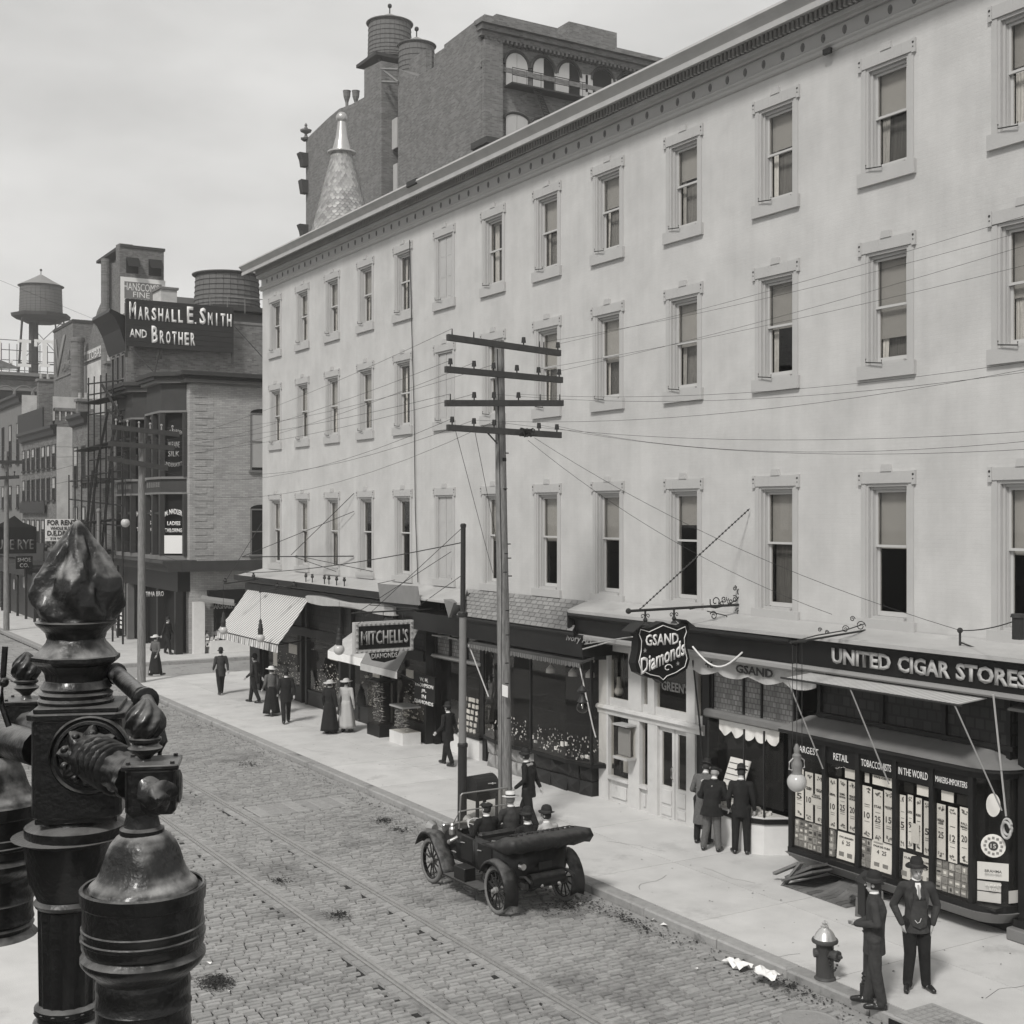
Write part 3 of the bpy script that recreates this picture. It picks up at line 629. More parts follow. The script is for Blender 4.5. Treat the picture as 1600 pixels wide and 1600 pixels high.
for yy in (18.02, 17.9, 17.78, 17.66, 17.54, 17.42, 17.3, 14.66, 14.53, 14.4, 14.27, 14.14, 14.01, 17.12, 16.34, 16.22):
    for zz in (.69, .815, .94, 1.065):
        o = bx(fr_x + .05 + (zz - .7) * .06, fr_x + .11 + (zz - .7) * .06, yy - .055, yy + .05, zz, zz + .115).build('cigarette_packet', M_['packet'], cg)
        q_ = R.choice((.02, .03, .04)); bx(fr_x + .044 + (zz - .7) * .06, fr_x + .049 + (zz - .7) * .06, yy - q_, yy + q_ - .005, zz + .02 + q_ * .6, zz + .10 - R.uniform(0, .03)).build('printed_label', M_[R.choice(('ink', 'paper', 'greyink', 'paper'))], o)
card(17.62, 17.32, 1.55, 1.76, fr_x + .04, 'FRIDAY\nPLANTER', None, tilt=-.06); card(15.22, 15.05, 1.36, 1.7, fr_x + .03, None, None, pics=False)
m = MB(); m.box(17.34, 17.35, 17.6, 17.8, 1.3, 1.62); m.build('tobacco_picture', M_['greyink'], cg)
def ccard(i0, i1, z0, z1, name, mt='paper'):
    a, b = cur[i0], cur[i1]; m = MB(); m.plate([(a[0] + .03, a[1] + .03, z0), (b[0] + .03, b[1] + .03, z0), (b[0] + .03, b[1] + .03, z1), (a[0] + .03, a[1] + .03, z1)], (.01, .01, 0)); return m.build(name, M_[mt], cg)
ccard(1, 5, 1.06, 1.34, 'price_card'); ccard(1, 4, .70, .86, 'tobacco_tin', 'jewel'); ccard(1, 4, .88, 1.03, 'tobacco_tin', 'jewel'); ccard(5, 7, .7, .9, 'tobacco_tin', 'jewel')
a, b = Vector((*cur[1], 0)), Vector((*cur[5], 0)); rt = (b - a).normalized(); cc = (a + b) / 2; nn = rt.cross(Vector(UP))
def disc(mb, c, rx, rz, n=20, d=0.0):
    mb.plate([c + rt * (rx * math.cos(2 * math.pi * i / n)) + Vector((0, 0, rz * math.sin(2 * math.pi * i / n))) + nn * d for i in range(n)], nn * -.008)
ct = cc + Vector((0, 0, 1.62)) - nn * .02
m = MB(); disc(m, ct, .19, .19); o = m.build('price_wheel', M_['paper'], cg)
for k in range(12):
    t = 2 * math.pi * k / 12; cq = ct + rt * .13 * math.cos(t) + Vector((0, 0, .13 * math.sin(t))) + nn * .006
    m = MB(); m.plate([cq + rt * .028 * math.cos(q + .7) + Vector((0, 0, .028 * math.sin(q + .7))) for q in (0, 1.57, 3.14, 4.71)], nn * .003); m.build('printed_square', M_['greyink'], o)
m = MB(); disc(m, ct + nn * .008, .075, .075); m.build('centre', M_['ink'], o); text('15', ct + nn * .014, rt, UP, .08, .07, M_['white'], o, ext=.002)
m = MB(); disc(m, cc + Vector((0, 0, 2.28)) - nn * .02, .11, .19); m.build('oval_card', M_['paper'], cg)
text('BRAHMA', cc + Vector((0, 0, 1.22)) + nn * .03, rt, UP, .26, .045, M_['ink'], cg, bold=.02, ext=.002)
text('TURKEY\nRED', cc + Vector((0, 0, .955)) + nn * .03, rt, UP, .26, .12, M_['white'], cg, bold=.02, ext=.002)
# cellar opening and dark wall under the bay, pilasters and door to the right
bx(17.9, W, 13.5, 18.2, 0.1, .5).build('under_wall', M_['dpaint'], cg)
bx(17.75, 18.0, 13.05, 13.42, .45, 4.1).build('pilaster', M_['dpaint'], cg); bx(17.68, 18.0, 13.0, 13.46, .14, .46).build('pilaster_base', M_['dpaint'], cg)
bx(17.72, 18.0, 12.2, 12.5, .3, 4.1).build('pilaster', M_['dpaint'], cg); bx(17.55, W, 6, 13.5, .14, .34).build('door_step', M_['stone'], cg, bevel=.02)
m = MB(); m.box(17.9, W, 6, 13.04, .14, 1.0); m.box(17.9, W, 6, 13.04, 2.6, 2.75); m.box(17.9, W, 6, 13.04, 3.9, 4.1); m.build('door_frame', M_['dpaint'], cg); bx(17.98, 17.99, 6, 13.0, 1.0, 3.9).build('pane', M_['gls'], cg)
bx(18.5, 18.6, 6, 13.4, 0, 4.1).build('inner_wall', M_['dark'], cg); card(12.85, 12.55, 1.15, 1.9, 18.03, None, None, pics=False)
m = MB(); m.box(18.0, W, 13.42, 18.15, .5, 4.1); m.build('back_wall', M_['dark'], cg)
# rolled awning and its arms
aw = thing('cigar_awning', 'small striped awning half rolled out under the cigar store sign', 'awning', (17.2, 15.5, 4.1))
MB().plate([(17.25, 17.5, 4.03), (17.25, 13.62, 4.03), (16.55, 13.62, 3.98), (16.55, 17.5, 3.98)], (0, 0, .015)).build('canvas', mat('ribbed canvas', .5, .9, var=.1, stripes=(1, .09, .62), bump=.4, bscale=9), aw)
m = MB(); m.tube([(16.55, 17.62, 3.98), (16.55, 13.55, 3.98)], .02); m.build('front_bar', M_['ironm'], aw)
for y0, y1 in ((17.45, 17.2), (15.9, 15.62), (13.68, 13.3)):
    m = MB(); m.tube([(16.55, y0, 3.97), (17.2, y1, 2.3)], .014, 5); m.build('awning_arm', M_['greyletters'], aw)
aw2 = thing('awning_roller', 'furled dark awning with pale arm at the right edge beside the cigar bay', 'awning', (17.4, 13, 4))
MB().plate([(17.6, 13.2, 4.0), (17.6, 8, 4.0), (17.2, 8, 3.9), (17.2, 13.2, 3.9)], (0, 0, .03)).build('canvas', M_['canvas_d'], aw2)
a, b = PV(1552, 1085, 17.1), PV(1572, 1275, 17.5); m = MB(); m.tube([a, b], .017, 6); m.build('awning_arm', M_['gold'], aw2)
b = PV(1574, 1292, 17.5); m = MB()
for k in range(2): m.tube([(b.x - .03 * k, b.y + .085 * math.cos(t), b.z - .05 * k + .13 * math.sin(t)) for t in [2 * math.pi * i / 14 for i in range(15)]], .022, 6)
m.build('rope_coil', M_['gold'], aw2)
# iron frame on the canopy that carries the arc lamp
def scroll(mb, c, r, turns, rt_, s=1, th=.012, n=22, a0=0):
    c = Vector(c); rt_ = Vector(rt_).normalized(); pts = []
    for i in range(n + 1):
        t = i / n; a = a0 + s * t * turns * 2 * math.pi; q = r * (1 - .8 * t); pts.append(c + rt_ * (q * math.cos(a)) + Vector((0, 0, q * math.sin(a))))
    mb.tube(pts, th, 5); return pts
# --- the diamond shop (Gsand) and its marble showcase
gs = thing('diamond_storefront', 'recessed diamond shop with prism glass transom and white marble showcase', 'storefront', (W, 20, 0))
bx(18.0, W + .3, 18.4, 21.55, 3.64, 4.1).build('upper_panel', M_['dpaint'], gs)
bx(18.04, 18.08, 18.75, 21.3, 2.82, 3.64).build('transom_glass', M_['prism'], gs)

for a in (21.28, 20.3, 19.75, 18.8): bx(18.0, 18.09, a - .02, a + .02, 2.8, 3.66).build('transom_bar', M_['dpaint'], gs)
extr([(17.86, 2.78), (17.86, 2.68), (17.92, 2.64), (W, 2.64), (W, 2.82), (17.92, 2.82)], 18.2, 21.4).build('beam', M_['copper'], gs)
bx(18.0, 18.25, 21.38, 21.6, 0.13, 4.05).build('pilaster', M_['dpaint'], gs)
SCP = [(W + .05, 21.2), (17.62, 20.95), (17.52, 19.72), (17.72, 19.35), (W + .05, 19.1)]
prism_z(SCP, .13, .76).build('marble_base', M_['marble'], gs)
grow = [(W + .05, 21.23), (17.59, 20.98), (17.48, 19.71), (17.70, 19.32), (W + .05, 19.06)]
prism_z(grow, .762, .86).build('black_plinth', M_['black'], gs)
prism_z(SCP, .862, .90).build('display_floor', M_['marble'], gs)
mm = MB(); mm.rings([[(x, y, .9) for x, y in SCP], [(x, y, 2.64) for x, y in SCP]], cap=False, closed=False); mm.build('showcase_glass', M_['gls'], gs)
for x, y in SCP[1:4]: bx(x - .015, x + .015, y - .015, y + .015, .9, 2.64).build('showcase_post', M_['ironm'], gs)
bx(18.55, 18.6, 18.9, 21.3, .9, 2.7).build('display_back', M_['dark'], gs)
for k in range(46):                                  # little trays and rings in rows
    y = R.uniform(19.4, 20.9); x = R.uniform(17.68, 18.05); s = R.uniform(.025, .06)
    MB(Matrix.Translation((x, y, .925)) @ Matrix.Rotation(R.uniform(0, 3), 4, 'Z')).box(-s, s, -s * .6, s * .6, -.02, R.uniform(.0, .05)).build('jewel_tray', M_['jewel'] if k % 3 else M_['paper'], gs)
m = MB(); m.plate([(17.72, 20.62, 1.35), (17.72, 20.0, 1.35), (17.95, 20.0, 1.9), (17.95, 20.62, 1.9)], (.02, 0, -.01)); o = m.build('price_board', M_['paper'], gs)
m = MB()
for q in (.2, .4, .6, .8): m.plate([(17.712 + .23 * q, 20.60, 1.35 + .55 * q), (17.712 + .23 * q, 20.02, 1.35 + .55 * q), (17.717 + .23 * q, 20.02, 1.362 + .55 * q), (17.717 + .23 * q, 20.60, 1.362 + .55 * q)], (-.004, 0, 0))
m.build('ruled_line', M_['ink'], o)
for k in range(9): bx(17.75, 17.78, 20.6 - k * .07, 20.565 - k * .07, 1.18, 1.33).build('price_tag', M_['paper'], gs)
for zz in (.98, 1.1):
    for k in range(6): bx(17.9, 17.95, 20.75 - k * .1, 20.68 - k * .1, zz, zz + .06).build('watch_card', M_['paper'], gs)
# lace valance with scalloped edge
def valance(y0, y1, x, zt, zb, n, nm, mt, par, amp=.1, seg=8, wave=.02):
    top = []; bot = []; N = n * seg
    for i in range(N + 1):
        t = i / N; y = y0 + (y1 - y0) * t; ph = (i % seg) / seg; xw = x + wave * math.sin(i * .9)
        top.append((xw * .3 + x * .7, y, zt)); bot.append((xw, y, zb - amp * math.sin(math.pi * ph)))
    m = MB(); m.rings([top, bot], cap=False, closed=False)
    return m.build(nm, M_[mt], par)
valance(21.05, 19.2, 18.0, 2.62, 2.42, 5, 'lace_valance', 'paper', gs, .12)
bx(18.1, 18.12, 19.2, 20.9, 1.0, 2.4).build('curtain_back', M_['dark'], gs)
bx(18.45, 18.5, 18.1, 19.0, .13, 2.7).build('door', M_['dpaint2'], gs); bx(18.2, 18.5, 18.1, 18.9, .13, .2).build('threshold', M_['marble'], gs)
va = thing('diamond_shop_valance', 'furled white canvas awning with scalloped valance lettered GSAND', 'awning', (17.4, 19.4, 3.9))
valance(21.35, 17.55, 17.4, 4.02, 3.74, 4, 'valance', 'canvas', va, .10, 10, .03)
m = MB(); m.tube([(17.5, 21.4, 4.02), (17.5, 17.5, 4.02)], .07, 8); m.build('roll', M_['canvas'], va)
a, b = uu(1150, 17.36), uu(1208, 17.36)
text('GSAND', (17.355, (a + b) / 2, 3.88), FX, UP, a - b, .17, M_['ink'], va, bold=.03, ext=.006)
a, b = uu(1098, 17.36), uu(1109, 17.36); text('46', (17.355, (a + b) / 2 - .1, 3.88), FX, UP, .26, .15, M_['ink'], va, bold=.02, ext=.006)
m = MB(); m.tube([(17.4, 21.2, 3.9), (17.7, 21.35, 2.6), (17.95, 21.45, 1.2)], .02, 5); m.build('awning_arm', M_['ironm'], va)

# --- the white painted front with double doors
gr = thing('white_storefront', 'white painted two tier shopfront with double glass doors', 'storefront', (W, 24, 0))
X = W - .1
def Y(cx): return uu(880 + cx / 3.478, W - .1)
segs = [(200, 250), (360, 420), (465, 517), (675, 722)]
for a, b in segs: bx(X - .04, X + .14, Y(a), Y(b), .13, 2.2).build('pilaster', M_['wpaint'], gr, bevel=.006)
for a, b in ((200, 250), (360, 430), (465, 500), (675, 722)): bx(X - .04, X + .14, Y(a), Y(b), 2.42, 3.9).build('pilaster', M_['wpaint'], gr, bevel=.006)
extr([(X - .10, 2.40), (X - .12, 2.34), (X - .06, 2.28), (X - .05, 2.2), (X + .14, 2.2), (X + .14, 2.42), (X - .06, 2.42)], Y(770), Y(196)).build('belt_course', M_['wpaint'], gr)
for a, b in ((250, 360), (420, 465)):
    bx(X + .02, X + .1, Y(a), Y(b), .13, .66).build('base_panel', M_['wpaint'], gr); bx(X - .02, X + .02, Y(a) - .12, Y(b) + .12, .24, .54).build('raised_panel', M_['wpaint'], gr, bevel=.01)
    bx(X - .07, X + .12, Y(a), Y(b), .662, .73).build('sill', M_['wpaint'], gr)
    bx(X + .06, X + .065, Y(a), Y(b), .73, 2.2).build('pane', M_['gls'], gr)
for a, b in ((250, 360), (430, 465), (500, 675), (722, 760)):
    bx(X + .02, X + .1, Y(a), Y(b), 2.42, 2.60).build('transom_sill', M_['wpaint'], gr); bx(X + .02, X + .1, Y(a), Y(b), 3.72, 3.9).build('transom_head', M_['wpaint'], gr)
    bx(X + .06, X + .065, Y(a), Y(b), 2.6, 3.72).build('pane', M_['gls'], gr)
text("GREEN'S", (X + .05, (Y(530) + Y(670)) / 2, 3.12), FX, UP, Y(525) - Y(672), .22, M_['greyletters'], gr, bold=.02)
for a, b in ((517, 598), (602, 675)):                 # door leaves
    d = bx(X + .04, X + .09, Y(a), Y(b), .14, .86).build('door', M_['wpaint'], gr)
    m = MB(); m.box(X + .04, X + .09, Y(a), Y(a) - .09, .861, 2.2); m.box(X + .04, X + .09, Y(b) + .09, Y(b), .861, 2.2); m.box(X + .04, X + .09, Y(a) - .091, Y(b) + .091, 2.08, 2.2); m.build('door_stile', M_['wpaint'], d)
    for z0, z1 in ((.2, .40), (.46, .78)): bx(X + .015, X + .04, Y(a) - .1, Y(b) + .1, z0, z1).build('door_panel', M_['wpaint'], d, bevel=.008)
    bx(X + .06, X + .065, Y(a) - .09, Y(b) + .09, .861, 2.08).build('door_pane', M_['gls'], d)
m = MB(); m.tube([(X - .0, Y(596), 1.05), (X - .05, Y(596), 1.1), (X - .05, Y(596), 1.3), (X, Y(596), 1.34)], .012); m.build('door_handle', M_['brass'], gr)
bx(X + .02, X + .1, Y(722), Y(760), .13, 2.2).build('side_panel', M_['dpaint2'], gr)
m = MB(); m.box(X + .9, X + .95, Y(760), Y(200), .1, 3.9); m.build('inner_wall', M_['dark'], gr); bx(X - .1, X + .9, Y(760), Y(200), 3.902, 4.1).build('head', M_['dpaint'], gr)
m = MB(); m.tube([(X - .1, 25.6, 4.0), (X - .35, 25.6, 3.95), (X - .42, 25.6, 3.8), (X - .2, 25.6, 3.62), (X - .08, 25.6, 3.4)], [.05, .08, .07, .05, .03], 8); m.build('console_bracket', M_['wpaint'], gr)
# glass lantern box hung on the pilaster
lb = thing('sign_lantern', 'boxy glass display case hung on the white shopfront left of the doors', 'display case', (X - .2, Y(360), 1.7))
m = MB(); y0, y1 = Y(318), Y(408); m.box(X - .34, X - .06, y0 - .1, y1, 1.28, 1.34); m.build('case_foot', M_['gold'], lb); m = MB(); m.box(X - .34, X - .06, y0 - .1, y1, 2.06, 2.10); m.build('case_top', M_['gold'], lb)
bx(X - .32, X - .08, y0 - .12, y1 + .02, 1.34, 2.02).build('case_pane', M_['gls'], lb); bx(X - .2, X - .19, y0 - .13, y1 + .04, 1.36, 2.0).build('case_panel', M_['greyink'], lb)

# --- dark jewellery shop with bow window and shingled canopy
dj = thing('dark_storefront', 'dark jewellery shop with curved show window above rough stonework', 'storefront', (W, 28, 0))
bow = [(W + .1, 30.7), (17.55, 30.3), (17.35, 29.4), (17.35, 28.4), (17.5, 27.8), (17.5, 26.2), (17.65, 25.3), (W + .1, 25.0)]
prism_z(bow, .88, .98).build('window_sill', M_['black'], dj); prism_z(bow, 3.5, 3.66).build('window_head', M_['dpaint'], dj)
mm = MB(); mm.rings([[(x, y, .98) for x, y in bow], [(x, y, 3.5) for x, y in bow]], cap=False, closed=False); mm.build('curved_pane', M_['gls'], dj)
for i in (1, 4, 6): bx(bow[i][0] - .03, bow[i][0] + .03, bow[i][1] - .03, bow[i][1] + .03, .98, 3.5).build('mullion', M_['dpaint'], dj)
bx(18.3, 18.35, 24.9, 30.8, 0, 3.7).build('display_back', M_['dark'], dj)
m = MB(); m.rings([[(x + (W - x) * .3, y, .99) for x, y in bow], [(x + (W - x) * .3, y, 1.0) for x, y in bow]]); m.build('display_floor', M_['dpaint2'], dj)
m = MB()
for k in range(210):
    t = R.random(); y = 30.2 - 4.9 * t; x = R.uniform(17.6, 18.0); z = 1.02 + (x - 17.6) * 1.1 + R.uniform(0, .06); s = R.uniform(.008, .03)
    MBm = Matrix.Translation((x, y, z)) @ Matrix.Rotation(R.uniform(0, 3), 4, 'X'); v = [MBm @ Vector(p) for p in ((0, -s, -s * .5), (0, s, -s * .5), (0, s, s * .5), (0, -s, s * .5))]; m.plate(v, (.01, 0, 0))
m.build('display_wares', M_['jewel'], dj, kind='stuff')
# rubble stone base under the window: separate rough stones
base_pts = [(17.62, 30.2), (17.55, 29.3), (17.55, 28.6), (17.68, 27.9), (17.7, 26.4), (17.8, 25.5)]
for i in range(len(base_pts) - 1):
    for kz in range(2):
        (xa, ya), (xb, yb) = base_pts[i], base_pts[i + 1]; nseg = 2
        for q in range(nseg):
            t0, t1 = q / nseg, (q + 1) / nseg; x0, y0, x1, y1 = xa + (xb - xa) * t0, ya + (yb - ya) * t0, xa + (xb - xa) * t1, ya + (yb - ya) * t1
            m = MB(); zc = .13 + kz * .37; jj = lambda: R.uniform(-.04, .04)
            f = [(x0 + jj(), y0, zc + .01), (x1 + jj(), y1 + .015, zc + .01), (x1 + jj(), y1 + .015, zc + .36 + jj() * .3), (x0 + jj(), y0, zc + .36 + jj() * .3)]
            c = [((x0 + x1) / 2 - R.uniform(.06, .12), (y0 + y1) / 2 + jj(), zc + .19)]
            bk = [(18.1, y, z) for (_, y, z) in f]
            m.add(f + c + bk, [(0, 1, 4), (1, 2, 4), (2, 3, 4), (3, 0, 4), (0, 5, 6, 1), (1, 6, 7, 2), (2, 7, 8, 3), (3, 8, 5, 0), (5, 8, 7, 6)])
            m.build('rubble_stone', M_['rub'] if i < 3 else M_['dpaint2'], dj)
da = thing('dark_shop_awning', 'furled fringed awning over the dark bow window', 'awning', (17.2, 27.5, 3.5))
MB().plate([(17.45, 30.3, 3.56), (17.45, 24.9, 3.56), (17.05, 24.9, 3.46), (17.05, 30.3, 3.46)], (0, 0, .05)).build('roll', M_['canvas_d'], da)
valance(30.3, 24.9, 17.04, 3.49, 3.40, 30, 'fringe', 'fringe', da, .035, 6, .008)
m = MB(); m.tube([(17.05, 24.95, 3.46), (17.3, 24.75, 2.0), (17.35, 24.7, 1.75)], .018, 5); m.build('awning_arm', M_['wpaint'], da)
m = MB(); m.tube([(17.05, 30.25, 3.46), (17.35, 29.7, 2.1)], .018, 5); m.build('awning_arm', M_['wpaint'], da)
text('Ivory Art', PV(905, 1000, 17.1), FX, UP, 1.1, .2, M_['greyletters'], dj, shear=.3)

# --- shop with panelled transom, marble base
ts = thing('transom_storefront', 'dark shopfront with a glazed transom of leaded panels beside the wooden pole', 'storefront', (W, 32, 0))
bx(17.95, 18.05, 31.0, 33.8, 2.84, 3.9).build('transom_panel', M_['prism'], ts)
for a in (33.78, 32.9, 31.9, 31.05): bx(17.9, 18.06, a - .05, a + .05, 2.84, 3.9).build('transom_bar', M_['dpaint'], ts)
for a in (33.2, 32.2): bx(17.6, 17.95, a - .3, a + .25, 3.42, 3.46).build('transom_vent', M_['tin'], ts)
extr([(17.84, 2.84), (17.80, 2.78), (17.9, 2.72), (W, 2.72), (W, 2.86)], 31.0, 33.9).build('belt_course', M_['gold'], ts)
bx(17.9, 18.08, 33.75, 34.0, .13, 2.72).build('pilaster', M_['dpaint'], ts); bx(17.85, 18.1, 30.7, 31.05, .13, 3.9).build('pilaster', M_['dpaint'], ts)
bx(17.75, W, 30.9, 32.6, .13, .70).build('marble_base', M_['marble'], ts); bx(17.72, W, 30.85, 32.65, .702, .78).build('sill', M_['dpaint'], ts)
bx(17.78, 17.785, 30.95, 32.6, .78, 2.72).build('pane', M_['gls'], ts); bx(18.35, 18.4, 30.8, 33.9, .1, 2.8).build('display_back', M_['dark'], ts)
for r_ in range(6):
    for k in range(5):
        y = 32.4 - k * .22 + R.uniform(-.03, .03); z = .84 + r_ * .17; s = R.uniform(.05, .09)
        MB(Matrix.Translation((17.95 + r_ * .02, y, z)) @ Matrix.Rotation(R.uniform(-.3, .3), 4, 'X')).box(-.01, .01, -s, s, -.05, .06).build('price_card', M_['paper'], ts)

# --- Mitchell's and its neighbours, far half of the block
mt = thing('jewellers_row_storefront', 'row of dark jewellers shop windows with wares under the striped awning', 'storefront', (W, 41, 0))
for a, b in ((34.0, 36.2), (37.0, 39.4), (40.4, 43.2), (43.9, 47.6)):
    bx(17.7, W, a, b, .13, .62).build('window_base', M_['dpaint2'], mt); bx(17.68, 17.80, a, b, .622, .7).build('sill', M_['dpaint'], mt)
    bx(17.74, 17.745, a + .05, b - .05, .7, 2.6).build('pane', M_['gls'], mt)
    m = MB()
    for k in range(int(60 * (b - a))):
        y, z = R.uniform(a + .1, b - .1), .72 + .95 * R.random() ** 1.6; x = 17.85 + (z - .7) * .25; s = R.uniform(.012, .045)
        m.plate([(x, y - s, z), (x, y + s, z), (x, y + s, z + s), (x, y - s, z + s)], (.01, 0, 0))
    m.build('display_wares', M_['jewel'], mt, kind='stuff')
for a in (34.0, 36.25, 36.95, 39.45, 40.3, 43.3, 43.8, 47.7): bx(17.66, 18.0, a - .08, a + .08, .13, 3.95).build('pilaster', M_['dpaint2'], mt)
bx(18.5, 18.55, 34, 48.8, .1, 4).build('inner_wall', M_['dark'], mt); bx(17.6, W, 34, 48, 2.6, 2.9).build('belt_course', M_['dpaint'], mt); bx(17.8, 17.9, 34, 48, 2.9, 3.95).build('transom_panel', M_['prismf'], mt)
bx(17.55, 18.1, 47.75, 48.85, .13, 3.95).build('corner_pier', M_['dpaint'], mt)
# free standing glass showcases on the pavement side
for k, (y, lab) in enumerate(((36.1, 'tall glass showcase full of pearls beside the two women'), (34.5, 'lower showcase with white marble sides and glass top near Thompson board'))):
    t = thing('showcase', lab, 'showcase', (17.3, y, .13), 'showcases by the shop doors'); h = 1.3 if k == 0 else .72
    bx(16.95, 17.55, y - .45, y + .45, .14, .5).build('base', M_['dpaint'] if k == 0 else M_['marble'], t)
    bx(16.97, 17.53, y - .43, y + .43, .502, .5 + h).build('glass_case', M_['gls'], t); m = MB(); m.box(16.95, 17.55, y - .45, y + .45, .5 + h, .55 + h); m.build('lid', M_['dpaint'] if k == 0 else M_['tin'], t)
    m = MB()
    for q in range(120): 
        yy, zz = R.uniform(y - .4, y + .4), R.uniform(.55, .4 + h); s = R.uniform(.01, .03); m.plate([(17.05 + .2 * R.random(), yy - s, zz), (17.1, yy + s, zz), (17.1, yy + s, zz + s), (17.08, yy - s, zz + s)], (.01, 0, 0))
    m.build('wares', M_['jewel'], t, kind='stuff')
sb = thing('name_board', 'small black upright board lettered W. H. THOMPSON JR. DIAMONDS', 'sign', (17.3, 33.2, 1.6))
a, b = PV(648, 1052, 17.3), PV(680, 1098, 17.3); bx(17.28, 17.34, b.y, a.y, b.z - .05, a.z + .02).build('board', M_['black'], sb)
for k, (t_, w_) in enumerate((('W. H.', .4), ('THOMPSON', .9), ('JR.', .25), ('IN', .2), ('DIAMONDS', .9))): text(t_, (17.27, (a.y + b.y) / 2, a.z - .12 - k * .165), FX, UP, w_ * (a.y - b.y), .11, M_['white'], sb, bold=.02)
# big striped awning
st = thing('striped_awning', 'large striped canvas awning let down over the far jewellers windows', 'awning', (16.6, 45, 3.5))
t0, t1, b1, b0 = Vector((17.5, 48.6, 4.22)), Vector((17.5, 42.3, 4.22)), Vector((15.62, 40.75, 2.62)), Vector((15.62, 47.0, 2.62)); N = 26
m = MB(); rs = []
for j in range(7):
    w = j / 6; rs.append([(t0 + (t1 - t0) * (i / N)) * (1 - w) + (b0 + (b1 - b0) * (i / N)) * w + Vector((0, 0, -.06 * math.sin(math.pi * w))) for i in range(N + 1)])
m.rings(rs, cap=False, closed=False); o = m.build('canvas', M_['canvas_s'], st)
m = MB(); vt = []; vb = []
for i in range(N * 3 + 1):
    p = b0 + (b1 - b0) * (i / (N * 3)); vt.append(p); vb.append(p + Vector((-.02 + .02 * math.sin(i * 1.3), 0, -.27)))
m.rings([vt, vb], cap=False, closed=False); m.build('valance', M_['canvas_s'], st)
m = MB(); m.tube([b0, b1], .02); m.tube([b1, (17.6, 42.3, 2.6)], .02); m.build('frame_bar', M_['ironm'], st)
m = MB(); rs = [(t1 + Vector((0, .03, 0))), b1 + Vector((0, 0, -.0)), Vector((17.6, 42.0, 4.0))]
v2 = thing('furled_awning', 'long pale furled awning sagging under the far canopy', 'awning', (17.4, 38, 4.1))
m = MB(); rs = []
for i in range(15):
    t = i / 14; y = 42.2 - 7.0 * t; sg = .05 * math.sin(t * 9); rs.append([(17.38, y, 4.2 + sg), (17.2, y, 4.12 + sg), (17.22, y, 3.92 - sg), (17.4, y, 3.9)])
m.rings(rs); m.build('canvas', M_['canvas'], v2)
mc = thing('mitchell_awning', 'grey ribbed canvas awning dropped beside the Mitchell sign', 'awning', (16.6, 33.7, 3.4))
a = [PV(585, 1000, 16.9), PV(660, 985, 17.3), PV(637, 1050, 15.9), PV(580, 1030, 15.9)]
q0, q1, q2, q3 = Vector((17.5, 36.4, 3.75)), Vector((17.5, 33.9, 3.75)), Vector((16.2, 32.9, 2.5)), Vector((16.2, 35.4, 2.5))
MB().plate([q0, q1, q2, q3], (0, 0, .015)).build('canvas', M_['canvas_g'], mc)
MB().plate([q3, q2, q2 + Vector((0, 0, -.2)), q3 + Vector((0, 0, -.2))], (-.01, 0, 0)).build('valance', M_['canvas'], mc)
m = MB(); m.tube([q2, (17.5, 33.7, 1.9)], .018); m.build('awning_arm', M_['ironm'], mc)
wv = thing('white_awning', 'pale lettered canvas awning low over the showcase behind the Mitchell sign', 'awning', (17, 37, 3))
q0, q1, q2, q3 = Vector((17.6, 39.0, 3.1)), Vector((17.6, 36.2, 3.1)), Vector((16.6, 36.0, 2.55)), Vector((16.6, 38.8, 2.55))
MB().plate([q0, q1, q2, q3], (0, 0, .015)).build('canvas', M_['canvas'], wv); MB().plate([q3, q2, q2 + Vector((0, 0, -.25)), q3 + Vector((0, 0, -.25))], (-.01, 0, 0)).build('valance', M_['paper'], wv)
bb = thing('blank_signboard', 'dark weathered tin sign board leaning out from the canopy edge', 'sign', (17, 35.6, 4.6))
a, b = PV(590, 912, 17.05), PV(652, 916, 17.05); c, d = PV(656, 946, 17.0), PV(594, 940, 17.0)
MB().plate([a, b, c, d], (.03, 0, 0)).build('board', M_['copper'], bb); m = MB(); m.tube([d + Vector((-.3, .1, -.1)), c + Vector((-.3, -.5, -.05))], .015, 5); m.tube([a, a + Vector((.6, 0, .1))], .01, 5); m.build('stay', M_['ironm'], bb)

for px, py, v in ((922, 1052, 17.9), (895, 1050, 17.9), (860, 1045, 17.9)):          # shaded lamps inside the dark bow window
    c = PV(px, py, v); m = MB(); m.lathe((c.x, c.y, c.z), [(.12, -.1), (.11, 0), (.04, .08), (.02, .1)], 12); m.cone((c.x, c.y, c.z + .1), (c.x, c.y, c.z + .6), .006, .006, 4); m.build('hanging_lamp_shade', M_['globe'], dj)
c = PV(967, 1080, 18.25); m = MB(); m.ball((c.x, c.y, c.z), .12, 12, 8); m.cone((c.x, c.y, c.z + .1), (c.x, c.y, c.z + .35), .07, .05, 8); m.build('interior_globe', M_['globe'], gr)
for (a, b) in ((250, 360), (420, 465)): bx(X + .3, X + .31, Y(a) - .05, Y(b) + .25, .8, 1.25).build('half_curtain', M_['curtain'], gr)
for k in range(7): y = R.uniform(25.4, 30.0); z_ = R.uniform(1.02, 1.25); bx(17.75, 17.78, y - R.uniform(.03, .1), y + .05, z_, z_ + R.uniform(.05, .12)).build('price_ticket', M_['paper'], dj)
for (y, z, w_, h_) in ((37.6, 1.9, .5, .35), (41.0, 2.1, .7, .3), (44.8, 2.0, .8, .35), (46.6, 1.5, .4, .6), (35.2, 2.1, .5, .25)): bx(17.755, 17.77, y - w_ / 2, y + w_ / 2, z - h_ / 2, z + h_ / 2).build('show_card', M_['paper'], mt)
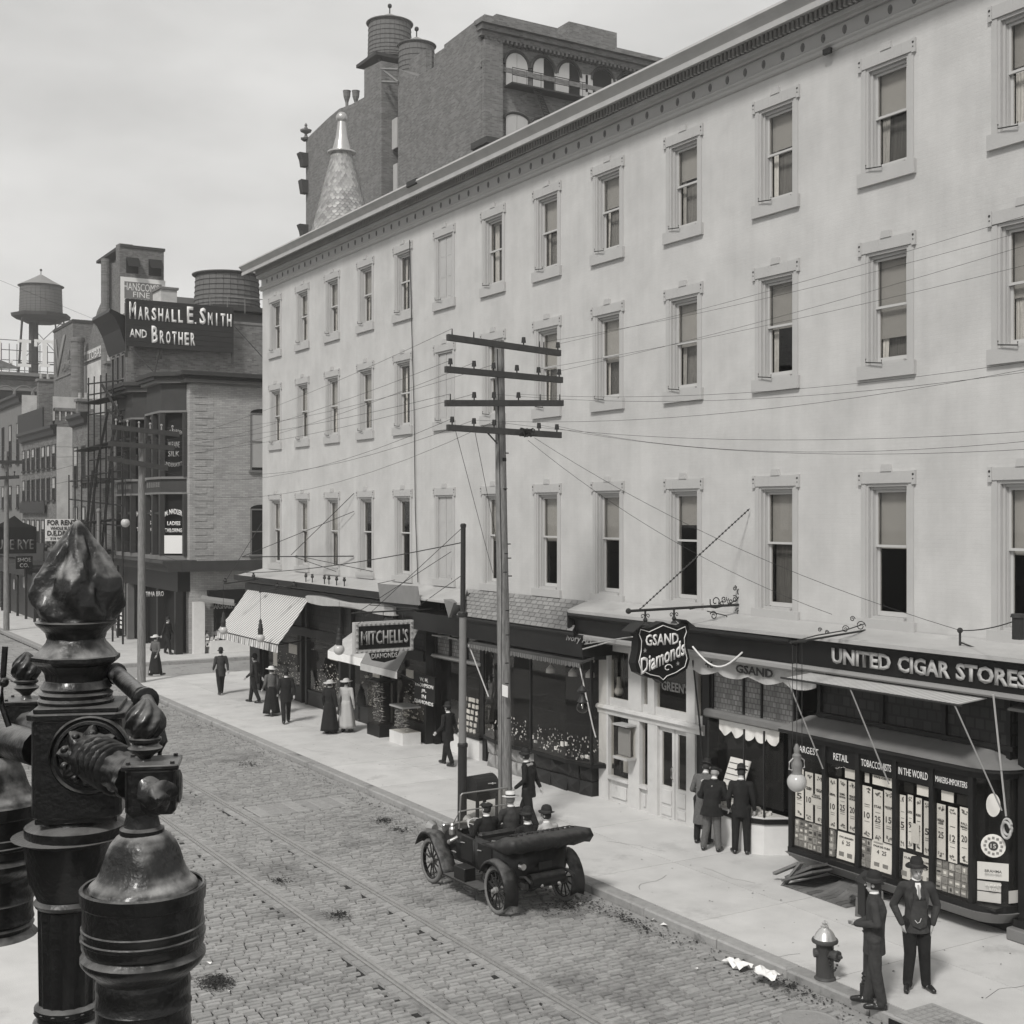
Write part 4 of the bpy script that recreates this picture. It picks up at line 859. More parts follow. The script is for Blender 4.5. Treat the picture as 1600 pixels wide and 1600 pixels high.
# ------------------------------------------------------------ hanging signs and arc lamps
RX = (1, 0, 0)             # signs that hang across the pavement face down the street
gd = thing('shield_sign', 'shield shaped electric sign lettered GSAND Diamonds hanging from an iron pole', 'sign', (16.4, 20.4, 4.4))
US = 20.45
def q(px, py): return PU(px, py, US)
left, right = q(990, 980).x, q(1080, 980).x; cx = (left + right) / 2; hw = (right - left) / 2; top, bot = q(1035, 976).z, q(1035, 1068).z; H = top - bot
out = [(-.92, .02), (-1, .0), (-.86, -.10)]
shape = [(-.88, 0), (-.55, .06), (0, -.05), (.55, .06), (.88, 0), (.93, .10), (.84, .22), (.86, .42), (.95, .62), (.86, .78), (.5, .88), (.15, .93), (0, 1.0), (-.15, .93), (-.5, .88), (-.86, .78), (-.95, .62), (-.86, .42), (-.84, .22), (-.93, .10)]
def sp(k, y): return [(cx + a * hw * k, y, top - H * .47 - (b - .47) * H * (k if k < 1 else 1)) for a, b in shape]
m = MB(); m.plate(sp(1, US), (0, .22, 0)); m.build('sign_body', M_['black'], gd)
for t_, xa, xb, ya, yb, sh_ in (('GSAND.', 1008, 1063, 990, 1008, 0), ('Diamonds', 999, 1071, 1008, 1044, 0)):
    a, b = q(xa, (ya + yb) / 2), q(xb, (ya + yb) / 2)
    up = (0, 0, 1); rt2 = Vector((1, 0, .0)) if t_ != 'Diamonds' else Vector((1, 0, .30))
    text(t_, ((a.x + b.x) / 2, US - .012, (q(1035, ya).z + q(1035, yb).z) / 2), rt2, (0, 0, 1), b.x - a.x, (q(1035, ya).z - q(1035, yb).z) * (1 if t_ != 'Diamonds' else .72), M_['white'], gd, bold=.022, ext=.01)
m = MB(); p = sp(.88, US - .012); m.tube(p + [p[0]], .009, 5); m.build('bead_border', M_['white'], gd)
m = MB(); pts = [(cx + .12 + .11 * math.cos(t) * (1 - t / 9), US - .012, top - H * .74 + .08 * math.sin(t) * (1 - t / 9)) for t in [i * .4 for i in range(14)]]; m.tube(pts, .010, 5); m.build('flourish', M_['white'], gd)
for a, b in ((-.62, .42), (.52, .68)):
    m = MB(); cc_ = Vector((cx + a * hw, US - .006, top - b * H)); m.plate([cc_ + Vector(((.05 if i % 2 == 0 else .02) * math.sin(i * math.pi / 5), 0, (.05 if i % 2 == 0 else .02) * math.cos(i * math.pi / 5))) for i in range(10)], (0, -.004, 0)); m.build('star', M_['greyletters'], gd)
pa, pb = q(993, 955), Vector((18.1, US, q(1172, 951).z)); pz = pa.z
m = MB(); m.tube([(pa.x - .1, US + .1, pz), (18.1, US + .1, pz + .02)], .028, 8); m.ball((pa.x - .1, US + .1, pz), .06, 8, 5); m.build('pole', M_['ironm'], gd)
for a in (-.5, .5):
    x = cx + a * hw; m = MB(); m.tube([(x, US + .1, pz), (x, US + .1, top + .02)], .022, 6); m.lathe((x, US + .1, top), [(.08, 0), (.03, .06), (.05, .1), (.02, .16)], 8)
    scroll(m, (x - .07, US + .1, pz - .12), .05, 1.1, RX, 1, .009, 12); scroll(m, (x + .07, US + .1, pz - .12), .05, 1.1, (-1, 0, 0), 1, .009, 12); m.build('hanger', M_['ironm'], gd)
m = MB(); m.plate([(left - .08, US - .1, top - .12), (left + .2, US - .1, top + .06), (left + .2, US + .3, top + .06), (left - .08, US + .3, top - .12)], (0, 0, .02)); m.build('hood', M_['dpaint2'], gd); m = MB(); m.plate([(right + .08, US - .1, top - .12), (right - .2, US - .1, top + .06), (right - .2, US + .3, top + .06), (right + .08, US + .3, top - .12)], (0, 0, .02)); m.build('hood', M_['dpaint2'], gd)
m = MB()
def qw(px, py, v=17.7): return PU(px, py, US + .1)
scr = [(1118, 940, 14, 1), (1131, 936, 7, -1), (1127, 943, 7, 1), (1141, 940, 7, 1), (1148, 936, 7, -1), (1156, 925, 8, 1), (1148, 919, 5, -1), (1158, 914, 9, -1), (1166, 899, 9, 1), (1115, 962, 9, -1), (1134, 972, 8, 1), (1154, 956, 8, -1)]
for px, py, r_, s_ in scr:
    c = qw(px, py); scroll(m, c, r_ * .0125 * .9, 1.4, RX, s_, .012, 14, R.uniform(0, 3))
m.tube([qw(1078, 952), qw(1100, 947), qw(1118, 950), qw(1135, 946), qw(1150, 938), qw(1160, 925), qw(1163, 908), qw(1170, 896)], .014, 5); m.tube([qw(1105, 955), qw(1135, 962), qw(1140, 975)], .012, 5); m.build('scrollwork', M_['ironm'], gd)
m = MB(); a, b = PV(1171, 795, 18.05), Vector((pa.x + .15, US + .1, pz)); N = 34; m.tube([a, b], .010, 5)
for i in range(N): p = a + (b - a) * ((i + .5) / N); m.ball(p, .024, 6, 4)
m.build('stay_chain', M_['ironm'], gd)
m = MB(); a, b = PU(1082, 1010, US), PV(1160, 1019, 17.2); m.tube([a + (b - a) * t + Vector((0, 0, -.35 * math.sin(math.pi * t))) for t in [i / 12 for i in range(13)]], .018, 6); m.build('cable', M_['white'], gd)
m = MB(); m.tube([PU(988, 995, US), PV(910, 1007, 17.3)], .014, 5); m.build('stay', M_['tin'], gd)

ms = thing('mitchell_sign', "white bordered sign lettered MITCHELL'S with DIAMONDS plaque below", 'sign', (16, 32.8, 4))
UM = 32.8; a, b = PU(554, 973, UM), PU(646, 1016, UM); x0, x1, z1_, z0_ = a.x, b.x, a.z, b.z
bx(x0, x1, UM, UM + .16, z0_, z1_).build('sign_body', M_['trim'], ms); bx(x0 + .12, x1 - .12, UM - .012, UM, z0_ + .11, z1_ - .11).build('panel', M_['black'], ms)
text("MITCHELL'S", ((x0 + x1) / 2, UM - .02, (z0_ + z1_) / 2), RX, UP, (x1 - x0) * .80, .40, M_['greyletters'], ms, bold=.02, ext=.03)
bulb0 = None; bpts = [(x0 + .06 + (x1 - x0 - .12) * i / 12, z) for i in range(13) for z in (z0_ + .055, z1_ - .055)] + [(x, z0_ + (z1_ - z0_) * i / 5) for i in range(1, 5) for x in (x0 + .06, x1 - .06)]
for (x, z) in bpts:
    if bulb0 is None: m = MB(); m.ball((x, UM - .02, z), .034, 6, 4); bulb0 = m.build('bulb', M_['greyletters'], ms); bx0, bz0 = x, z
    else: inst(bulb0, ms, (x - bx0, 0, z - bz0), 'bulb')
a, b = PU(577, 1020, UM), PU(624, 1024, UM); m = MB(); m.plate([(a.x, UM, a.z), (b.x, UM, a.z), (b.x - .1, UM, a.z - .22), ((a.x + b.x) / 2, UM, a.z - .30), (a.x + .1, UM, a.z - .22)], (0, .05, 0)); m.build('plaque', M_['black'], ms)
text('DIAMONDS', ((a.x + b.x) / 2, UM - .012, a.z - .10), RX, UP, (b.x - a.x) * .86, .14, M_['gold'], ms, bold=.02)
pz = PU(558, 958, UM).z; m = MB(); m.tube([(x0 - .05, UM + .08, pz), (18.1, UM + .08, pz + .02)], .025, 6); [m.tube([(x, UM + .08, pz), (x, UM + .08, z1_)], .012, 5) for x in (x0 + .3, x1 - .3, (x0 + x1) / 2)]
m.tube([(x0 + .1, UM + .08, pz), PV(705, 862, 18.05)], .010, 5); m.tube([(x1, UM + .08, pz), PV(720, 900, 18.05)], .010, 5); m.build('pole', M_['ironm'], ms)
# arc lamps
def arc_lamp(pos, label, s=1.0, wires=(), clear=False, big=False, wl=1.2):
    x, y, z = pos
    t = thing('arc_lamp', label, 'lamp', (x, y, z), 'arc lamps hung over the pavement'); r = .125 * s
    m = MB(); m.ball((x, y, z), r * (1.08 if big else 1), 16, 12); m.build('globe', M_['globec'] if clear else M_['globe'], t, smooth=True)
    m = MB(); zb = z + r * .75
    if clear: m.lathe((x, y, zb), [(r * .62, 0), (r * .9, .02), (r * .75, .05), (r * .5, .10), (r * .35, .16), (r * .3, .22), (r * .75, .24), (r * .8, .28), (r * .5, .33), (r * .2, .38)], 14); zt = zb + .38
    else: m.lathe((x, y, zb), [(r * .55, 0), (r * .62, .02), (r * .55, .04), (r * .6, .08), (r * .55, .12), (r * .62, .16), (r * .58, .22), (r * .45, .26), (r * .5, .34), (r * .3, .38), (r * .35, .46), (r * .12, .54)], 14); zt = zb + .54
    m.build('casing', M_['ironm'] if not big else M_['copper'], t, smooth=True)
    if clear: m = MB(); m.cone((x, y, z + .08), (x, y, z - .03), .02, .012, 6); m.build('carbon', M_['white'], t)
    if big:
        m = MB(); [m.tube([(x + sgn * r * .55, y, zb + .30), (x + sgn * r * 1.1, y, zb + .24), (x + sgn * r * 1.15, y, zb + .12), (x + sgn * r * .7, y, zb + .1)], .012, 6) for sgn in (-1, 1)]; m.build('handle', M_['gold'], t)
    m = MB()
    for (dx, dy) in wires or ((0, 0),): m.tube([(x + dx, y + dy, zt - .04), (x + dx, y + dy, z + wl)], .006, 5)
    m.build('hanging_wire', M_['wire'], t); return t
pL = PV(1245, 1222, 15.6); topz = PV(1245, 1003, 15.6).z
arc_lamp(pL, 'large frosted globe arc lamp in front of the cigar bay window', 1.25, ((-.1, 0), (0, 0), (.12, 0)), big=True, wl=topz - pL.z)
br = thing('lamp_bracket', 'scrolled iron bracket reaching from the canopy to the cigar store arc lamp', 'bracket', (17, 16, 4.8))
m = MB(); e = Vector((pL.x, pL.y, topz)); w1 = PV(1352, 985, 17.9); m.tube([e, w1], .02, 6); m.tube([e + Vector((-.15, 0, .0)), e + Vector((.2, 0, 0))], .03, 6); m.tube([e + Vector((0, 0, .02)), PV(1275, 993, 16.4), PV(1320, 985, 17), PV(1350, 975, 17.9)], .012, 5)
for px, py, r_ in ((1332, 967, 5), (1345, 978, 9), (1321, 983, 7), (1281, 984, 4), (1292, 988, 4)): scroll(m, PV(px, py, 16.9), r_ * .0105, 1.5, (.3, -1, 0), 1, .009, 14)
m.build('scroll_arm', M_['ironm'], br)
pL = PV(910, 1105, 16.3); al = arc_lamp(pL, 'clear globe arc lamp hung by a chain before the dark bow window', 1.1, ((0, 0),), clear=True, wl=1.3)
m = MB(); m.tube([(pL.x, pL.y, pL.z + 1.3), PV(988, 993, 17.6)], .016, 5); m.build('lamp_arm', M_['tin'], al)
pL = PV(530, 1015, 16.0); arc_lamp(pL, 'white globe arc lamp hung to the left of the Mitchell sign', 1.35, ((0, 0),), wl=1.5)
pL = PV(407, 997, 15.2); arc_lamp(pL, 'arc lamp hanging in front of the striped awning', 1.2, ((0, 0),), wl=1.7)
pL = PV(349, 985, 14.9); arc_lamp(pL, 'dull globe arc lamp at the far left corner of the striped awning', 1.2, ((0, 0),), wl=1.8)
pL = PV(723, 1097, 17.0); arc_lamp(pL, 'small white globe half hidden behind the iron trolley pole', .9, ((0, 0),), wl=.5)
# iron lamp rig above the striped awning
rg = thing('sign_rig', 'horizontal iron rig with stays above the striped awning', 'bracket', (16.5, 44, 4.8))
m = MB(); a, b = PV(378, 870, 16.6), PV(552, 869, 18.05); m.tube([a, b], .022, 6)
m.tube([PV(455, 867, 17.2), PV(553, 771, 18.05)], .012, 5); m.tube([a, PV(553, 799 - 0, 18.05)], .012, 5); m.tube([PV(350, 912, 15.4), PV(410, 815, 18.05)], .012, 5)
m.tube([PV(350, 912, 15.4), PV(403, 905, 16.8)], .03, 6); m.tube([PV(405, 925, 15.6), PV(462, 915, 17.0)], .03, 6); m.tube([PV(460, 870, 17.4), PV(525, 893, 17.9)], .012, 5); m.tube([PV(462, 868, 17.4), PV(582, 893, 17.9)], .012, 5)
m.build('rig_bars', M_['ironm'], rg)
for px, py, v in ((396, 902, 16.5), (433, 918, 16.3), (459, 916, 17), (397, 905, 16.6), (352, 910, 15.5)):
    c = PV(px, py, v); m = MB(); m.lathe((c.x, c.y, c.z), [(.05, 0), (.07, .06), (.03, .12), (.05, .17)], 8); m.build('insulator', M_['ironm'], rg)
# ------------------------------------------------------------ buildings beyond the side street
def wallwin(par, x, ya, yb, z0, z1, arch=False, mt='stone', blind=None, face='x', d=.12):
    """a built window on a wall: frame, pane, sill; face 'x' looks to the street, 'y' looks towards the camera"""
    def B(a0, a1, b0, b1, dd0, dd1):
        return bx(x + dd0, x + dd1, a0, a1, b0, b1) if face == 'x' else bx(a0, a1, x + dd0, x + dd1, b0, b1)
    w = B(ya, yb, z0, z1, -.02, -.004).build('window', M_['dark'], par)
    lo, hi = min(ya, yb), max(ya, yb); m = MB()
    for (a0, a1, b0, b1) in ((lo, lo + .07, z0, z1), (hi - .07, hi, z0, z1), (lo + .07, hi - .07, (z0 + z1) / 2 - .03, (z0 + z1) / 2 + .03), (lo + .07, hi - .07, z1 - .07, z1)):
        if face == 'x': m.box(x - .06, x - .021, a0, a1, b0, b1)
        else: m.box(a0, a1, x - .06, x - .021, b0, b1)
    m.build('frame', M_[mt], w)
    B(lo - .08, hi + .08, z0 - .12, z0 - .002, -d, .0).build('sill', M_[mt], w)
    if blind: B(lo + .07, hi - .07, z1 - blind * (z1 - z0), z1 - .07, -.034, -.022).build('blind', M_['blind'], w)
    if arch:
        cxm = (lo + hi) / 2; r = (hi - lo) / 2; pts = [(cxm + r * math.cos(t), z1 + r * .35 * math.sin(t)) for t in [math.pi * i / 8 for i in range(9)]]
        m = MB(); m.plate([(x - .02, a, b) if face == 'x' else (a, x - .02, b) for a, b in pts], (.016, 0, 0) if face == 'x' else (0, .016, 0)); m.build('arch', M_['dark'], w)
    return w
# corner building with bay windows
CU, CV = 62.0, 19.2
cb = thing('corner_building', 'three storey corner building of buff brick with dark bay windows over a shop', 'building', (CV, CU, 0))
ZT = PU(350, 600, CU).z
bx(CV, CV + 16, CU, 73.5, 0.1, ZT - .1).build('wall', M_['brickl'], cb); bx(CV + .1, CV + 16, CU + .1, 73.4, ZT - .09, ZT + .0).build('roof', M_['tin'], cb)
bays = [(62.5, 66.9), (67.9, 72.6)]
def cb_out(o, cut=0):
    p = [(CV - o + 0, CU - o)]
    for a, b in bays: p += [(CV - o, a - o * .3), (CV - 1.0 - o, a + .9 - o * .4), (CV - 1.0 - o, b - .9 + o * .4), (CV - o, b + o * .3)]
    p += [(CV - o, 73.5), (CV + 3, 73.5)]
    return p + [(CV + 3, CU + .05), (CV + 16, CU + .05), (CV + 16, CU - o)]
def ring_wall(pts, z0, z1, nm, mt, par): 
    m = MB(); m.rings([[(x, y, z0) for x, y in pts], [(x, y, z1) for x, y in pts]]); return m.build(nm, M_[mt], par)
ring_wall(cb_out(.55), ZT + .32, ZT + .52, 'cornice', 'stoned', cb); ring_wall(cb_out(.42), ZT + .16, ZT + .32, 'cornice', 'dpaint2', cb); ring_wall(cb_out(.28), ZT + .0, ZT + .16, 'cornice', 'stone', cb)
for (a, b) in bays:
    o = [(CV, a), (CV - 1.0, a + .9), (CV - 1.0, b - .9), (CV, b)]
    for z0, z1, nm, g_, mt in ((ZT - 1.35, ZT - .02, 'bay_frieze', .0, 'stoned'), (ZT - 1.45, ZT - 1.35, 'bay_moulding', .1, 'stone'), (8.1, 8.75, 'bay_belt', .03, 'stoned'), (8.75, 8.87, 'bay_moulding', .14, 'stone'), (8.0, 8.1, 'bay_moulding', .1, 'stone'), (4.75, 4.95, 'bay_sill', .1, 'stone')):
        oo = [(CV, a - g_), (CV - 1.0 - g_, a + .9 - g_ * .4), (CV - 1.0 - g_, b - .9 + g_ * .4), (CV, b + g_)]
        ring_wall(oo, z0, z1, nm, mt, cb)
    for z0, z1 in ((8.87, ZT - 1.45), (4.95, 8.0)):
        ring_wall([(x + (CV - x) * .25 + .02, y + ((a + b) / 2 - y) * .08) for x, y in o], z0, z1, 'bay_pane', 'dark', cb)
        for (x, y) in o + [((o[1][0]), (o[1][1] * .5 + o[2][1] * .5))]:
            x = min(x, CV - .08); bx(x - .10, x + .14, y - .13, y + .13, z0, z1).build('bay_post', M_['stoned'], cb)
        zt = z1 - (z1 - z0) * .33
        for (p, q_) in ((o[0], o[1]), (o[1], o[2])):
            m = MB(); m.plate([(p[0], p[1], zt), (q_[0], q_[1], zt), (q_[0], q_[1], zt + .12), (p[0], p[1], zt + .12)], (.06, .06, 0)); m.build('transom_bar', M_['stoned'], cb)
    zt = 8.75 - .1
    for k in range(7): 
        t = (k + .5) / 7; bx(CV - 1.05, CV - 1.02, a + 1.0 + (b - a - 2) * t - .07, a + 1.0 + (b - a - 2) * t + .07, 8.35, 8.62).build('bracket', M_['stone'], cb)
# lettering on the near canted panes
p0, p1 = Vector((CV, bays[0][0], 0)), Vector((CV - 1.0, bays[0][0] + .9, 0)); rt3 = (p0 - p1).normalized(); cen = (p0 + p1) / 2 + Vector((-.0, -.0, 0)); nb = rt3.cross(Vector(UP)); cen = cen + nb * .0
for tx, z, h, w in (('B. LO GARDEN', 11.0, .2, .95), ('W ELAINE', 10.45, .3, .6), ('SILK', 10.0, .28, .6), ('UNDERSKIRTS', 9.55, .2, 1.0)): text(tx, cen + Vector((0, 0, z)), rt3, UP, w, h, M_['greyletters'], cb, bold=.01, arc=.12 if z == 11.0 else (-.1 if z < 9.6 else None))
for dy, kx in ((0, 0), (5.2, 0)):
    for tx, z, h, w in (('M. NADLER.', 7.0, .26, .95), ('LADIES', 6.55, .2, .7), ('TAILORING.', 6.2, .2, .95)): text(tx, cen + Vector((0, dy, z)), rt3, UP, w, h, M_['white'], cb, bold=.03, arc=.14 if z == 7.0 else None)
m = MB(); pc = cen + nb * .02; m.plate([pc - rt3 * .5 + Vector((0, 0, 5.05)), pc + rt3 * .5 + Vector((0, 0, 5.05)), pc + rt3 * .5 + Vector((0, 0, 5.95)), pc - rt3 * .5 + Vector((0, 0, 5.95))], nb * -.01); m.build('window_notice', M_['white'], cb)
z = 4.95; k = 0
while z < ZT - .4:                                    # quoins on the corner
    w = .95 if k % 2 == 0 else .6; bx(CV + .25, CV + .25 + w, CU - .022, CU, z, z + .28).build('quoin', M_['brickl'], cb, bevel=.006); z += .34; k += 1
for (ya, yb) in ((645, 735), (795, 866)):
    a, b = PU(391, ya, CU), PU(412, yb, CU); wallwin(cb, CU, a.x, a.x + 1.25, b.z, a.z, arch=True, face='y', blind=.95 if ya == 645 else None)
extr([(CV - 1.5, 4.62), (CV - 1.45, 4.75), (CV + .2, 4.75), (CV + .2, 4.2), (CV - 1.2, 4.2), (CV - 1.3, 4.45)], CU - .5, 73.4).build('shop_cornice', M_['stoned'], cb)
bx(CV - .5, CV + 16, CU - .6, CU, 4.2, 4.7).build('shop_cornice', M_['stoned'], cb)
bx(CV - .6, CV + .02, CU - .02, 73.4, 3.2, 4.2).build('shop_fascia', M_['dpaint'], cb); bx(CV - .2, CV, 62.6, 73.3, .14, 3.2).build('shop_glazing', M_['dark'], cb)
for y in (62.1, 65.2, 68.3, 71.0, 73.2): bx(CV - .7, CV - .35, y - .15, y + .15, .14, 3.2).build('shop_column', M_['dpaint2'] if y != 71.0 else M_['stone'], cb)
a = PU(311, 990, CU - .3); bx(a.x - .28, a.x + .28, CU - .35, CU - .05, .14, 2.7).build('marble_pier', M_['marble'], cb)
bx(CV + 1.2, CV + 5, CU - .25, CU - .02, .14, 2.9).build('show_window', M_['dark'], cb); bx(CV + .9, CV + 5, CU - .45, CU, .14, .75).build('show_window_base', M_['marble'], cb)
bx(CV + .8, CV + 5, CU - .4, CU - .2, 2.75, 3.25).build('name_board', M_['black'], cb); text("MARSHALL'S", PU(349, 947, CU - .42), RX, UP, 1.3, .26, M_['greyletters'], cb, bold=.02)
MB().plate([PU(316, 930, CU - .3), PU(366, 936, CU - .3), PU(366, 942, CU - 1.0), PU(312, 935, CU - 1.0)], (0, 0, -.15)).build('awning', M_['greyletters'], cb)
text('TIMA BRO', PV(242, 928, 18.0), RX, UP, .9, .25, M_['white'], cb, bold=.02)
m = MB()
for i in range(46): c = PU(R.uniform(322, 360), R.uniform(985, 1012), CU - .3); s = R.uniform(.03, .11); m.plate([c + Vector(p) for p in ((-s, 0, -s), (s, 0, -s), (s, 0, s), (-s * .4, 0, s))], (0, .02, 0))
m.build('display_wares', M_['jewel'], cb, kind='stuff')
for i in range(7):
    for s in (0, 1): c = PV(183 + s * 6, 938 + i * 7, 18.4); bx(c.x, c.x + .02, c.y - .22, c.y + .22, c.z - .07, c.z + .08).build('photo_card', M_['paper'], cb)

# the building with the big board on its flank
mb_ = thing('arched_window_building', 'tall dark brick building with arched windows whose flank carries a rooftop sign board', 'building', (CV, 73.6, 0))
ZM = PU(380, 507, 73.8).z
bx(CV, CV + 16, 73.8, 77.3, .1, ZM).build('wall', M_['brickm'], mb_); bx(CV - .05, CV + 16.05, 73.75, 77.4, ZM, ZM + .15).build('coping', M_['stone'], mb_)
extr([(CV, ZM - .1), (CV - .95, ZM + .3), (CV - 1.0, ZM + .1), (CV - .7, ZM - .2), (CV - .4, ZM - .8), (CV - .2, ZM - 1.4), (CV, ZM - 2)], 73.7, 77.8).build('cornice', M_['dpaint'], mb_)
for y in (74.1, 75.2, 76.3): wallwin(mb_, CV, y, y + .75, 13.4, 16.2, arch=True, mt='stone')
bx(CV - .1, CV - .0, 73.8, 77.3, 4.0, 4.8).build('shop_fascia', M_['dpaint'], mb_)
bd = thing('roof_signboard', 'large dark board lettered MARSHALL E. SMITH AND BROTHER on the brick flank', 'sign board', (22, 73.3, 17))
UB = 73.2; a, b = PU(197, 466, UB), PU(365, 552, UB)
sbz = [(a.z + (b.z - a.z) * k / 9) for k in range(10)]
for k in range(9): bx(a.x, b.x, UB, UB + .06 + .006 * (k % 2), sbz[k + 1] + .012, sbz[k]).build('board', M_['signboard'], bd)
for x in (a.x, b.x - .1, (a.x + b.x) / 2 - 1.2): bx(x, x + .12, UB + .08, UB + .2, b.z - .6, a.z).build('post', M_['arm'], bd)
zc1, zc2 = PU(280, 491, UB).z, PU(260, 524, UB).z
def caps(txt, x0, x1, zc, hb, hs):                       # big first letters, smaller capitals
    cur_ = x0; tot = sum(1.35 if c.isupper() else .3 if c in '. ' else 1.0 for c in txt); w = (x1 - x0) / tot
    for c in txt:
        k = 1.35 if c.isupper() else .3 if c in '. ' else 1.0
        if c not in ' ': 
            h = hb if c.isupper() else hs
            if c == '.': text('.', (cur_ + w * k / 2, UB - .01, zc - hb / 2 + .06), RX, UP, .1, .1, M_['white'], bd)
            else: text(c.upper(), (cur_ + w * k / 2, UB - .01, zc - (hb - h) / 2), RX, UP, w * k * (.72 if c != 'i' else .2), h, M_['white'], bd, bold=.03, ext=.02)
        cur_ += w * k
caps('Marshall E. Smith', PU(200, 0, UB).x, PU(363, 0, UB).x, zc1, .98, .74); caps('Brother', PU(235, 0, UB).x, PU(306, 0, UB).x, zc2, .98, .74)
text('AND', PU(216, 521, UB), RX, UP, .98, .48, M_['white'], bd, bold=.02)
m = MB(); m.tube([PU(205, 544, UB + .05), PU(250, 592, UB - 3)], .03, 5); m.build('stay', M_['wire'], bd); m = MB(); m.tube([PU(365, 508, UB + .05), PU(412, 560, UB - 5)], .03, 5); m.build('stay', M_['wire'], bd); m = MB(); m.tube([PU(248, 550, UB + .05), PU(240, 590, UB - 2)], .05, 5); m.build('stay', M_['wire'], bd)
def water_tank(c, r, h, roof_h, label, taper=.04, hoops=9, legs=None, knob=True, mt='tank'):
    t = thing('water_tank', label, 'water tank', c, 'rooftop water tanks'); c = Vector(c); N = 28; m = MB()
    for i in range(N):                                # separate staves
        a0, a1 = 2 * math.pi * i / N + .006, 2 * math.pi * (i + 1) / N - .006
        def P(a, z, q): rr = q * (1 + taper * (1 - z / h)); return c + Vector((rr * math.cos(a), rr * math.sin(a), z))
        m.add([P(a0, 0, r), P(a1, 0, r), P(a1, h, r), P(a0, h, r), P(a0, 0, r - .12), P(a1, 0, r - .12), P(a1, h, r - .12), P(a0, h, r - .12)], [(0, 1, 2, 3), (0, 3, 7, 4), (1, 5, 6, 2), (3, 2, 6, 7), (4, 7, 6, 5)])
    m.build('stave_wall', M_[mt], t)
    for k in range(hoops):
        z = h * (.04 + .92 * (k / (hoops - 1)) ** 1.25); q = r * (1 + taper * (1 - z / h)) + .02; m = MB(); m.lathe(c, [(q - .02, z - .02), (q + .012, z - .02), (q + .012, z + .02), (q - .02, z + .02)], 28); m.build('hoop', M_['stoned'], t)
    if roof_h: 
        m = MB(); m.lathe(c, [(r * 1.1, h), (r * 1.12, h + .06), (r * .55, h + roof_h * .52), (.12, h + roof_h), (.03, h + roof_h + .05)], 28); m.build('roof', M_['tankroof'], t)
        if knob: m = MB(); m.tube([c + Vector((0, 0, h + roof_h)), c + Vector((0, 0, h + roof_h + .6))], .06, 6); m.ball(c + Vector((0, 0, h + roof_h + .7)), .2, 8, 6); m.build('finial', M_['ironm'], t)
    return t
c = PZ(355, 486, 86); water_tank((c.x, c.y, c.z), 2.08, 2.3, .12, 'broad squat wooden tank behind the roof sign board', hoops=8, knob=False, taper=.05)
c2 = PZ(386, 508, 86); tb = thing('tank_house', 'brick tank house with railing below the broad wooden tank', 'roof structure', (c2.x, c2.y, c2.z - 3)); bx(c2.x - 2.6, c2.x + 3, c2.y - 1, c2.y + 3, ZM - 1, c.z - .35).build('wall', M_['stone'], tb); bx(c2.x - 3, c2.x + 3.2, c2.y - 2, c2.y + 3.4, c.z - .35, c.z - .05).build('deck', M_['stoned'], tb)
m = MB(); p, q_ = PZ(328, 461, 82), PZ(411, 468, 82); m.tube([p, q_], .03, 5); [m.tube([p + (q_ - p) * t, p + (q_ - p) * t - Vector((0, 0, 1.0))], .03, 5) for t in (0, .33, .66, 1)]; m.build('railing', M_['stone'], tb)
p = PZ(272, 470, 88); c3 = thing('stepped_parapet', 'pale stepped parapet rising behind the sign board', 'parapet', (p.x, p.y, p.z)); bx(p.x - .9, p.x + .2, p.y, p.y + 2, p.z - 3, p.z + .75).build('pier', M_['whitewall'], c3); bx(p.x + .2, p.x + 2.4, p.y, p.y + 3, p.z - 3, p.z + .3).build('parapet_wall', M_['stone'], c3); bx(p.x - 1, p.x + .3, p.y - .1, p.y + 2.1, p.z + .75, p.z + .9).build('coping', M_['stone'], c3)

# scaffolded gap and the row beyond
gp = thing('gutted_building', 'low dark gutted building behind the builders scaffolding', 'building', (CV, 77.4, 0))
bx(CV + .4, CV + 12, 77.5, 81.0, .1, 8.6).build('wall', M_['brickd'], gp); bx(CV - .9, CV + .4, 77.45, 81.2, 8.9, 9.15).build('porch_roof', M_['stoned'], gp); bx(CV - .3, CV + .4, 77.5, 81, 4.2, 4.9).build('shop_fascia', M_['dpaint'], gp)
m = MB()
for i in range(7): m.box(CV - .85, CV - .7, 77.5 + i * .55, 77.6 + i * .55, 8.6, 9.2)
m.build('porch_rafters', M_['arm'], gp)
sf = thing('scaffolding', 'builders scaffolding of poles and ladders in front of the gutted building', 'scaffolding', (18, 78, 0))
for k, (px, v, yt) in enumerate(((137, 17.6, 590), (147, 18.3, 588), (156, 17.5, 586), (165, 18.2, 583), (176, 17.5, 592), (184, 18.3, 600), (192, 17.6, 650), (128, 17.6, 745), (118, 17.7, 740), (108, 17.7, 742))):
    p = PV(px, yt, v); m = MB(); m.cone((p.x, p.y, .1), (p.x + R.uniform(-.05, .05), p.y, p.z), .055, .04, 6); m.build('pole', M_['scaff'], sf)
for (a, b, v) in (((137, 600), (190, 594), 17.6), ((140, 617), (192, 608), 17.6), ((137, 648), (195, 640), 17.6), ((140, 700), (195, 690), 17.6), ((128, 745), (190, 735), 17.6), ((110, 752), (190, 748), 17.7), ((108, 780), (190, 790), 17.7), ((108, 812), (190, 822), 17.7), ((137, 720), (196, 712), 17.6)):
    m = MB(); m.tube([PV(*a, v), PV(*b, v)], .045, 5); m.build('ledger', M_['scaff'], sf)
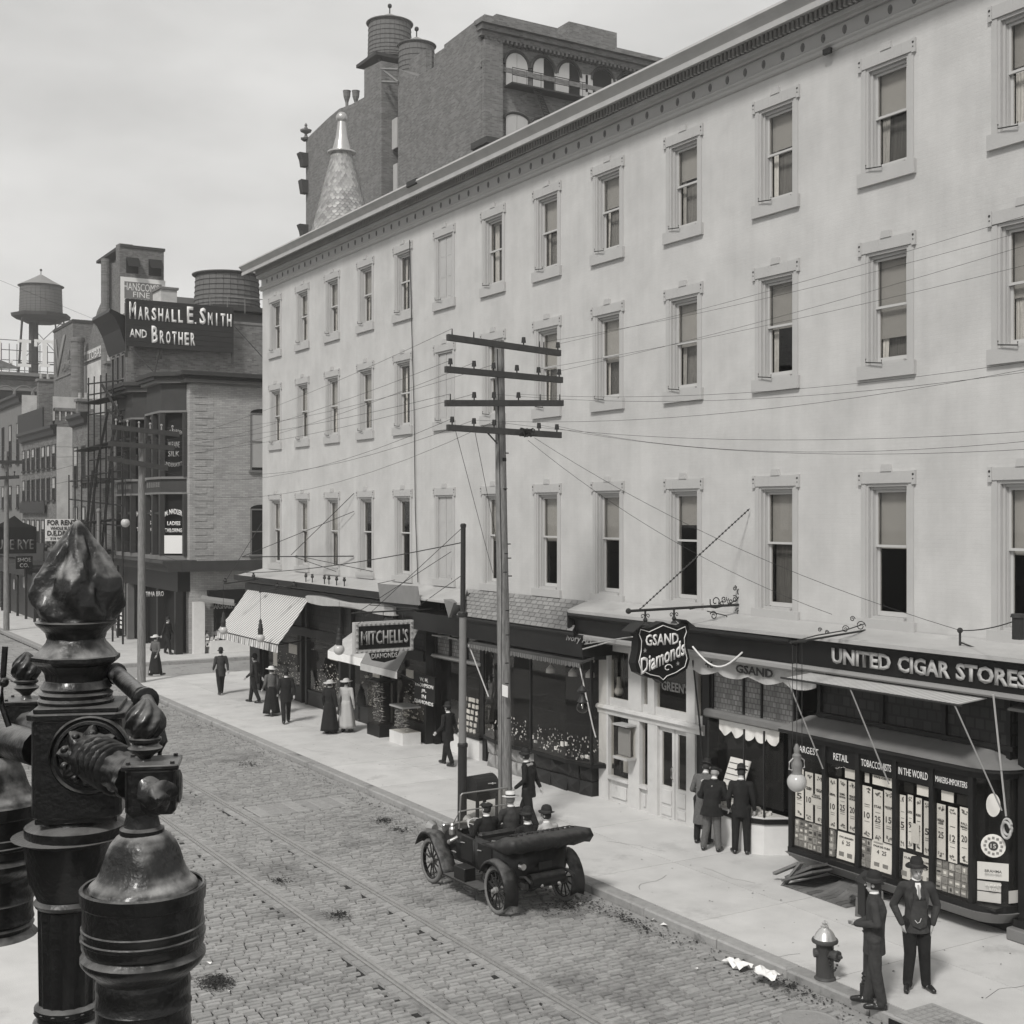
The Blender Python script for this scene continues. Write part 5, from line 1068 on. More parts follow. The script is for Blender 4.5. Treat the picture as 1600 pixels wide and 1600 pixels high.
for (a, b) in (((182, 640), (160, 860)), ((176, 700), (178, 860)), ((146, 735), (132, 860)), ((152, 735), (138, 860)), ((170, 640), (150, 740)), ((190, 640), (172, 700)), ((196, 660), (168, 640)), ((160, 600), (190, 650))):
    pa_, pb_ = PV(*a, 17.4), PV(*b, 17.4); m = MB(); sx = Vector((.0, .28, 0))
    m.tube([pa_, pb_], .04, 5); m.tube([pa_ + sx, pb_ + sx], .04, 5); n_ = int((pa_ - pb_).length / .35)
    for i in range(1, n_): q_ = pb_ + (pa_ - pb_) * (i / n_); m.tube([q_, q_ + sx], .025, 4)
    m.build('ladder', M_['scaff'], sf)
for (a, b) in (((140, 632), (190, 620)), ((128, 706), (190, 690)), ((110, 820), (186, 812))): 
    pa_, pb_ = PV(*a, 17.9), PV(*b, 17.9); MB().plate([pa_ + Vector((-.5, 0, 0)), pb_ + Vector((-.5, 0, 0)), pb_ + Vector((.5, 0, 0)), pa_ + Vector((.5, 0, 0))], (0, 0, .05)).build('platform', M_['scaff'], sf)
def YV(px, v=CV): return PV(px, 900, v).y
def row_building(name, label, pxr, pxl, ztop, wallm, sidem, cols, rows, corn=.45, v=CV, cm='dpaint2', extra=0):
    a, b = YV(pxr, v), YV(pxl, v); t = thing(name, label, 'building', (v, a, 0))
    bx(v, v + 16, a, b, .1, ztop).build('wall', M_[wallm], t); bx(v - .02, v + 16, a - .03, a - .001, .1, ztop + .02).build('flank_wall', M_[sidem], t)
    extr([(v, ztop - .6), (v - corn * .5, ztop - .5), (v - corn * .6, ztop - .2), (v - corn, ztop - .05), (v - corn, ztop + .15), (v, ztop + .2)], a, b).build('cornice', M_[cm], t)
    for (z0, z1) in rows:
        for k in range(cols):
            y = a + (b - a) * (k + .5) / cols; w_ = min(.5, (b - a) / cols * .3); wallwin(t, v, y - w_, y + w_, z0, z1, mt='stoned', blind=R.choice([None, .4, .5]))
    bx(v - .25, v + .0, a + .1, b - .1, 3.6, 4.4).build('shop_fascia', M_['dpaint'], t); bx(v - .05, v - .005, a + .2, b - .2, .14, 3.6).build('shop_glazing', M_['dark'], t)
    return t, a, b
t, a, b = row_building('narrow_brick_house', 'narrow brick house with two windows a floor beside the scaffolding', 137, 113, 13.3, 'brickm', 'brickm', 2, ((5.4, 7.5), (8.9, 11.4)))
t, a, b = row_building('plain_brick_house', 'brick house with pale rendered flank and a board across its front', 89, 34, PV(60, 675, CV).z, 'brickm', 'whitewall', 7, ((4.9, 6.6), (8.0, 9.6), (10.3, 11.9)))
bx(CV - .4, CV - .3, a + 2.8, b - .5, 13.0, 14.6).build('roof_board', M_['signboard'], t); bx(CV - .25, CV - .2, a + 3, b - .5, 7.1, 7.9).build('wall_board', M_['signboard'], t); bx(CV - .3, CV - .2, a + 3, b, 3.6, 4.9).build('wall_board', M_['signboard'], t)
t, a, b = row_building('whitewashed_gable_house', 'taller pale house with heavy cornice and whitewashed flank wall', 34.5, -30, PV(33, 618, CV).z, 'stone', 'whitewall', 6, ((7.5, 9.3), (11.0, 14.2)), cm='dpaint2')
t, a, b = row_building('distant_street_row', 'far row of brick fronts closing the left edge of the street', -31, -160, 13.0, 'brickm', 'brickm', 14, ((5.0, 7.0), (8.6, 10.8)))
t = thing('rear_wing_building', 'dark brick rear wing with pierced parapet behind the pale flanked house', 'building', (22, 100, 0)); p, q_ = PU(85, 640, 100), PU(125, 640, 100); bx(p.x, q_.x + 1, 100, 112, 3, p.z - .8).build('wall', M_['brickm'], t)
for k in range(5): x = p.x + .1 + k * (q_.x - p.x) / 4.4; bx(x, x + .25, 100, 100.3, p.z - .8, p.z - .1).build('parapet_post', M_['brickd'], t)
bx(p.x, q_.x + 1, 99.9, 100.4, p.z - .1, p.z + .15).build('coping', M_['brickd'], t)
# advertised brick warehouse and the tower with the grocers board
V3 = 30.0; wh = thing('advertised_warehouse', 'brick warehouse with stepped roofline and a tower painted HANSCOMS FINE GROCERIES', 'building', (V3, 100, 0))
U3 = PV(187, 500, V3).y
prof = [(187, 660), (187, 380), (181, 383), (181, 410), (172, 412), (172, 462), (161, 466), (152, 486), (140, 528), (128, 550), (116, 553), (116, 660)]
MB().plate([PV(x, y, V3) for x, y in prof], (1.2, 0, 0)).build('street_wall', M_['brickm'], wh)
a, b = PU(187, 381, U3), PU(256, 393, U3); zr = a.z
bx(V3 + 1.21, b.x, U3 - .01, U3 + 9, 5, b.z).build('tower', M_['brickm'], wh); bx(V3 + .05, b.x + .1, U3 - .1, U3 + 9, b.z, b.z + .25).build('coping', M_['stoned'], wh)
for (x0_, y0_, x1_, y1_) in ((197, 402, 216, 428), (232, 405, 252, 432)):
    p, q_ = PU(x0_, y0_, U3), PU(x1_, y1_, U3); w = bx(p.x, q_.x, U3 - .05, U3 - .012, q_.z, p.z).build('window', M_['dark'], wh)
    MB().plate([(p.x, U3 - .1, p.z), (q_.x, U3 - .1, p.z), (q_.x, U3 - .8, p.z - .9), (p.x, U3 - .8, p.z - .9)], (0, -.05, 0)).build('shutter', M_['dpaint'], w)
bx(V3 - .01, V3 + 1.2, U3 - .02, U3 + .3, 5, b.z).build('tower_corner', M_['brickm'], wh)
p, q_ = PU(188, 432, U3), PU(258, 502, U3); bd2 = bx(p.x, q_.x, U3 - .06, U3 - .012, q_.z, p.z).build('painted_board', M_['white'], wh); bx(p.x + .35, q_.x - .35, U3 - .09, U3 - .061, q_.z + .4, p.z - .4).build('panel', M_['stone'], bd2)
text("HANSCOM'S", PU(221, 449, U3 - .1), RX, UP, 3.2, .72, M_['white'], bd2, bold=0); text('FINE', PU(221, 461, U3 - .1), RX, UP, 1.5, .5, M_['white'], bd2, bold=0); text('GROCERIES', PU(221, 472, U3 - .1), RX, UP, 3.2, .5, M_['white'], bd2, bold=0)
m = MB(); p = PV(165, 470, V3 - .5); m.cone((p.x, p.y, 12), (p.x, p.y, PV(165, 405, V3 - .5).z), .42, .42, 12); m.build('flue', M_['brickd'], wh)
p, q_ = PV(187, 532, V3 - .1), PV(127, 560, V3 - .1)
for y0_, y1_, mt_ in ((0, 1.1, 'brickd'),): MB().plate([PV(127, 553, V3 - .12), PV(187, 526, V3 - .12), PV(187, 545, V3 - .12), PV(127, 568, V3 - .12)], (.1, 0, 0)).build('painted_band', M_['whitewall'], wh); MB().plate([PV(130, 556, V3 - .16), PV(184, 531, V3 - .16), PV(184, 542, V3 - .16), PV(130, 564, V3 - .16)], (.03, 0, 0)).build('painted_band', M_['stone'], wh)
MB().plate([PV(117, 578, V3 - .1), PV(187, 550, V3 - .1), PV(187, 625, V3 - .1), PV(117, 625, V3 - .1)], (.08, 0, 0)).build('whitewash_panel', M_['whitewall'], wh)
text('TOBACCOS', PV(156, 549, V3 - .2), FX, UP, 9, .7, M_['white'], wh)
m = MB(); p = PV(121, 560, 29); m.cone((p.x, p.y, 8), (p.x, p.y, PV(121, 530, 29).z), .62, .62, 14); t = thing('round_chimney', 'stout round brick chimney left of the stepped warehouse wall', 'chimney', (p.x, p.y, 8)); m.build('shaft', M_['brickd'], t); m = MB(); m.lathe((p.x, p.y, PV(121, 530, 29).z), [(.7, -.3), (.72, .1), (.5, .15)], 14); m.build('rim', M_['brickd'], t)
ad = thing('painted_ad_wall', 'dark brick building with large slanting painted advertisement', 'building', (31, 118, 0)); a, b = PV(114, 560, 31.5), PV(84, 560, 31.5)
bx(31.5, 44, a.y, b.y, 4, PV(84, 520, 31.5).z).build('wall', M_['brickm'], ad); bx(31.4, 44, a.y - .1, b.y + .1, PV(84, 520, 31.5).z, PV(84, 520, 31.5).z + .3).build('coping', M_['stoned'], ad)
for tx, x, y, w, h in (('V', 93, 556, 6, 4.2), ('IS', 110, 553, 2.6, 1.2), ('HOWELLS', 106, 571, 6, 1.1)): text(tx, PV(x, y, 31.4), FX, UP, w, h, M_['stone'], ad, bold=.02, shear=.2 if tx == 'V' else 0)
MB().plate([PV(86, 592, 31.4), PV(112, 581, 31.4), PV(112, 583, 31.4), PV(86, 594, 31.4)], (.05, 0, 0)).build('painted_line', M_['stone'], ad)
for k in range(5): p = PZ(104 + k * 8.5, 533, 150); bx(p.x - .2, p.x + .2, p.y, p.y + .3, p.z - 2, p.z + .9).build('roof_post', M_['stoned'], ad)
p = PZ(103, 524, 150); bx(p.x - .5, p.x + 3.2, p.y - .1, p.y + .4, p.z - .1, p.z + .3).build('roof_beam', M_['stone'], ad)
# department store with arcade, roof letters, water tower
LU = 185; ls = thing('arcaded_store', 'far department store with arched arcade and low pediment', 'building', (40, LU, 0))
a, b = PU(-40, 575, LU), PU(86, 588, LU); zt = b.z; bx(a.x, b.x, LU, LU + 20, 5, zt).build('wall', M_['brickm'], ls)
for dz, pr_, mt_ in ((.0, .9, 'stone'), (-.5, .5, 'stoned'), (-2.0, .2, 'stone')): bx(a.x - pr_, b.x + pr_, LU - pr_, LU, zt + dz - .25, zt + dz + .2).build('cornice', M_[mt_], ls)
for px in (-18, 8, 37, 65):
    p = PU(px, 618, LU); r_ = 1.15; m = MB(); m.plate([(p.x + r_ * math.cos(t), LU - .05, p.z + r_ * math.sin(t)) for t in [math.pi * i / 10 for i in range(11)]] + [(p.x - r_, LU - .05, p.z - 3), (p.x + r_, LU - .05, p.z - 3)], (0, .03, 0)); o = m.build('window', M_['dark'], ls)
    m = MB(); m.tube([(p.x + (r_ + .15) * math.cos(t), LU - .1, p.z + (r_ + .15) * math.sin(t)) for t in [math.pi * i / 12 for i in range(13)]], .16, 5); m.build('arch', M_['stone'], o)
m = MB(); m.plate([PU(-45, 575, LU), PU(32, 575, LU), PU(-5, 560, LU)], (0, 1, 0)); m.build('pediment', M_['brickm'], ls)
rl = thing('roof_letters', 'skeleton roof letters reading LIT on an iron frame under the water tower', 'sign', (40, LU + 3, 25))
for tx, px, w in (('L', 4, 2.3), ('I', 38, 1.5), ('T', 70, 2.6)):
    p = PU(px, 552, LU + 4); q2_ = Vector((0, 0, 0))
    if tx == 'L': bs = ((-.5, -.2, -1.5, 1.7), (-.5, 1.2, -1.9, -1.3), (1.0, 1.35, -1.9, -.8))
    elif tx == 'I': bs = ((-.3, .3, -1.5, 1.5), (-.9, .9, -1.9, -1.5), (-.9, .9, 1.5, 1.9))
    else: bs = ((-.3, .3, -1.5, 1.5), (-1.4, 1.5, 1.5, 1.9), (-1.4, -1.0, .9, 1.5), (1.1, 1.5, .9, 1.5), (-.7, .7, -1.9, -1.5))
    m = MB(); [m.box(p.x + x0_, p.x + x1_, LU + 4, LU + 4.15, p.z + z0_, p.z + z1_) for x0_, x1_, z0_, z1_ in bs]; m.build('letter', M_['white'], rl)
m = MB(); a, b = PU(-10, 535, LU + 4.4), PU(86, 560, LU + 4.4)
for k in range(9): m.tube([(a.x + (b.x - a.x) * k / 8, LU + 4.4, b.z - 2.5), (a.x + (b.x - a.x) * k / 8, LU + 4.4, a.z)], .05, 4)
for k in range(4): m.tube([(a.x, LU + 4.4, b.z - 2 + k * 1.4), (b.x, LU + 4.4, b.z - 2 + k * 1.4)], .05, 4)
m.build('frame', M_['ironm'], rl)
c = PZ(64, 491, 200); wt = water_tank((c.x, c.y, c.z), 3.1, 4.3, 1.9, 'conical roofed tank on tall legs above the far left roofs', hoops=10)
ws = thing('tank_tower', 'iron legged platform with thick central riser under the far left tank', 'tower', (c.x, c.y, c.z - 12))
m = MB(); m.lathe((c.x, c.y, c.z), [(2.4, -1.4), (3.2, -1.0), (4.4, -.6), (4.5, -.1), (3.3, -.02)], 8); m.build('platform', M_['stoned'], ws)
m = MB(); m.cone((c.x - 1.1, c.y, c.z - 12), (c.x - 1.1, c.y, c.z - 1.2), .75, .7, 10); m.build('riser', M_['stoned'], ws)
for dx, dy in ((-3.2, -2), (-2.4, 2), (3.0, -2), (2.6, 2)): m = MB(); m.tube([(c.x + dx * 1.25, c.y + dy * 1.3, c.z - 12), (c.x + dx, c.y + dy, c.z - 1)], .13, 5); m.build('leg', M_['ironm'], ws)
m = MB()
for z in (-4.5, -8): m.tube([(c.x - 3.5, c.y - 2, c.z + z), (c.x + 3.3, c.y - 2, c.z + z)], .1, 4)
m.tube([(c.x - 3.6, c.y - 2, c.z - 8), (c.x + 3, c.y - 2, c.z - 1)], .05, 4); m.tube([(c.x + 3.6, c.y - 2, c.z - 8), (c.x - 3, c.y - 2, c.z - 1)], .05, 4); m.tube([(c.x, c.y, c.z - 1.2), (c.x + 5.8, c.y, c.z - 1.4)], .1, 4); m.build('brace', M_['ironm'], ws)

# the tall brick block behind the long building
V1 = 45.0; UT = PV(752, 100, V1).y; UE = PV(476, 300, V1).y
tb_ = thing('tall_brick_building', 'tall dark brick block with shuttered arched windows and stepped blank side wall', 'building', (V1, UT, 0))
prof = [(752, 420), (752, 36), (694, 92), (694, 125), (672, 138), (668, 150), (625, 150), (624, 420), (600, 420), (600, 95), (568, 105), (568, 155), (530, 170), (478, 222), (476, 420)]
pf = [(752, 600), (752, 22), (694, 70), (694, 96), (648, 118), (622, 108), (621, 600)]
def pol(pts, nm, th=1.5): return MB().plate([PV(x, y, V1) for x, y in pts], (th, 0, 0)).build(nm, M_['brickd'], tb_)
pol([(757, 600), (757, 22), (694, 70), (694, 96), (652, 119), (622, 108), (622, 600)], 'side_wall'); pol([(596, 600), (596, 95), (569, 108), (569, 152), (549, 163), (530, 170), (512, 185), (478, 218), (478, 600)], 'side_wall')
bx(V1 + 2.5, V1 + 3, PV(622, 0, V1).y, PV(596, 0, V1).y, 5, PV(610, 114, V1 + 2.5).z).build('shaft_wall', M_['brickd'], tb_); bx(V1 + .05, V1 + 3, PV(596, 0, V1).y + .01, PV(596, 0, V1).y + .3, 5, PV(596, 114, V1).z).build('shaft_side', M_['brickd'], tb_)
for (x0_, y0_, x1_, y1_) in ((596, 170, 607, 235), (596, 268, 607, 330)):
    p, q_ = PV(x0_, y0_, V1 + 2.4), PV(x1_ + 3, y1_, V1 + 2.4); w = bx(V1 + 2.42, V1 + 2.48, p.y, q_.y, q_.z, p.z).build('window', M_['dark'], tb_); bx(V1 + 2.3, V1 + 2.4, p.y, q_.y, q_.z, q_.z + (p.z - q_.z) * .6).build('shutter', M_['stone'], w)
for (x0_, y0_, x1_, y1_) in ((614, 188, 622, 230), (616, 258, 622, 330)): p, q_ = PV(x0_, y0_, V1 + 1), PV(x1_, y1_, V1 + 1); bx(V1 + .9, V1 + 1, p.y, q_.y, q_.z, p.z).build('shutter', M_['trim'], tb_)
m = MB()
for y in (108, 128): m.tube([PV(597, y, V1 - .1), PV(622, y + 1, V1 - .1)], .12, 4)
m.tube([PV(597, 108, V1 - .1), PV(622, 128, V1 - .1)], .1, 4); m.build('shaft_brace', M_['stone'], tb_)
XR = PU(1200, 100, UT).x; zc = PU(757, 47, UT).z
bx(V1 + 1.52, XR, UT, UT + 30, 5, zc - .3).build('front_wall', M_['brickd'], tb_)
bx(V1 - .02, V1 + 1.5, UT - .02, UT + .3, 5, zc - .3).build('corner_pier', M_['brickd'], tb_)
for z_, pj in ((zc + .3, 1.1), (zc - .05, .8), (zc - .4, .5), (PU(757, 103, UT).z, .15)): bx(V1 - pj * .5 - .03, XR, UT - pj, UT + .02, z_ - .17, z_ + .165).build('cornice', M_['brickd'], tb_)
p, q_ = PU(757, 22, UT + 1), PU(865, 60, UT + 1); bx(V1 + 1.53, q_.x, UT + .5, UT + 10, zc - .5, p.z).build('parapet', M_['brickd'], tb_)
p, q_ = PU(957, 62, UT + 2), PU(1034, 95, UT + 2); bx(p.x, q_.x, UT + 8, UT + 16, zc, PU(1000, 60, UT + 8).z).build('penthouse', M_['brickd'], tb_)
dtm = MB(); x = V1
while x < XR: dtm.box(x, x + .18, UT - .5, UT - .02, zc - .78, zc - .58); x += .36
dtm.build('dentils', M_['brickd'], tb_, kind='stuff')
arx = [(806, 82, 137), (848, 90, 146), (888, 97, 152), (941, 108, 150), (981, 115, 160), (1020, 122, 170)]
for k, (px, yt, yb) in enumerate(arx):
    for row in (0, 1, 2):
        dy = 85 * row; p = PU(px, yt + dy, UT); q_ = PU(px, yb + dy, UT); r_ = .9; z1 = p.z - .4; z0 = q_.z
        pts = [(p.x + r_ * math.cos(t), z1 - .6 + (r_ * math.sin(t) if row == 0 else .35 * math.sin(t) + .3)) for t in [math.pi * i / 10 for i in range(11)]] + [(p.x - r_, z0), (p.x + r_, z0)]
        pane = k > 2; w = MB().plate([(a_, UT - .08, b_) for a_, b_ in pts], (0, .06, 0)).build('window', M_['dark'], tb_)
        m = MB(); m.tube([(p.x + (r_ + .15) * math.cos(t), UT - .12, z1 - .6 + (r_ + .15) * math.sin(t) * (1 if row == 0 else .5)) for t in [math.pi * i / 12 for i in range(13)]], .11, 5); m.build('arch', M_['stoned'], w)
        half = [(p.x, z0), (p.x, z1 + (0 if row == 0 else 0))]
        L_ = [q for q in pts[5:11]] + [(p.x - r_, z0), (p.x, z0)]; R_ = pts[:6] + [(p.x, z0), (p.x + r_, z0)]
        if k in (0, 1, 2): MB().plate([(a_, UT - .13, b_) for a_, b_ in L_], (0, .04, 0)).build('shutter', M_['trim'], w)
        if k == 0: MB().plate([(a_ + .03, UT - .13, b_) for a_, b_ in pts[:6] + [(p.x, z0), (p.x + r_, z0)][0:1] + [(p.x + r_, z0)]], (0, .04, 0)).build('shutter', M_['trim'], w)
        if k > 0: bx(p.x + r_ + .05, p.x + r_ + .75, UT - .14, UT - .1, z0, z1 - .3).build('shutter', M_['trim'], w)
        if k > 2: bx(p.x - r_ - .7, p.x - r_ - .05, UT - .14, UT - .1, z0, z1 - .3).build('shutter', M_['trim'], w)
fe = thing('fire_escape', 'iron fire escape balcony and stair on the tall brick block', 'fire escape', (V1 + 2, UT - 1, 38)); p, q_ = PU(788, 137, UT), PU(905, 152, UT); zb = PU(806, 138, UT).z
MB().box(p.x, q_.x, UT - 1.1, UT - .02, zb - .12, zb).build('balcony', M_['ironm'], fe); m = MB()
for k in range(2): m.tube([(p.x, UT - 1.1, zb + .5 + .5 * k), (q_.x, UT - 1.1, zb + .5 + .5 * k)], .03, 4)
x = p.x
while x < q_.x: m.tube([(x, UT - 1.1, zb), (x, UT - 1.1, zb + 1)], .025, 4); x += 1.2
m.build('railing', M_['ironm'], fe); zs = zb - 4
MB().box(p.x - .2, p.x + 3, UT - 1.1, UT - .02, zs - .12, zs).build('balcony', M_['ironm'], fe)
m = MB(); s0, s1 = Vector((PU(826, 140, UT).x, UT - .7, zb)), Vector((PU(845, 190, UT).x, UT - .7, PU(845, 190, UT).z)); m.tube([s0, s1], .07, 4); m.tube([s0 + Vector((.5, 0, 0)), s1 + Vector((.5, 0, 0))], .07, 4)
for i in range(12): q2 = s0 + (s1 - s0) * (i / 12); m.tube([q2, q2 + Vector((.5, 0, 0))], .06, 4)
m.build('stair', M_['ironm'], fe)
c = PZ(609, 96, 112); water_tank((c.x, c.y, c.z), 1.85, 3.2, .95, 'larger conical roofed wooden tank high above the tall brick block', hoops=9)
c = PZ(651, 112, 108); water_tank((c.x, c.y, c.z - .6), 1.5, 2.7, .8, 'smaller conical roofed tank beside the larger one on the tall block', hoops=7)
t = thing('timber_staging', 'timber staging under the larger tank on the tall block', 'roof structure', (c.x - 2, c.y, c.z - 3)); c = PZ(609, 98, 112); bx(c.x - 2.3, c.x + 2.0, c.y - 2, c.y + 2, c.z - .3, c.z - .02).build('deck', M_['stoned'], t)
for dx in (-1.6, 1.5): bx(c.x + dx - .12, c.x + dx + .12, c.y - 1.5, c.y - 1.2, c.z - 8, c.z - .3).build('leg', M_['stoned'], t)
for k, (px, lab) in enumerate(((542, 'left one of the two funnel vents on the stepped roof edge'), (555, 'right one of the two funnel vents on the stepped roof edge'))):
    c = PZ(px + (1 if k else 0), 160, 112); t = thing('funnel_vent', lab, 'roof vent', (c.x, c.y, c.z), 'funnel roof vents'); m = MB(); m.lathe((c.x, c.y, c.z), [(.12, -.8), (.14, 0), (.3, .5), (.34, .95)], 10); m.build('funnel', M_['brickd'], t); m = MB(); m.lathe((c.x, c.y, c.z), [(.34, .95), (.37, 1.0), (.2, 1.05)], 10); m.build('rim', M_['stone'], t)
p = PV(478, 216, V1); t = thing('roof_urn', 'small stone urn at the far top corner of the tall block', 'urn', (p.x, p.y, p.z)); m = MB(); m.lathe((p.x, p.y, p.z), [(.3, 0), (.15, .2), (.12, .4), (.5, .6), (.55, .75), (.2, .85), (.1, 1.1), (.15, 1.2), (.03, 1.4)], 10); m.build('urn', M_['brickd'], t); m = MB(); m.lathe((p.x, p.y, p.z), [(.5, -.2), (.5, 0), (.3, .02)], 4); m.build('pedestal', M_['stoned'], t)
for y_ in (243, 285, 355):
    p = PV(474, y_, V1 - .5); w_ = .35 if y_ != 285 else .2; m = MB(); m.plate([(p.x - w_, p.y, p.z + .3), (p.x + .5, p.y, p.z + .3), (p.x + .5, p.y, p.z - .9), (p.x, p.y, p.z - .9), (p.x - .1, p.y, p.z - .3)], (0, .8, 0)); m.build('end_bracket', M_['stoned'], tb_)
p = PV(765, 222, 40); t = thing('cornice_fragment', 'end of a bracketed cornice peeping over the long roof', 'building', (p.x, p.y, 10))
bx(p.x, p.x + 6, p.y, p.y + 1.5, 5, p.z - .8).build('wall', M_['brickd'], t)
for dz, pj in ((0, 1.0), (-.4, .7), (-.8, .3)): bx(p.x - pj * .5, p.x + 6, p.y - pj * .5, p.y + 1.5, p.z + dz - .2, p.z + dz + .2).build('cornice', M_['stoned'], t)
# turret spire with fish scale slates
sx_ = PZ(534, 345, 60.0); sp_ = thing('turret_spire', 'slender spire clad in pale fish scale slates with metal cap and ball', 'spire', (sx_.x, sx_.y, 14))
zof = lambda y: PZ(534, y, 60).z; r1 = 2.85; z_b, z_t = 14.5, zof(238)
def rad(z): t = (z - z_b) / (z_t - z_b); return r1 * (1 - t) + .43 * t
m = MB(); m.lathe((sx_.x, sx_.y, 0), [(rad(z_b + (z_t - z_b) * k / 10) - .02, z_b + (z_t - z_b) * k / 10) for k in range(11)], 24); m.build('cone', M_['stone'], sp_, smooth=True)
m = MB(); z = z_b; k = 0
while z < z_t - .05:
    r_ = rad(z); n_ = 32; h_ = .22
    for i in range(n_):
        a0 = 2 * math.pi * (i + .5 * (k % 2)) / n_; hw_ = math.pi / n_ * .96; zt_ = z + h_; vs = []
        for (da, dz, rr) in ((-1, 1, rad(zt_) + .0), (1, 1, rad(zt_) + .0), (1, .35, r_ + .02), (.55, .05, r_ + .045), (0, -.08, r_ + .055), (-.55, .05, r_ + .045), (-1, .35, r_ + .02)):
            a_ = a0 + hw_ * da; vs.append((sx_.x + rr * math.cos(a_), sx_.y + rr * math.sin(a_), z + h_ * dz))
        m.add(vs, [tuple(range(7))])
    z += .135; k += 1
m.build('scale_slates', M_['slate'], sp_, kind='stuff')
m = MB(); m.lathe((sx_.x, sx_.y, z_t), [(.50, -.08), (.66, -.04), (.66, .02), (.45, .06), (.28, .7), (.17, 1.5), (.14, zof(205) - z_t), (.2, zof(204) - z_t), (.2, zof(200) - z_t), (.12, zof(199) - z_t), (.14, zof(193) - z_t)], 20); m.build('cap', M_['zinc'], sp_, smooth=True)
m = MB(); m.ball((sx_.x, sx_.y, zof(184)), .27, 14, 10); m.build('ball', M_['steel'], sp_, smooth=True)
# signs far up the street
t = thing('whiskey_sign', 'black street sign lettered PURE RYE at the far left edge', 'sign', (17, 82, 6)); a, b = PU(-12, 824, 82), PU(57, 862, 82); bx(a.x, b.x, 82, 82.2, b.z - .1, a.z).build('board', M_['black'], t); text('PURE RYE', ((a.x + b.x) / 2 - .1, 81.98, (a.z + b.z) / 2 - .3), RX, UP, (b.x - a.x) * .95, .6, M_['stone'], t, bold=.01)
m = MB(); m.plate([(a.x, 82, a.z), (b.x, 82, a.z), (b.x - .8, 82, a.z + .3), ((a.x + b.x) / 2, 82, a.z + .7), (a.x + .6, 82, a.z + .3)], (0, .2, 0)); m.build('crest', M_['dpaint2'], t)
t = thing('rent_sign', 'white board lettered FOR RENT half hidden by the iron finial', 'sign', (18, 80, 6)); a, b = PU(71, 811, 80), PU(121, 845, 80); bx(a.x, b.x, 80, 80.1, b.z, a.z).build('board', M_['white'], t)
for tx, k, w, h in (('FOR RENT', .84, .9, .27), ('WHOLE BLDG', .58, .7, .16), ('D.E.DREW', .36, .9, .25), ('518 WALNUT', .12, .7, .13)): text(tx, ((a.x + b.x) / 2, 79.98, b.z + (a.z - b.z) * k), RX, UP, (b.x - a.x) * w, h * 1.2, M_['ink'], t, bold=.03)
t = thing('small_shop_sign', 'small faint white lettered sign over the dark shop at far left', 'sign', (18, 84, 3)); c = PU(38, 879, 84); bx(c.x - .5, c.x + .5, 84, 84.1, c.z - .4, c.z + .4).build('board', M_['black'], t); text('SHOE\nCO.', (c.x, 83.98, c.z), RX, UP, .8, .6, M_['greyletters'], t, bold=.02)

# street level frontage beyond the scaffolding: porches, awnings and stalls that reach out over the pavement
for (y0_, y1_, zz, lab) in ((79.5, 85.5, 3.1, 'dark wooden shop porch past the scaffolding'), (88, 97, 3.5, 'deep shadowed shop porch under the PURE RYE sign'), (100, 113, 3.3, 'farthest dark shop porch along the street')):
    t = thing('shop_porch', lab, 'porch', (17.5, y0_, .13)); bx(16.3, 19.1, y0_, y1_, zz, zz + .18).build('roof', M_['dpaint2'], t); bx(16.9, 19.1, y0_ + .3, y1_ - .3, .14, zz - .5).build('stall_front', M_['dpaint'], t)
    for k in range(4): y_ = y0_ + .1 + (y1_ - y0_ - .3) * k / 3; bx(16.35, 16.5, y_, y_ + .15, .14, zz).build('post', M_['dpaint2'], t)
    bx(16.28, 16.34, y0_, y1_, zz - .55, zz + .05).build('sign_band', M_['signboard'], t)
for k, (y_, z_) in enumerate(((81, 2.2), (83.5, 2.0), (91, 2.4), (94.5, 2.1), (104, 2.0))):
    t = thing('hanging_sign', ['small pale sign board below the scaffolding porch', 'second small pale board in the dark frontage by the scaffolding', 'small pale notice under the PURE RYE sign', 'narrow pale board hung beyond the PURE RYE sign', 'farthest small pale notice in the dark frontage'][k], 'sign', (16.8, y_, z_)); bx(16.8, 16.84, y_ - .3, y_ + .3, z_ - .35, z_ + .35).build('board', M_['greyletters'], t)

for k, (px, py, Z_, w_, h_) in enumerate(((176, 585, 84, .45, 1.3), (210, 572, 80, .4, .9), (70, 612, 96, .5, 1.5), (130, 640, 84, .4, 1.0))):
    c = PZ(px, py, Z_); t = thing('brick_chimney', ['brick chimney rising behind the scaffolding top', 'short chimney in front of the arched window building roof', 'chimney on the pale gabled house roof at far left', 'small chimney beside the narrow brick house'][k], 'chimney', (c.x, c.y, c.z - 3)); bx(c.x - w_, c.x + w_, c.y - .35, c.y + .35, c.z - 4, c.z + h_ * .5).build('stack', M_['brickm'], t); bx(c.x - w_ - .1, c.x + w_ + .1, c.y - .45, c.y + .45, c.z + h_ * .5, c.z + h_ * .5 + .18).build('cap', M_['stone'], t)
    for q in (-.5, .5): m = MB(); m.cone((c.x + q * w_, c.y, c.z + h_ * .5 + .18), (c.x + q * w_, c.y, c.z + h_ * .5 + .6), .13, .11, 8); m.build('chimney_pot', M_['brickl'], t)
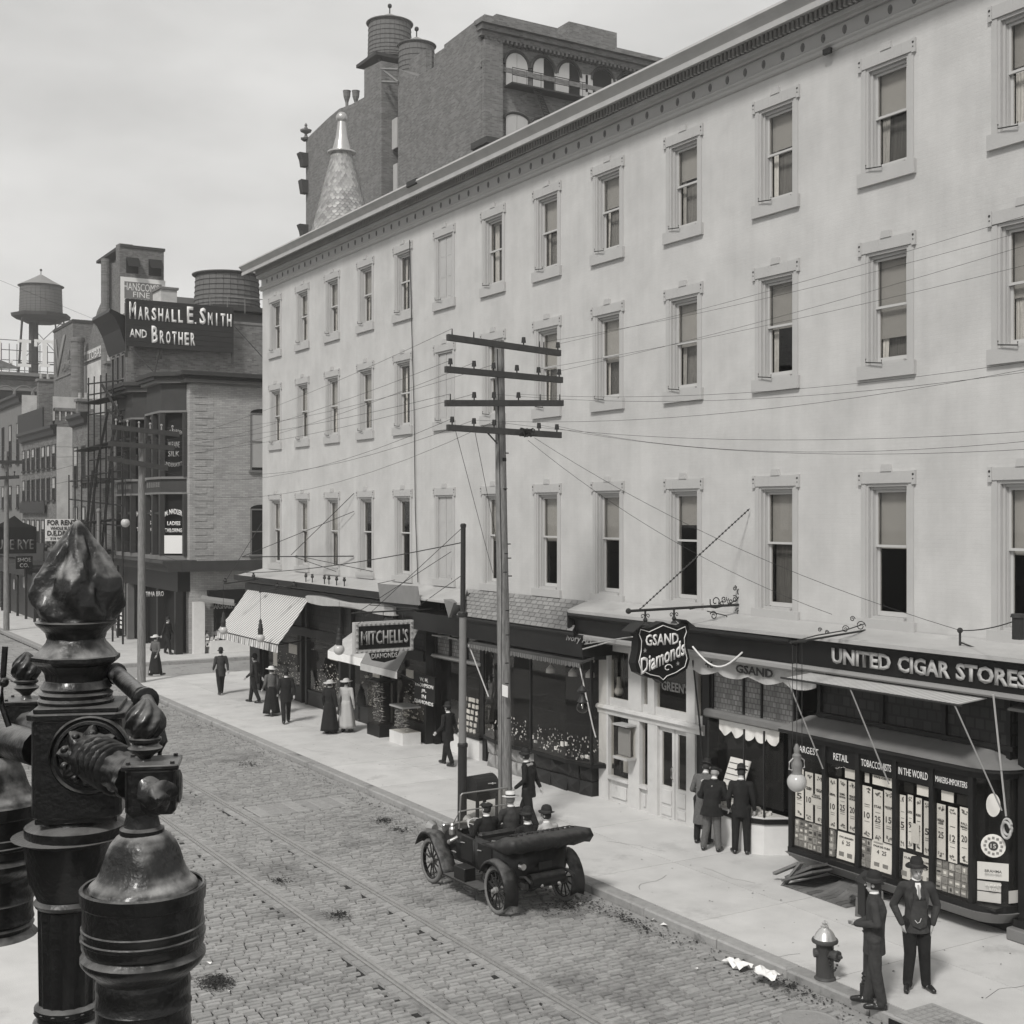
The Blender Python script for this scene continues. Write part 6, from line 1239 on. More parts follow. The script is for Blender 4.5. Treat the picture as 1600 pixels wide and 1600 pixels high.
# ------------------------------------------------------------ poles and wires
def cross_arm(t, c, half, ax, w=.10, h=.13, pins=(), ins=()):
    """arm along axis ax (unit vector) centred c"""
    ax = Vector(ax).normalized(); n = Vector((-ax.y, ax.x, 0)); up = Vector((0, 0, 1)); m = MB()
    P = lambda a, b, z: c + ax * a + n * b + up * z
    m.add([P(a, b, z) for z in (-h / 2, h / 2) for a, b in ((-half, -w / 2), (half, -w / 2), (half, w / 2), (-half, w / 2))], [(0, 3, 2, 1), (4, 5, 6, 7), (0, 1, 5, 4), (1, 2, 6, 5), (2, 3, 7, 6), (3, 0, 4, 7)])
    arm = m.build('crossarm', M_['arm'], t); tops = []
    for a in pins:
        m = MB(); m.cone(P(a, 0, h / 2), P(a, 0, h / 2 + .11), .017, .012, 6)
        if a in ins: m.cone(P(a, 0, h / 2 + .05), P(a, 0, h / 2 + .17), .05, .035, 8); m.cone(P(a, 0, h / 2 + .05), P(a, 0, h / 2 + .085), .06, .06, 8)
        m.build('insulator_pin', M_['ironm'], arm); tops.append(P(a, 0, h / 2 + .12))
    return tops
p0 = PG(790, 1300, .14); pv = p0.x
up_ = PV(780, 532, pv)
pole = thing('utility_pole', 'tall weathered wooden pole with four crossarms standing behind the open car', 'utility pole', (p0.x, p0.y, .14), None)
m = MB(); m.tube([p0, p0 + (up_ - p0) * .33 + Vector((.01, 0, 0)), p0 + (up_ - p0) * .66, up_], [.155, .14, .125, .10], 14); m.build('shaft', M_['pole'], pole, smooth=True)
def arm_px(xa, ya, xb, yb): a, b = PU(xa, ya, p0.y - .2), PU(xb, yb, p0.y - .2); return a, b
tops = []
specs = [((699, 527), (875, 552), (-.92, -.55, .33, .62, .70, .96), (.33, .96)), ((696, 577), (878, 594), (-.92, -.53, -.2, .2, .58, .95), (-.92, -.53, -.2, .2, .58, .95)), ((696, 630), (879, 630), (-.92, -.53, -.2, .22, .6, .95), (-.53, -.2, .22)), ((699, 668), (876, 680), (-.92, -.55, -.2, .6, .93), (-.92, -.55, -.2, .6, .93))]
for (a, b, pins, ins) in specs:
    A_, B_ = PU(*a, p0.y - .16), PU(*b, p0.y - .16); c = (A_ + B_) / 2; d = B_ - A_; hf = d.length / 2; 
    ax = Vector((d.x, 0.0, 0)); arm_c = c
    m = MB(); n_ = Vector((0, -.05, 0)); u2 = Vector((0, 0, .065)); m.add([q_ + s * n_ + w * u2 for w in (-1, 1) for q_, s in ((A_, -1), (B_, -1), (B_, 1), (A_, 1))], [(0, 3, 2, 1), (4, 5, 6, 7), (0, 1, 5, 4), (1, 2, 6, 5), (2, 3, 7, 6), (3, 0, 4, 7)]); arm = m.build('crossarm', M_['arm'], pole); tp = []
    for q_ in pins:
        pt = c + d * .5 * q_ + Vector((0, 0, .065)); m = MB(); m.cone(pt, pt + Vector((0, 0, .13)), .018, .012, 6)
        if q_ in ins: m.cone(pt + Vector((0, 0, .05)), pt + Vector((0, 0, .17)), .052, .04, 8)
        m.build('insulator_pin', M_['ironm'], arm); tp.append(pt + Vector((0, 0, .13)))
    tops.append(tp)
c = PU(822, 676, p0.y - .25); m = MB()
for k in range(9): m.tube([c + Vector((R.uniform(-.2, .2), R.uniform(-.08, .02), R.uniform(-.1, .1))) for _ in range(5)], .012, 4)
m.build('wire_bundle', M_['wire'], pole)
m = MB(); m.tube([PU(758, 672, p0.y - .2), PU(777, 693, p0.y - .16)], .018, 5); m.build('arm_brace', M_['arm'], pole)
m = MB(); p = PV(791, 1080, pv - .15); m.plate([p + Vector((-.02, .13, -.11)), p + Vector((-.03, -.12, -.12)), p + Vector((-.03, -.12, .12)), p + Vector((-.02, .13, .13))], (-.006, 0, 0)); m.build('notice', M_['white'], pole)
for k, (px, py) in enumerate(((797, 872), (790, 894), (798, 900), (794, 954), (794, 992), (793, 1036), (793, 1068), (796, 1122), (792, 865), (796, 850), (793, 708))):
    p = PV(px, py, pv - .12); bx(p.x - .05, p.x + .02, p.y - .02, p.y + .02, p.z - .012, p.z + .012).build('climbing_step', M_['ironm'], pole)
m = MB(); m.tube([PU(777, 545, p0.y - .13), PV(784, 900, pv - .16), PV(783, 1290, pv - .17)], .012, 5); m.build('ground_wire', M_['wire'], pole)
m = MB(); p = PU(789, 763, p0.y - .14); m.plate([p + Vector((-.06, 0, 0)), p + Vector((.06, 0, 0)), p + Vector((0, 0, -.05))], (0, -.02, 0)); p = PU(788, 718, p0.y - .14); m.build('gain_cut', M_['dpaint'], pole); bx(p.x - .05, p.x + .04, p.y - .02, p.y, p.z - .04, p.z + .04).build('gain_cut', M_['dpaint'], pole)
def wire(pts, sag=0, r=.007, lab=None, n=16):
    a, b = Vector(pts[0]), Vector(pts[-1]); m = MB(); m.tube([a + (b - a) * t + Vector((0, 0, -sag * 4 * t * (1 - t))) for t in [i / n for i in range(n + 1)]], r, 4); return m.build('overhead_wire', M_['wire'], None, label=lab or 'thin dark service wire strung across the pale wall from the pole', cat='wire', group='overhead wires')
def PP(px, py, d): return PZ(px, py, d)
far = (PG(221, 1066, .14))
Zp = 28.0
ORD = ['first', 'second', 'third', 'fourth', 'fifth', 'sixth']
# spans from the pole to the right, towards and past the camera side
for k, (i, j, ex, ey, dz, sg) in enumerate(((0, 5, 1640, 325, 20, .1), (0, 4, 1640, 350, 20, .15), (1, 5, 1640, 372, 20, .1), (2, 3, 1640, 560, 19, .25), (2, 2, 1640, 576, 19, .3), (3, 4, 1640, 686, 18, .35), (3, 3, 1640, 700, 18, .3), (3, 2, 1640, 672, 18, .25), (3, 1, 1640, 570, 18, .3), (1, 4, 1640, 405, 20, .1))):
    wire([tops[i][min(j, len(tops[i]) - 1)], PP(ex, ey, dz)], sg, .0032, 'line wire leaving the %s crossarm from its %s pin toward the right edge' % (ORD[i], ORD[j]))
# spans from the pole away to the left, to the far pole
for k, (i, j, ex, ey, dz, sg) in enumerate(((0, 0, 250, 690, 58, .3), (1, 0, 240, 705, 58, .3), (1, 1, 245, 715, 58, .4), (2, 0, 232, 690, 58, .3), (2, 1, 244, 705, 58, .35), (3, 0, 200, 712, 58, 1.2), (3, 1, 260, 718, 58, .9), (3, 2, 190, 730, 58, 1.5), (1, 2, 262, 668, 58, .5))):
    wire([tops[i][j], PP(ex, ey, dz)], sg, .0045, 'line wire running back from the %s crossarm and its %s pin to the corner pole' % (ORD[i], ORD[j]))
for k, (a, b, s) in enumerate(((PU(712, 674, p0.y - .3), PV(770, 895, 16.5), 0), (PU(742, 674, p0.y - .3), PV(777, 850, 16), 0))): wire([a, b], s, .006, '%s drop wire falling from the lowest crossarm beside the pole' % ('outer longer', 'inner steeper')[k])
for a, b, w_ in (((825, 688), (1300, 960), 'lower service wire slanting down to the small scroll bracket on the canopy'), ((835, 684), (1500, 985), 'upper service wire slanting down to the iron bracket above the cigar sign')): wire([PU(*a, p0.y - .2), PV(*b, 17.6)], .35, .0045, w_)
wire([PV(1500, 985, 17.6), PP(1640, 945, 17)], .1, .009, 'service wire rising from the canopy bracket to the right edge')
br = thing('wire_bracket', 'small iron wire bracket on the canopy above the cigar sign', 'bracket', (17.6, 13.8, 4.9)); c = PV(1500, 985, 17.6); m = MB(); m.tube([c, c + Vector((0, 0, -.35))], .02, 6); m.ball(c, .05, 8, 5); m.tube([c + Vector((0, -.0, -.2)), c + Vector((0, -.45, -.3)), c + Vector((0, -.45, -.4))], .015, 5); m.build('post', M_['ironm'], br)
bm_ = PP(1586, 965, 14.5); rp_ = thing('near_iron_post', 'top of a dark iron bracket post cut by the right edge above the cigar sign', 'post', (bm_.x, bm_.y, bm_.z - .6)); m = MB(); m.cone((bm_.x + .06, bm_.y, bm_.z - .25), (bm_.x + .06, bm_.y, bm_.z + .0), .07, .07, 8); m.cone((bm_.x + .06, bm_.y, bm_.z), (bm_.x + .06, bm_.y, bm_.z + .04), .09, .08, 8); m.build('post', M_['ironm'], rp_)
# trolley pole, iron
tp0 = PG(722, 1285, .14); t = thing('trolley_pole', 'black and grey jointed iron trolley pole left of the wooden pole', 'pole', (tp0.x, tp0.y, .14)); tv = tp0.x
z1_, z2_, z3_ = PV(724, 1165, tv).z, PV(727, 960, tv).z, PV(731, 820, tv).z
m = MB(); m.cone((tp0.x, tp0.y, .14), (tp0.x + .01, tp0.y, z1_), .105, .10, 12); m.build('base_section', M_['ironm'], t, smooth=True); m = MB(); m.cone((tp0.x + .01, tp0.y, z1_), (tp0.x + .02, tp0.y, z2_), .088, .08, 12); m.build('middle_section', M_['copper'], t, smooth=True)
m = MB(); m.cone((tp0.x + .02, tp0.y, z2_), (tp0.x + .03, tp0.y, z3_), .06, .055, 12); m.build('top_section', M_['ironm'], t, smooth=True); m = MB(); m.lathe((tp0.x + .03, tp0.y, z3_), [(.065, -.06), (.07, 0), (.04, .03)], 10); m.build('cap', M_['ironm'], t)
for z in (z1_, z2_): m = MB(); m.lathe((tp0.x + .015, tp0.y, z), [(.10, -.06), (.115, -.03), (.115, .03), (.09, .06)], 12); m.build('joint_collar', M_['ironm'], t)
wire([(tp0.x, tp0.y, PV(731, 848, tv).z), PV(385, 895, 17.3)], .15, .012, 'guy wire with strain insulators from the iron trolley pole to the far canopy')
wire([(tp0.x, tp0.y, PV(731, 825, tv).z), PP(560, 975, 30)], .0, .007, 'thin stay wire slanting from the iron trolley pole to the Mitchell sign')
# the far pole and the one beyond
def far_pole(px, ybase, ytop, arms, lab, H, lean=(0, 0)):
    b = PG(px, ybase, .14); t = thing('utility_pole', lab, 'utility pole', (b.x, b.y, .14), None); tp = PV(px + lean[0], ytop, b.x)
    m = MB(); m.cone(b, tp, .18, .12, 10); m.build('shaft', M_['pole'], t, smooth=True)
    for (xa, ya, xb, yb, pn) in arms:
        A_, B_ = PU(xa, ya, b.y - .25), PU(xb, yb, b.y - .25); m = MB(); n_ = Vector((0, -.06, 0)); u2 = Vector((0, 0, .10)); m.add([q_ + s * n_ + w * u2 for w in (-1, 1) for q_, s in ((A_, -1), (B_, -1), (B_, 1), (A_, 1))], [(0, 3, 2, 1), (4, 5, 6, 7), (0, 1, 5, 4), (1, 2, 6, 5), (2, 3, 7, 6), (3, 0, 4, 7)]); arm = m.build('crossarm', M_['arm'], t)
        for k in range(pn): pt = A_ + (B_ - A_) * ((k + .4) / pn) + Vector((0, 0, .1)); m = MB(); m.cone(pt, pt + Vector((0, 0, .2)), .03, .02, 5); m.ball(pt + Vector((0, 0, .2)), .055, 6, 4); m.build('insulator_pin', M_['greyletters'] if ya < 680 else M_['ironm'], arm)
    return t
far_pole(221, 1066, 672, ((174, 667, 280, 679, 6), (170, 693, 272, 700, 6), (168, 716, 262, 732, 5)), 'wooden pole with three pale crossarms at the side street corner', 9)
far_pole(10, 985, 705, ((-20, 722, 34, 722, 4), (-20, 748, 30, 745, 4)), 'thin wooden pole with crossarms at the far left edge', 9)
for a, b, z0_, z1_, s in (((0, 745), (215, 690), 84, 58, .4), ((0, 760), (215, 715), 84, 58, .5), ((-10, 700), (215, 700), 84, 58, .5), ((20, 690), (240, 690), 84, 58, .3), ((150, 828), (292, 882), 60, 60, 0), ((0, 850), (215, 800), 84, 58, .3), ((-700, 130), (200, 520), 55, 84, .2)): wire([PP(*a, z0_), PP(*b, z1_)], s, .008, 'faint wire over the far street ending %d paces %s the corner pole' % (int(abs(b[1] - 690) / 10) + 1, 'above' if b[1] < 690 else 'below') if False else 'faint wire over the far street, one of the tangle ' + {690: 'at the pole top' if a[0] == 0 else 'just under the pole top', 715: 'at the middle crossarm', 700: 'above the middle crossarm', 882: 'low beside the bay windows', 800: 'below all the crossarms', 520: 'high in the open sky'}[b[1]])
t = thing('globe_lamp', 'round street globe hung beside the scaffolding', 'lamp', PP(196, 817, 62)); c = PP(196, 817, 62); m = MB(); m.ball(c, .22, 12, 8); m.build('globe', M_['globe'], t, smooth=True); m = MB(); m.cone(c + Vector((0, 0, .18)), c + Vector((0, 0, .75)), .12, .08, 8); m.tube([c + Vector((0, 0, .7)), c + Vector((0, 0, 2.2))], .02, 4); m.build('hanger', M_['ironm'], t)
t = thing('street_post', 'thin iron post rising before the scaffolding', 'post', (17, 66, .14)); p = PP(154, 798, 70); m = MB(); m.cone((p.x, p.y, .1), (p.x, p.y, p.z), .12, .09, 8); m.build('shaft', M_['copper'], t); m = MB(); m.ball((p.x, p.y, p.z), .14, 8, 6); m.build('knob', M_['copper'], t)
# ------------------------------------------------------------ hydrant
h = PG(1289, 1530, .14); hy = thing('fire_hydrant', 'iron fire hydrant with silver domed cap near the kerb', 'hydrant', h); z = h.z
m = MB(); m.lathe(h, [(.15, 0), (.16, .02), (.145, .04), (.13, .05), (.128, .50), (.14, .52), (.135, .54)], 24); m.build('barrel', M_['hydrant'], hy, smooth=True)
m = MB(); m.lathe(h, [(.135, .54), (.19, .55), (.195, .575), (.185, .60), (.17, .605)], 24); m.build('flange', M_['hydrant'], hy, smooth=True)
m = MB(); m.lathe(h, [(.17, .60), (.155, .63), (.13, .68), (.09, .73), (.05, .755), (.045, .77)], 24); m.build('cap', M_['silver'], hy, smooth=True)
m = MB(); m.lathe(h, [(.05, .765), (.055, .79), (.03, .80), (.035, .83), (.05, .835), (.02, .86)], 10, mod=lambda a, z, r: r * (1 + .2 * math.cos(5 * a))); m.build('operating_nut', M_['silver'], hy)
d = Vector((SN * -.75 + .66 * CS * 0 + .55, -.83, 0)).normalized(); nz = Vector((0, 0, .39)); m = MB(); m.cone(h + nz + d * .10, h + nz + d * .20, .075, .075, 14); m.build('nozzle', M_['hydrant'], hy, smooth=True); m = MB(); m.cone(h + nz + d * .20, h + nz + d * .235, .085, .08, 14); m.cone(h + nz + d * .235, h + nz + d * .29, .03, .025, 5); m.build('nozzle_cap', M_['hydrant'], hy)
d2 = Vector((-CS, SN, 0)); m = MB(); m.cone(h + nz + d2 * .10, h + nz + d2 * .165, .07, .065, 12); m.build('nozzle', M_['hydrant'], hy)
m = MB()
for i in range(11): 
    t_ = i / 10; q_ = h + nz + Vector((-.08, -.12, .0)) * (1 - t_) + d * .22 * t_ + Vector((0, -.03, .08 * 0 - .20 * math.sin(math.pi * t_))); m.ball(q_, .018, 6, 4)
m.build('chain', M_['ironm'], hy)
# ------------------------------------------------------------ fire alarm post with little gabled roof
f = PG(1357, 1556, .14); fa = thing('fire_alarm_box', 'iron fire alarm box with gabled roof on a ringed post at the kerb', 'alarm box', f)
top_ = PV(1366, 1368, f.x).z - f.z; m = MB(); m.lathe(f, [(.12, 0), (.12, .16), (.095, .17), (.10, .2), (.085, .22), (.10, .25), (.08, .28), (.10, .31), (.075, .34), (.07, top_ - .85), (.09, top_ - .82), (.07, top_ - .80), (.09, top_ - .76), (.07, top_ - .74), (.095, top_ - .70), (.08, top_ - .66), (.11, top_ - .60)], 16); m.build('post', M_['ironm'], fa, smooth=True)
bz = f.z + top_; fx, fy = f.x + .02, f.y; Rm = Matrix.Translation((fx, fy, 0)) @ Matrix.Rotation(math.radians(-20), 4, 'Z')
MB(Rm).box(-.13, .13, -.11, .11, bz - .60, bz - .13).build('box', M_['ironm'], fa, bevel=.006); MB(Rm).box(-.09, .09, -.125, -.111, bz - .54, bz - .2).build('box_door', M_['hydrant'], fa, bevel=.004)
m = MB(Rm); m.rings([[(-.155, y, bz - .13), (.155, y, bz - .13), (.155, y, bz - .11), (0, y, bz + .02), (-.155, y, bz - .11)] for y in (-.14, .14)]); m.build('gabled_roof', M_['ironm'], fa); text('FIRE', Rm @ Vector((0, -.13, bz - .27)), Rm.to_3x3() @ Vector((1, 0, 0)), UP, .12, .035, M_['greyletters'], fa, ext=.002)
# ------------------------------------------------------------ mailbox behind the pole
b = PG(760, 1286, .14) + Vector((.15, .5, 0)); mbx = thing('mail_box', 'dark round topped iron mail box standing left of the wooden pole', 'mail box', b); w_, d_ = .32, .27; zt = PV(755, 1212, b.x).z
prof = [(-d_, .45), (-d_, zt - .14 - .26)] + [(-d_ * math.cos(t), zt - .14 - .26 + .27 * math.sin(t)) for t in [math.pi * i / 10 for i in range(11)]] + [(d_, .45)]
Rm = Matrix.Translation((b.x, b.y, .14)) @ Matrix.Rotation(math.radians(8), 4, 'Z')
m = MB(Rm); m.rings([[(x, y, z) for y, z in prof] for x in (-w_, w_)]); m.build('body', M_['ironm'], mbx)
m = MB(Rm); [m.box(x - .03, x + .03, y - .03, y + .03, 0, .45) for x in ()]; 
for x in (-w_ + .04, w_ - .04):
    for y in (-d_ + .04, d_ - .04): MB(Rm).box(x - .03, x + .03, y - .03, y + .03, 0, .449).build('leg', M_['ironm'], mbx)
MB(Rm).box(-w_ + .04, w_ - .04, -d_ - .012, -d_, .5, zt - .5).build('door', M_['dpaint2'], mbx); m = MB(Rm); m.tube([(-.02, -d_ - .02, .82), (.2, -d_ - .02, .80)], .012, 5); m.ball((.1, -d_ - .03, .81), .025, 8, 5); m.build('latch', M_['gold'], mbx)
# ------------------------------------------------------------ cellar hatch with loose boards, iron plate at the kerb
ch = thing('cellar_hatch', 'open slatted cellar hatch with doors tipped back beneath the cigar bay', 'hatch', (16.8, 16.5, .14))
g0 = [PG(*q_, .15) for q_ in ((1262, 1405), (1310, 1425), (1322, 1436), (1400, 1410))]
for k in range(13):
    y = 16.0 + k * .12; bx(16.55, 17.75, y, y + .105, .145, .175 + .004 * (k % 3)).build('slat', M_['wood'], ch)
def board(c, sx, sy, sz, rx, ry, rz, par, mt='wood', nm='board'): 
    Mx = Matrix.Translation(c) @ Matrix.Rotation(rz, 4, 'Z') @ Matrix.Rotation(rx, 4, 'X') @ Matrix.Rotation(ry, 4, 'Y'); return MB(Mx).box(-sx, sx, -sy, sy, -sz, sz).build(nm, M_[mt], par)
board((17.05, 17.35, .42), .42, .32, .025, -.5, .1, .25, ch, nm='hatch_door'); board((17.0, 17.3, .36), .45, .36, .02, -.42, .1, .2, ch, nm='hatch_door'); board((16.72, 17.65, .42), .05, .3, .025, -.5, .3, .25, ch); board((16.62, 17.42, .36), .05, .36, .02, -.9, .2, .2, ch)
for k in range(7): board((17.2 + .02 * k, 16.95 - k * .1, .2 + .012 * k), .52, .045, .014, .06 * (k % 3), -.12 - .02 * k, .12 + .03 * k, ch)
cr = thing('board_crate', 'small dark crate of boards leaning left of the fire alarm box', 'crate', (16.5, 15.6, .14)); 
for k in range(4): board((16.62, 15.72 - k * .0, .2 + k * .075), .22, .012, .034, 0, 0, .75, cr, nm='crate_board')
board((16.82, 15.62, .33), .012, .16, .17, 0, .1, .9, cr, nm='crate_board'); board((16.75, 15.95, .42), .26, .16, .012, .3, .1, .7, cr, nm='crate_lid'); board((16.45, 15.55, .3), .012, .1, .16, 0, .25, .6, cr, nm='crate_board')
ip = thing('inlet_plate', 'patterned iron inlet plate beside the kerb at the bottom edge', 'iron plate', (13.9, 11.9, .15)); 
a_ = [PG(1350, 1584, .15), PG(1388, 1566, .15)]
pl = bx(K + .02, K + .80, 9.5, 12.25, .10, .158).build('plate', M_['granite'], ip)
m = MB()
for k in range(24):
    y = 9.6 + k * .11; m.box(K + .12, K + .74, y, y + .02, .158, .163)
for k in range(6): x = K + .12 + k * .12; m.box(x, x + .02, 9.6, 12.2, .1585, .1636)
m.build('tread_ribs', M_['granite'], ip, kind='stuff')
bx(K - .02, K + .02, 9.5, 12.3, -.1, .09).build('inlet_mouth', M_['dark'], ip)
mh = thing('manhole_cover', 'round iron manhole cover set in the cobbles at the bottom edge', 'manhole cover', PG(1270, 1600, .0)); c = PG(1265, 1598, 0); m = MB(); m.lathe((c.x, c.y, 0), [(.42, -.03), (.42, .022), (.38, .028), (.36, .020), (.02, .024)], 28); m.build('ring', M_['cobble2'], mh)
# ------------------------------------------------------------ people
def remesh(o, vox, sm=2):
    r = o.modifiers.new('remesh', 'REMESH'); r.mode = 'VOXEL'; r.voxel_size = vox; r.use_smooth_shade = True
    s = o.modifiers.new('smooth', 'SMOOTH'); s.iterations = sm; s.factor = .5
CR = Vector((CS, -SN, 0)); CF = Vector((SN, CS, 0))
def person(label, pos, face, o=None, pose=None, vox=.010, group=None):
    """pose: joint -> local point (x right of the person mirrored as seen from behind, y = -forward, z up)"""
    o = o or {}; pose = pose or {}; hgt = o.get('h', 1.0); st = o.get('stout', 1.0)
    t = thing('person', label, 'person', (0, 0, 0), group); a = math.atan2(face.y, face.x) + math.pi / 2; t.rotation_euler = (0, 0, a); t.scale = (hgt,) * 3
    J = dict(pelvis=(0, 0, .93), chest=(0, 0, 1.28), neck=(0, .01, 1.48), head=(0, -.015, 1.62), look=(0, -1, 0))
    for s, n in ((1, 'R'), (-1, 'L')):
        J.update({'hip' + n: (s * .095, 0, .90), 'knee' + n: (s * .11, -.02, .50), 'ankle' + n: (s * .12, .02, .09), 'toe' + n: (s * .145, -.17, .035), 'sh' + n: (s * .185, .0, 1.42), 'elb' + n: (s * .25, .03, 1.13), 'wr' + n: (s * .26, -.04, .89)})
    J.update(pose); J = {k: Vector(v) for k, v in J.items()}
    hd = J['head']; lk = J['look'].normalized(); up = Vector((0, 0, 1)); sd = lk.cross(up).normalized(); up2 = sd.cross(lk)
    H = lambda x, f, z: hd + sd * x + lk * f + up2 * z
    m = MB()                                      # one continuous body
    def ell(c, r3, n=14):
        rs = []
        for k in range(9):
            q, z = math.sin(math.pi * max(.03, min(.97, k / 8))), -math.cos(math.pi * k / 8)
            rs.append([c + sd * (r3[0] * q * math.cos(2 * math.pi * i / n)) + lk * (r3[1] * q * math.sin(2 * math.pi * i / n)) + up2 * (r3[2] * z) for i in range(n)])
        m.rings(rs)
    ell(H(0, -.005, .02), (.074, .092, .105)); ell(H(0, .025, -.055), (.052, .055, .06)); m.capsule(H(0, .085, .0), H(0, .103, -.022), .010, .016, 8); m.capsule(H(-.018, .082, -.055), H(.018, .082, -.055), .010, .010, 6); ell(H(.076, -.01, -.0), (.012, .02, .03)); ell(H(-.076, -.01, -.0), (.012, .02, .03)); m.capsule(H(-.03, .078, .025), H(.03, .078, .025), .012, .012, 6)
    m.capsule(J['neck'], hd + Vector((0, .01, -.03)), .058, .052)
    m.capsule(J['chest'], J['neck'] - Vector((0, 0, .06)), .12, .08); m.capsule(J['pelvis'], J['chest'], .115, .12); m.capsule(J['shL'], J['shR'], .045, .045)
    for n in 'RL':
        m.capsule(J['hip' + n], J['knee' + n], .085, .055); m.capsule(J['knee' + n], J['ankle' + n], .055, .038); m.capsule(J['ankle' + n] - Vector((0, 0, .03)), J['toe' + n], .036, .03)
        m.capsule(J['chest'] + (J['sh' + n] - J['chest']) * .6, J['sh' + n], .05, .045); m.capsule(J['sh' + n], J['elb' + n], .042, .036); m.capsule(J['elb' + n], J['wr' + n], .038, .026)
        d = J.get('hand' + n, J['wr' + n] + (J['wr' + n] - J['elb' + n]).normalized()) - J['wr' + n]; d.normalize(); sx = d.cross(Vector((0, 1, .2))).normalized() if abs(d.y) < .8 else Vector((1, 0, 0)); fr = sx.cross(d)
        pc = J['wr' + n] + d * .05; m.capsule(J['wr' + n], pc + d * .03, .026, .034, 8)
        for k in range(4):
            b_ = pc + d * .04 + fr * ((k - 1.5) * .019); L1 = (.036, .042, .040, .030)[k]; e1 = b_ + d * L1 + sx * .008; m.capsule(b_, e1, .0095, .009, 6); m.capsule(e1, e1 + d * L1 * .7 + sx * .018, .009, .008, 6)
        b_ = pc - d * .01 - fr * .03; m.capsule(b_, b_ + d * .035 - fr * .022, .011, .010, 6); m.capsule(b_ + d * .035 - fr * .022, b_ + d * .062 - fr * .018 + sx * .01, .010, .009, 6)
    b = m.build('body', M_['skin'], t); remesh(b, .009)
    m = MB()
    for s in (-1, 1): m.ball(H(.03 * s, .083, .008), .009, 6, 4)
    m.build('eyes', M_['hair'], b)
    m = MB(); 
    rs = []
    for k in range(6):
        z = -.05 + .17 * k / 5; q = math.sqrt(max(.02, 1 - ((z - .02) / .118) ** 2)); rs.append([H(.082 * q * math.cos(t_), (-.012 + .094 * q * math.sin(t_)) if k > 2 else min(-.012 + .094 * q * math.sin(t_), .02), z) for t_ in [2 * math.pi * i / 14 for i in range(14)]])
    m.rings(rs); m.build('hair', M_[o.get('haircol', 'hair')], b, smooth=2)
    # hat
    hat = o.get('hat', 'bowler'); ht = MB(); ang = .10
    def hring(r, f, z, n=18, flat=1.18): return [H(r * math.cos(q), -.012 + r * flat * math.sin(q), z + ang * 0 + f * math.cos(2 * q)) for q in [2 * math.pi * i / n for i in range(n)]]
    if hat in ('bowler', 'straw', 'fedora'):
        zb = .055; br_ = {'bowler': .130, 'straw': .155, 'fedora': .145}[hat]; f_ = -.012 if hat != 'straw' else 0
        ht.rings([hring(.080, 0, zb), hring(br_, f_, zb + .004), hring(br_ + .004, f_, zb + .012), hring(.088, 0, zb + .014)] + ([hring(.088, 0, zb + .05), hring(.082, 0, zb + .095), hring(.062, 0, zb + .128), hring(.03, 0, zb + .142)] if hat == 'bowler' else [hring(.088, 0, zb + .09), hring(.080, 0, zb + .098)] if hat == 'straw' else [hring(.086, 0, zb + .08), hring(.07, 0, zb + .125), hring(.03, 0, zb + .118)]))
        h_ = ht.build('hat', M_['straw' if hat == 'straw' else o.get('hatm', 'felt')], t, smooth=2); m = MB(); m.rings([hring(.0905, 0, zb + .015), hring(.0905, 0, zb + .045)]); m.build('hat_band', M_['ink'], h_)
    elif hat == 'cap': ht.rings([hring(.084, 0, .045), hring(.105, 0, .065), hring(.11, 0, .085), hring(.07, 0, .115), hring(.02, 0, .12)]); ht.plate([H(-.06, .07, .055), H(.06, .07, .055), H(.04, .14, .045), H(-.04, .14, .045)], up2 * .012); ht.build('cap', M_[o.get('hatm', 'felt')], t, smooth=2)
    elif hat == 'wide': ht.rings([hring(.08, 0, .05), hring(.20, .01, .045), hring(.205, .01, .06), hring(.10, 0, .07), hring(.105, 0, .12), hring(.05, 0, .15)]); ht.build('hat', M_[o.get('hatm', 'straw')], t, smooth=2)
    # shirt collar and tie
    m = MB(); d = (hd - J['neck']).normalized(); m.cone(J['neck'] + Vector((0, 0, .005)), J['neck'] + d * .042, .066, .060, 14); m.build('collar', M_['shirt'], t, smooth=2)
    # trousers or skirt
    if o.get('skirt'):
        m = MB(); P, z1 = J['pelvis'], o['skirt']; rs = []
        for k in range(9):
            z = P.z + .12 - (P.z + .12 - z1) * k / 8; q = .15 + .16 * (k / 8) ** .8; rs.append([(P.x + q * (1 + .05 * math.cos(7 * t_)) * math.cos(t_), P.y + q * .9 * (1 + .05 * math.cos(7 * t_)) * math.sin(t_), z) for t_ in [2 * math.pi * i / 28 for i in range(28)]])
        m.rings(rs); m.build('skirt', M_[o.get('legs', 'suitd')], t, smooth=2)
    else:
        m = MB(); m.capsule(J['pelvis'] + Vector((0, 0, .08)), J['pelvis'], .13, .13)
        for n in 'RL':
            hp, kn, an = J['hip' + n], J['knee' + n], J['ankle' + n]; m.capsule(hp, kn, .105, .082); m.capsule(kn, an + Vector((0, 0, .03)), .082, .066); m.capsule(an + Vector((0, 0, .05)), an + Vector((0, -.01, -.005)), .064, .066)
            m.capsule(J['pelvis'] + (hp - J['pelvis']) * .7, hp + Vector((0, 0, .02)), .11, .11)
        l_ = m.build('trousers', M_[o.get('legs', 'suitd')], t); remesh(l_, vox)
    for n in 'RL':
        m = MB(); an, to = J['ankle' + n], J['toe' + n]; m.capsule(an + Vector((0, .03, -.045)), to + Vector((0, -.01, 0)), .045, .036, 10); m.capsule(an + Vector((0, .01, .0)), an + Vector((0, .02, -.04)), .045, .044, 10); m.capsule(an * .4 + to * .6, to + Vector((0, -.015, .002)), .042, .037, 10); s_ = m.build('shoe', M_['shoe'], t); remesh(s_, .010, 1)
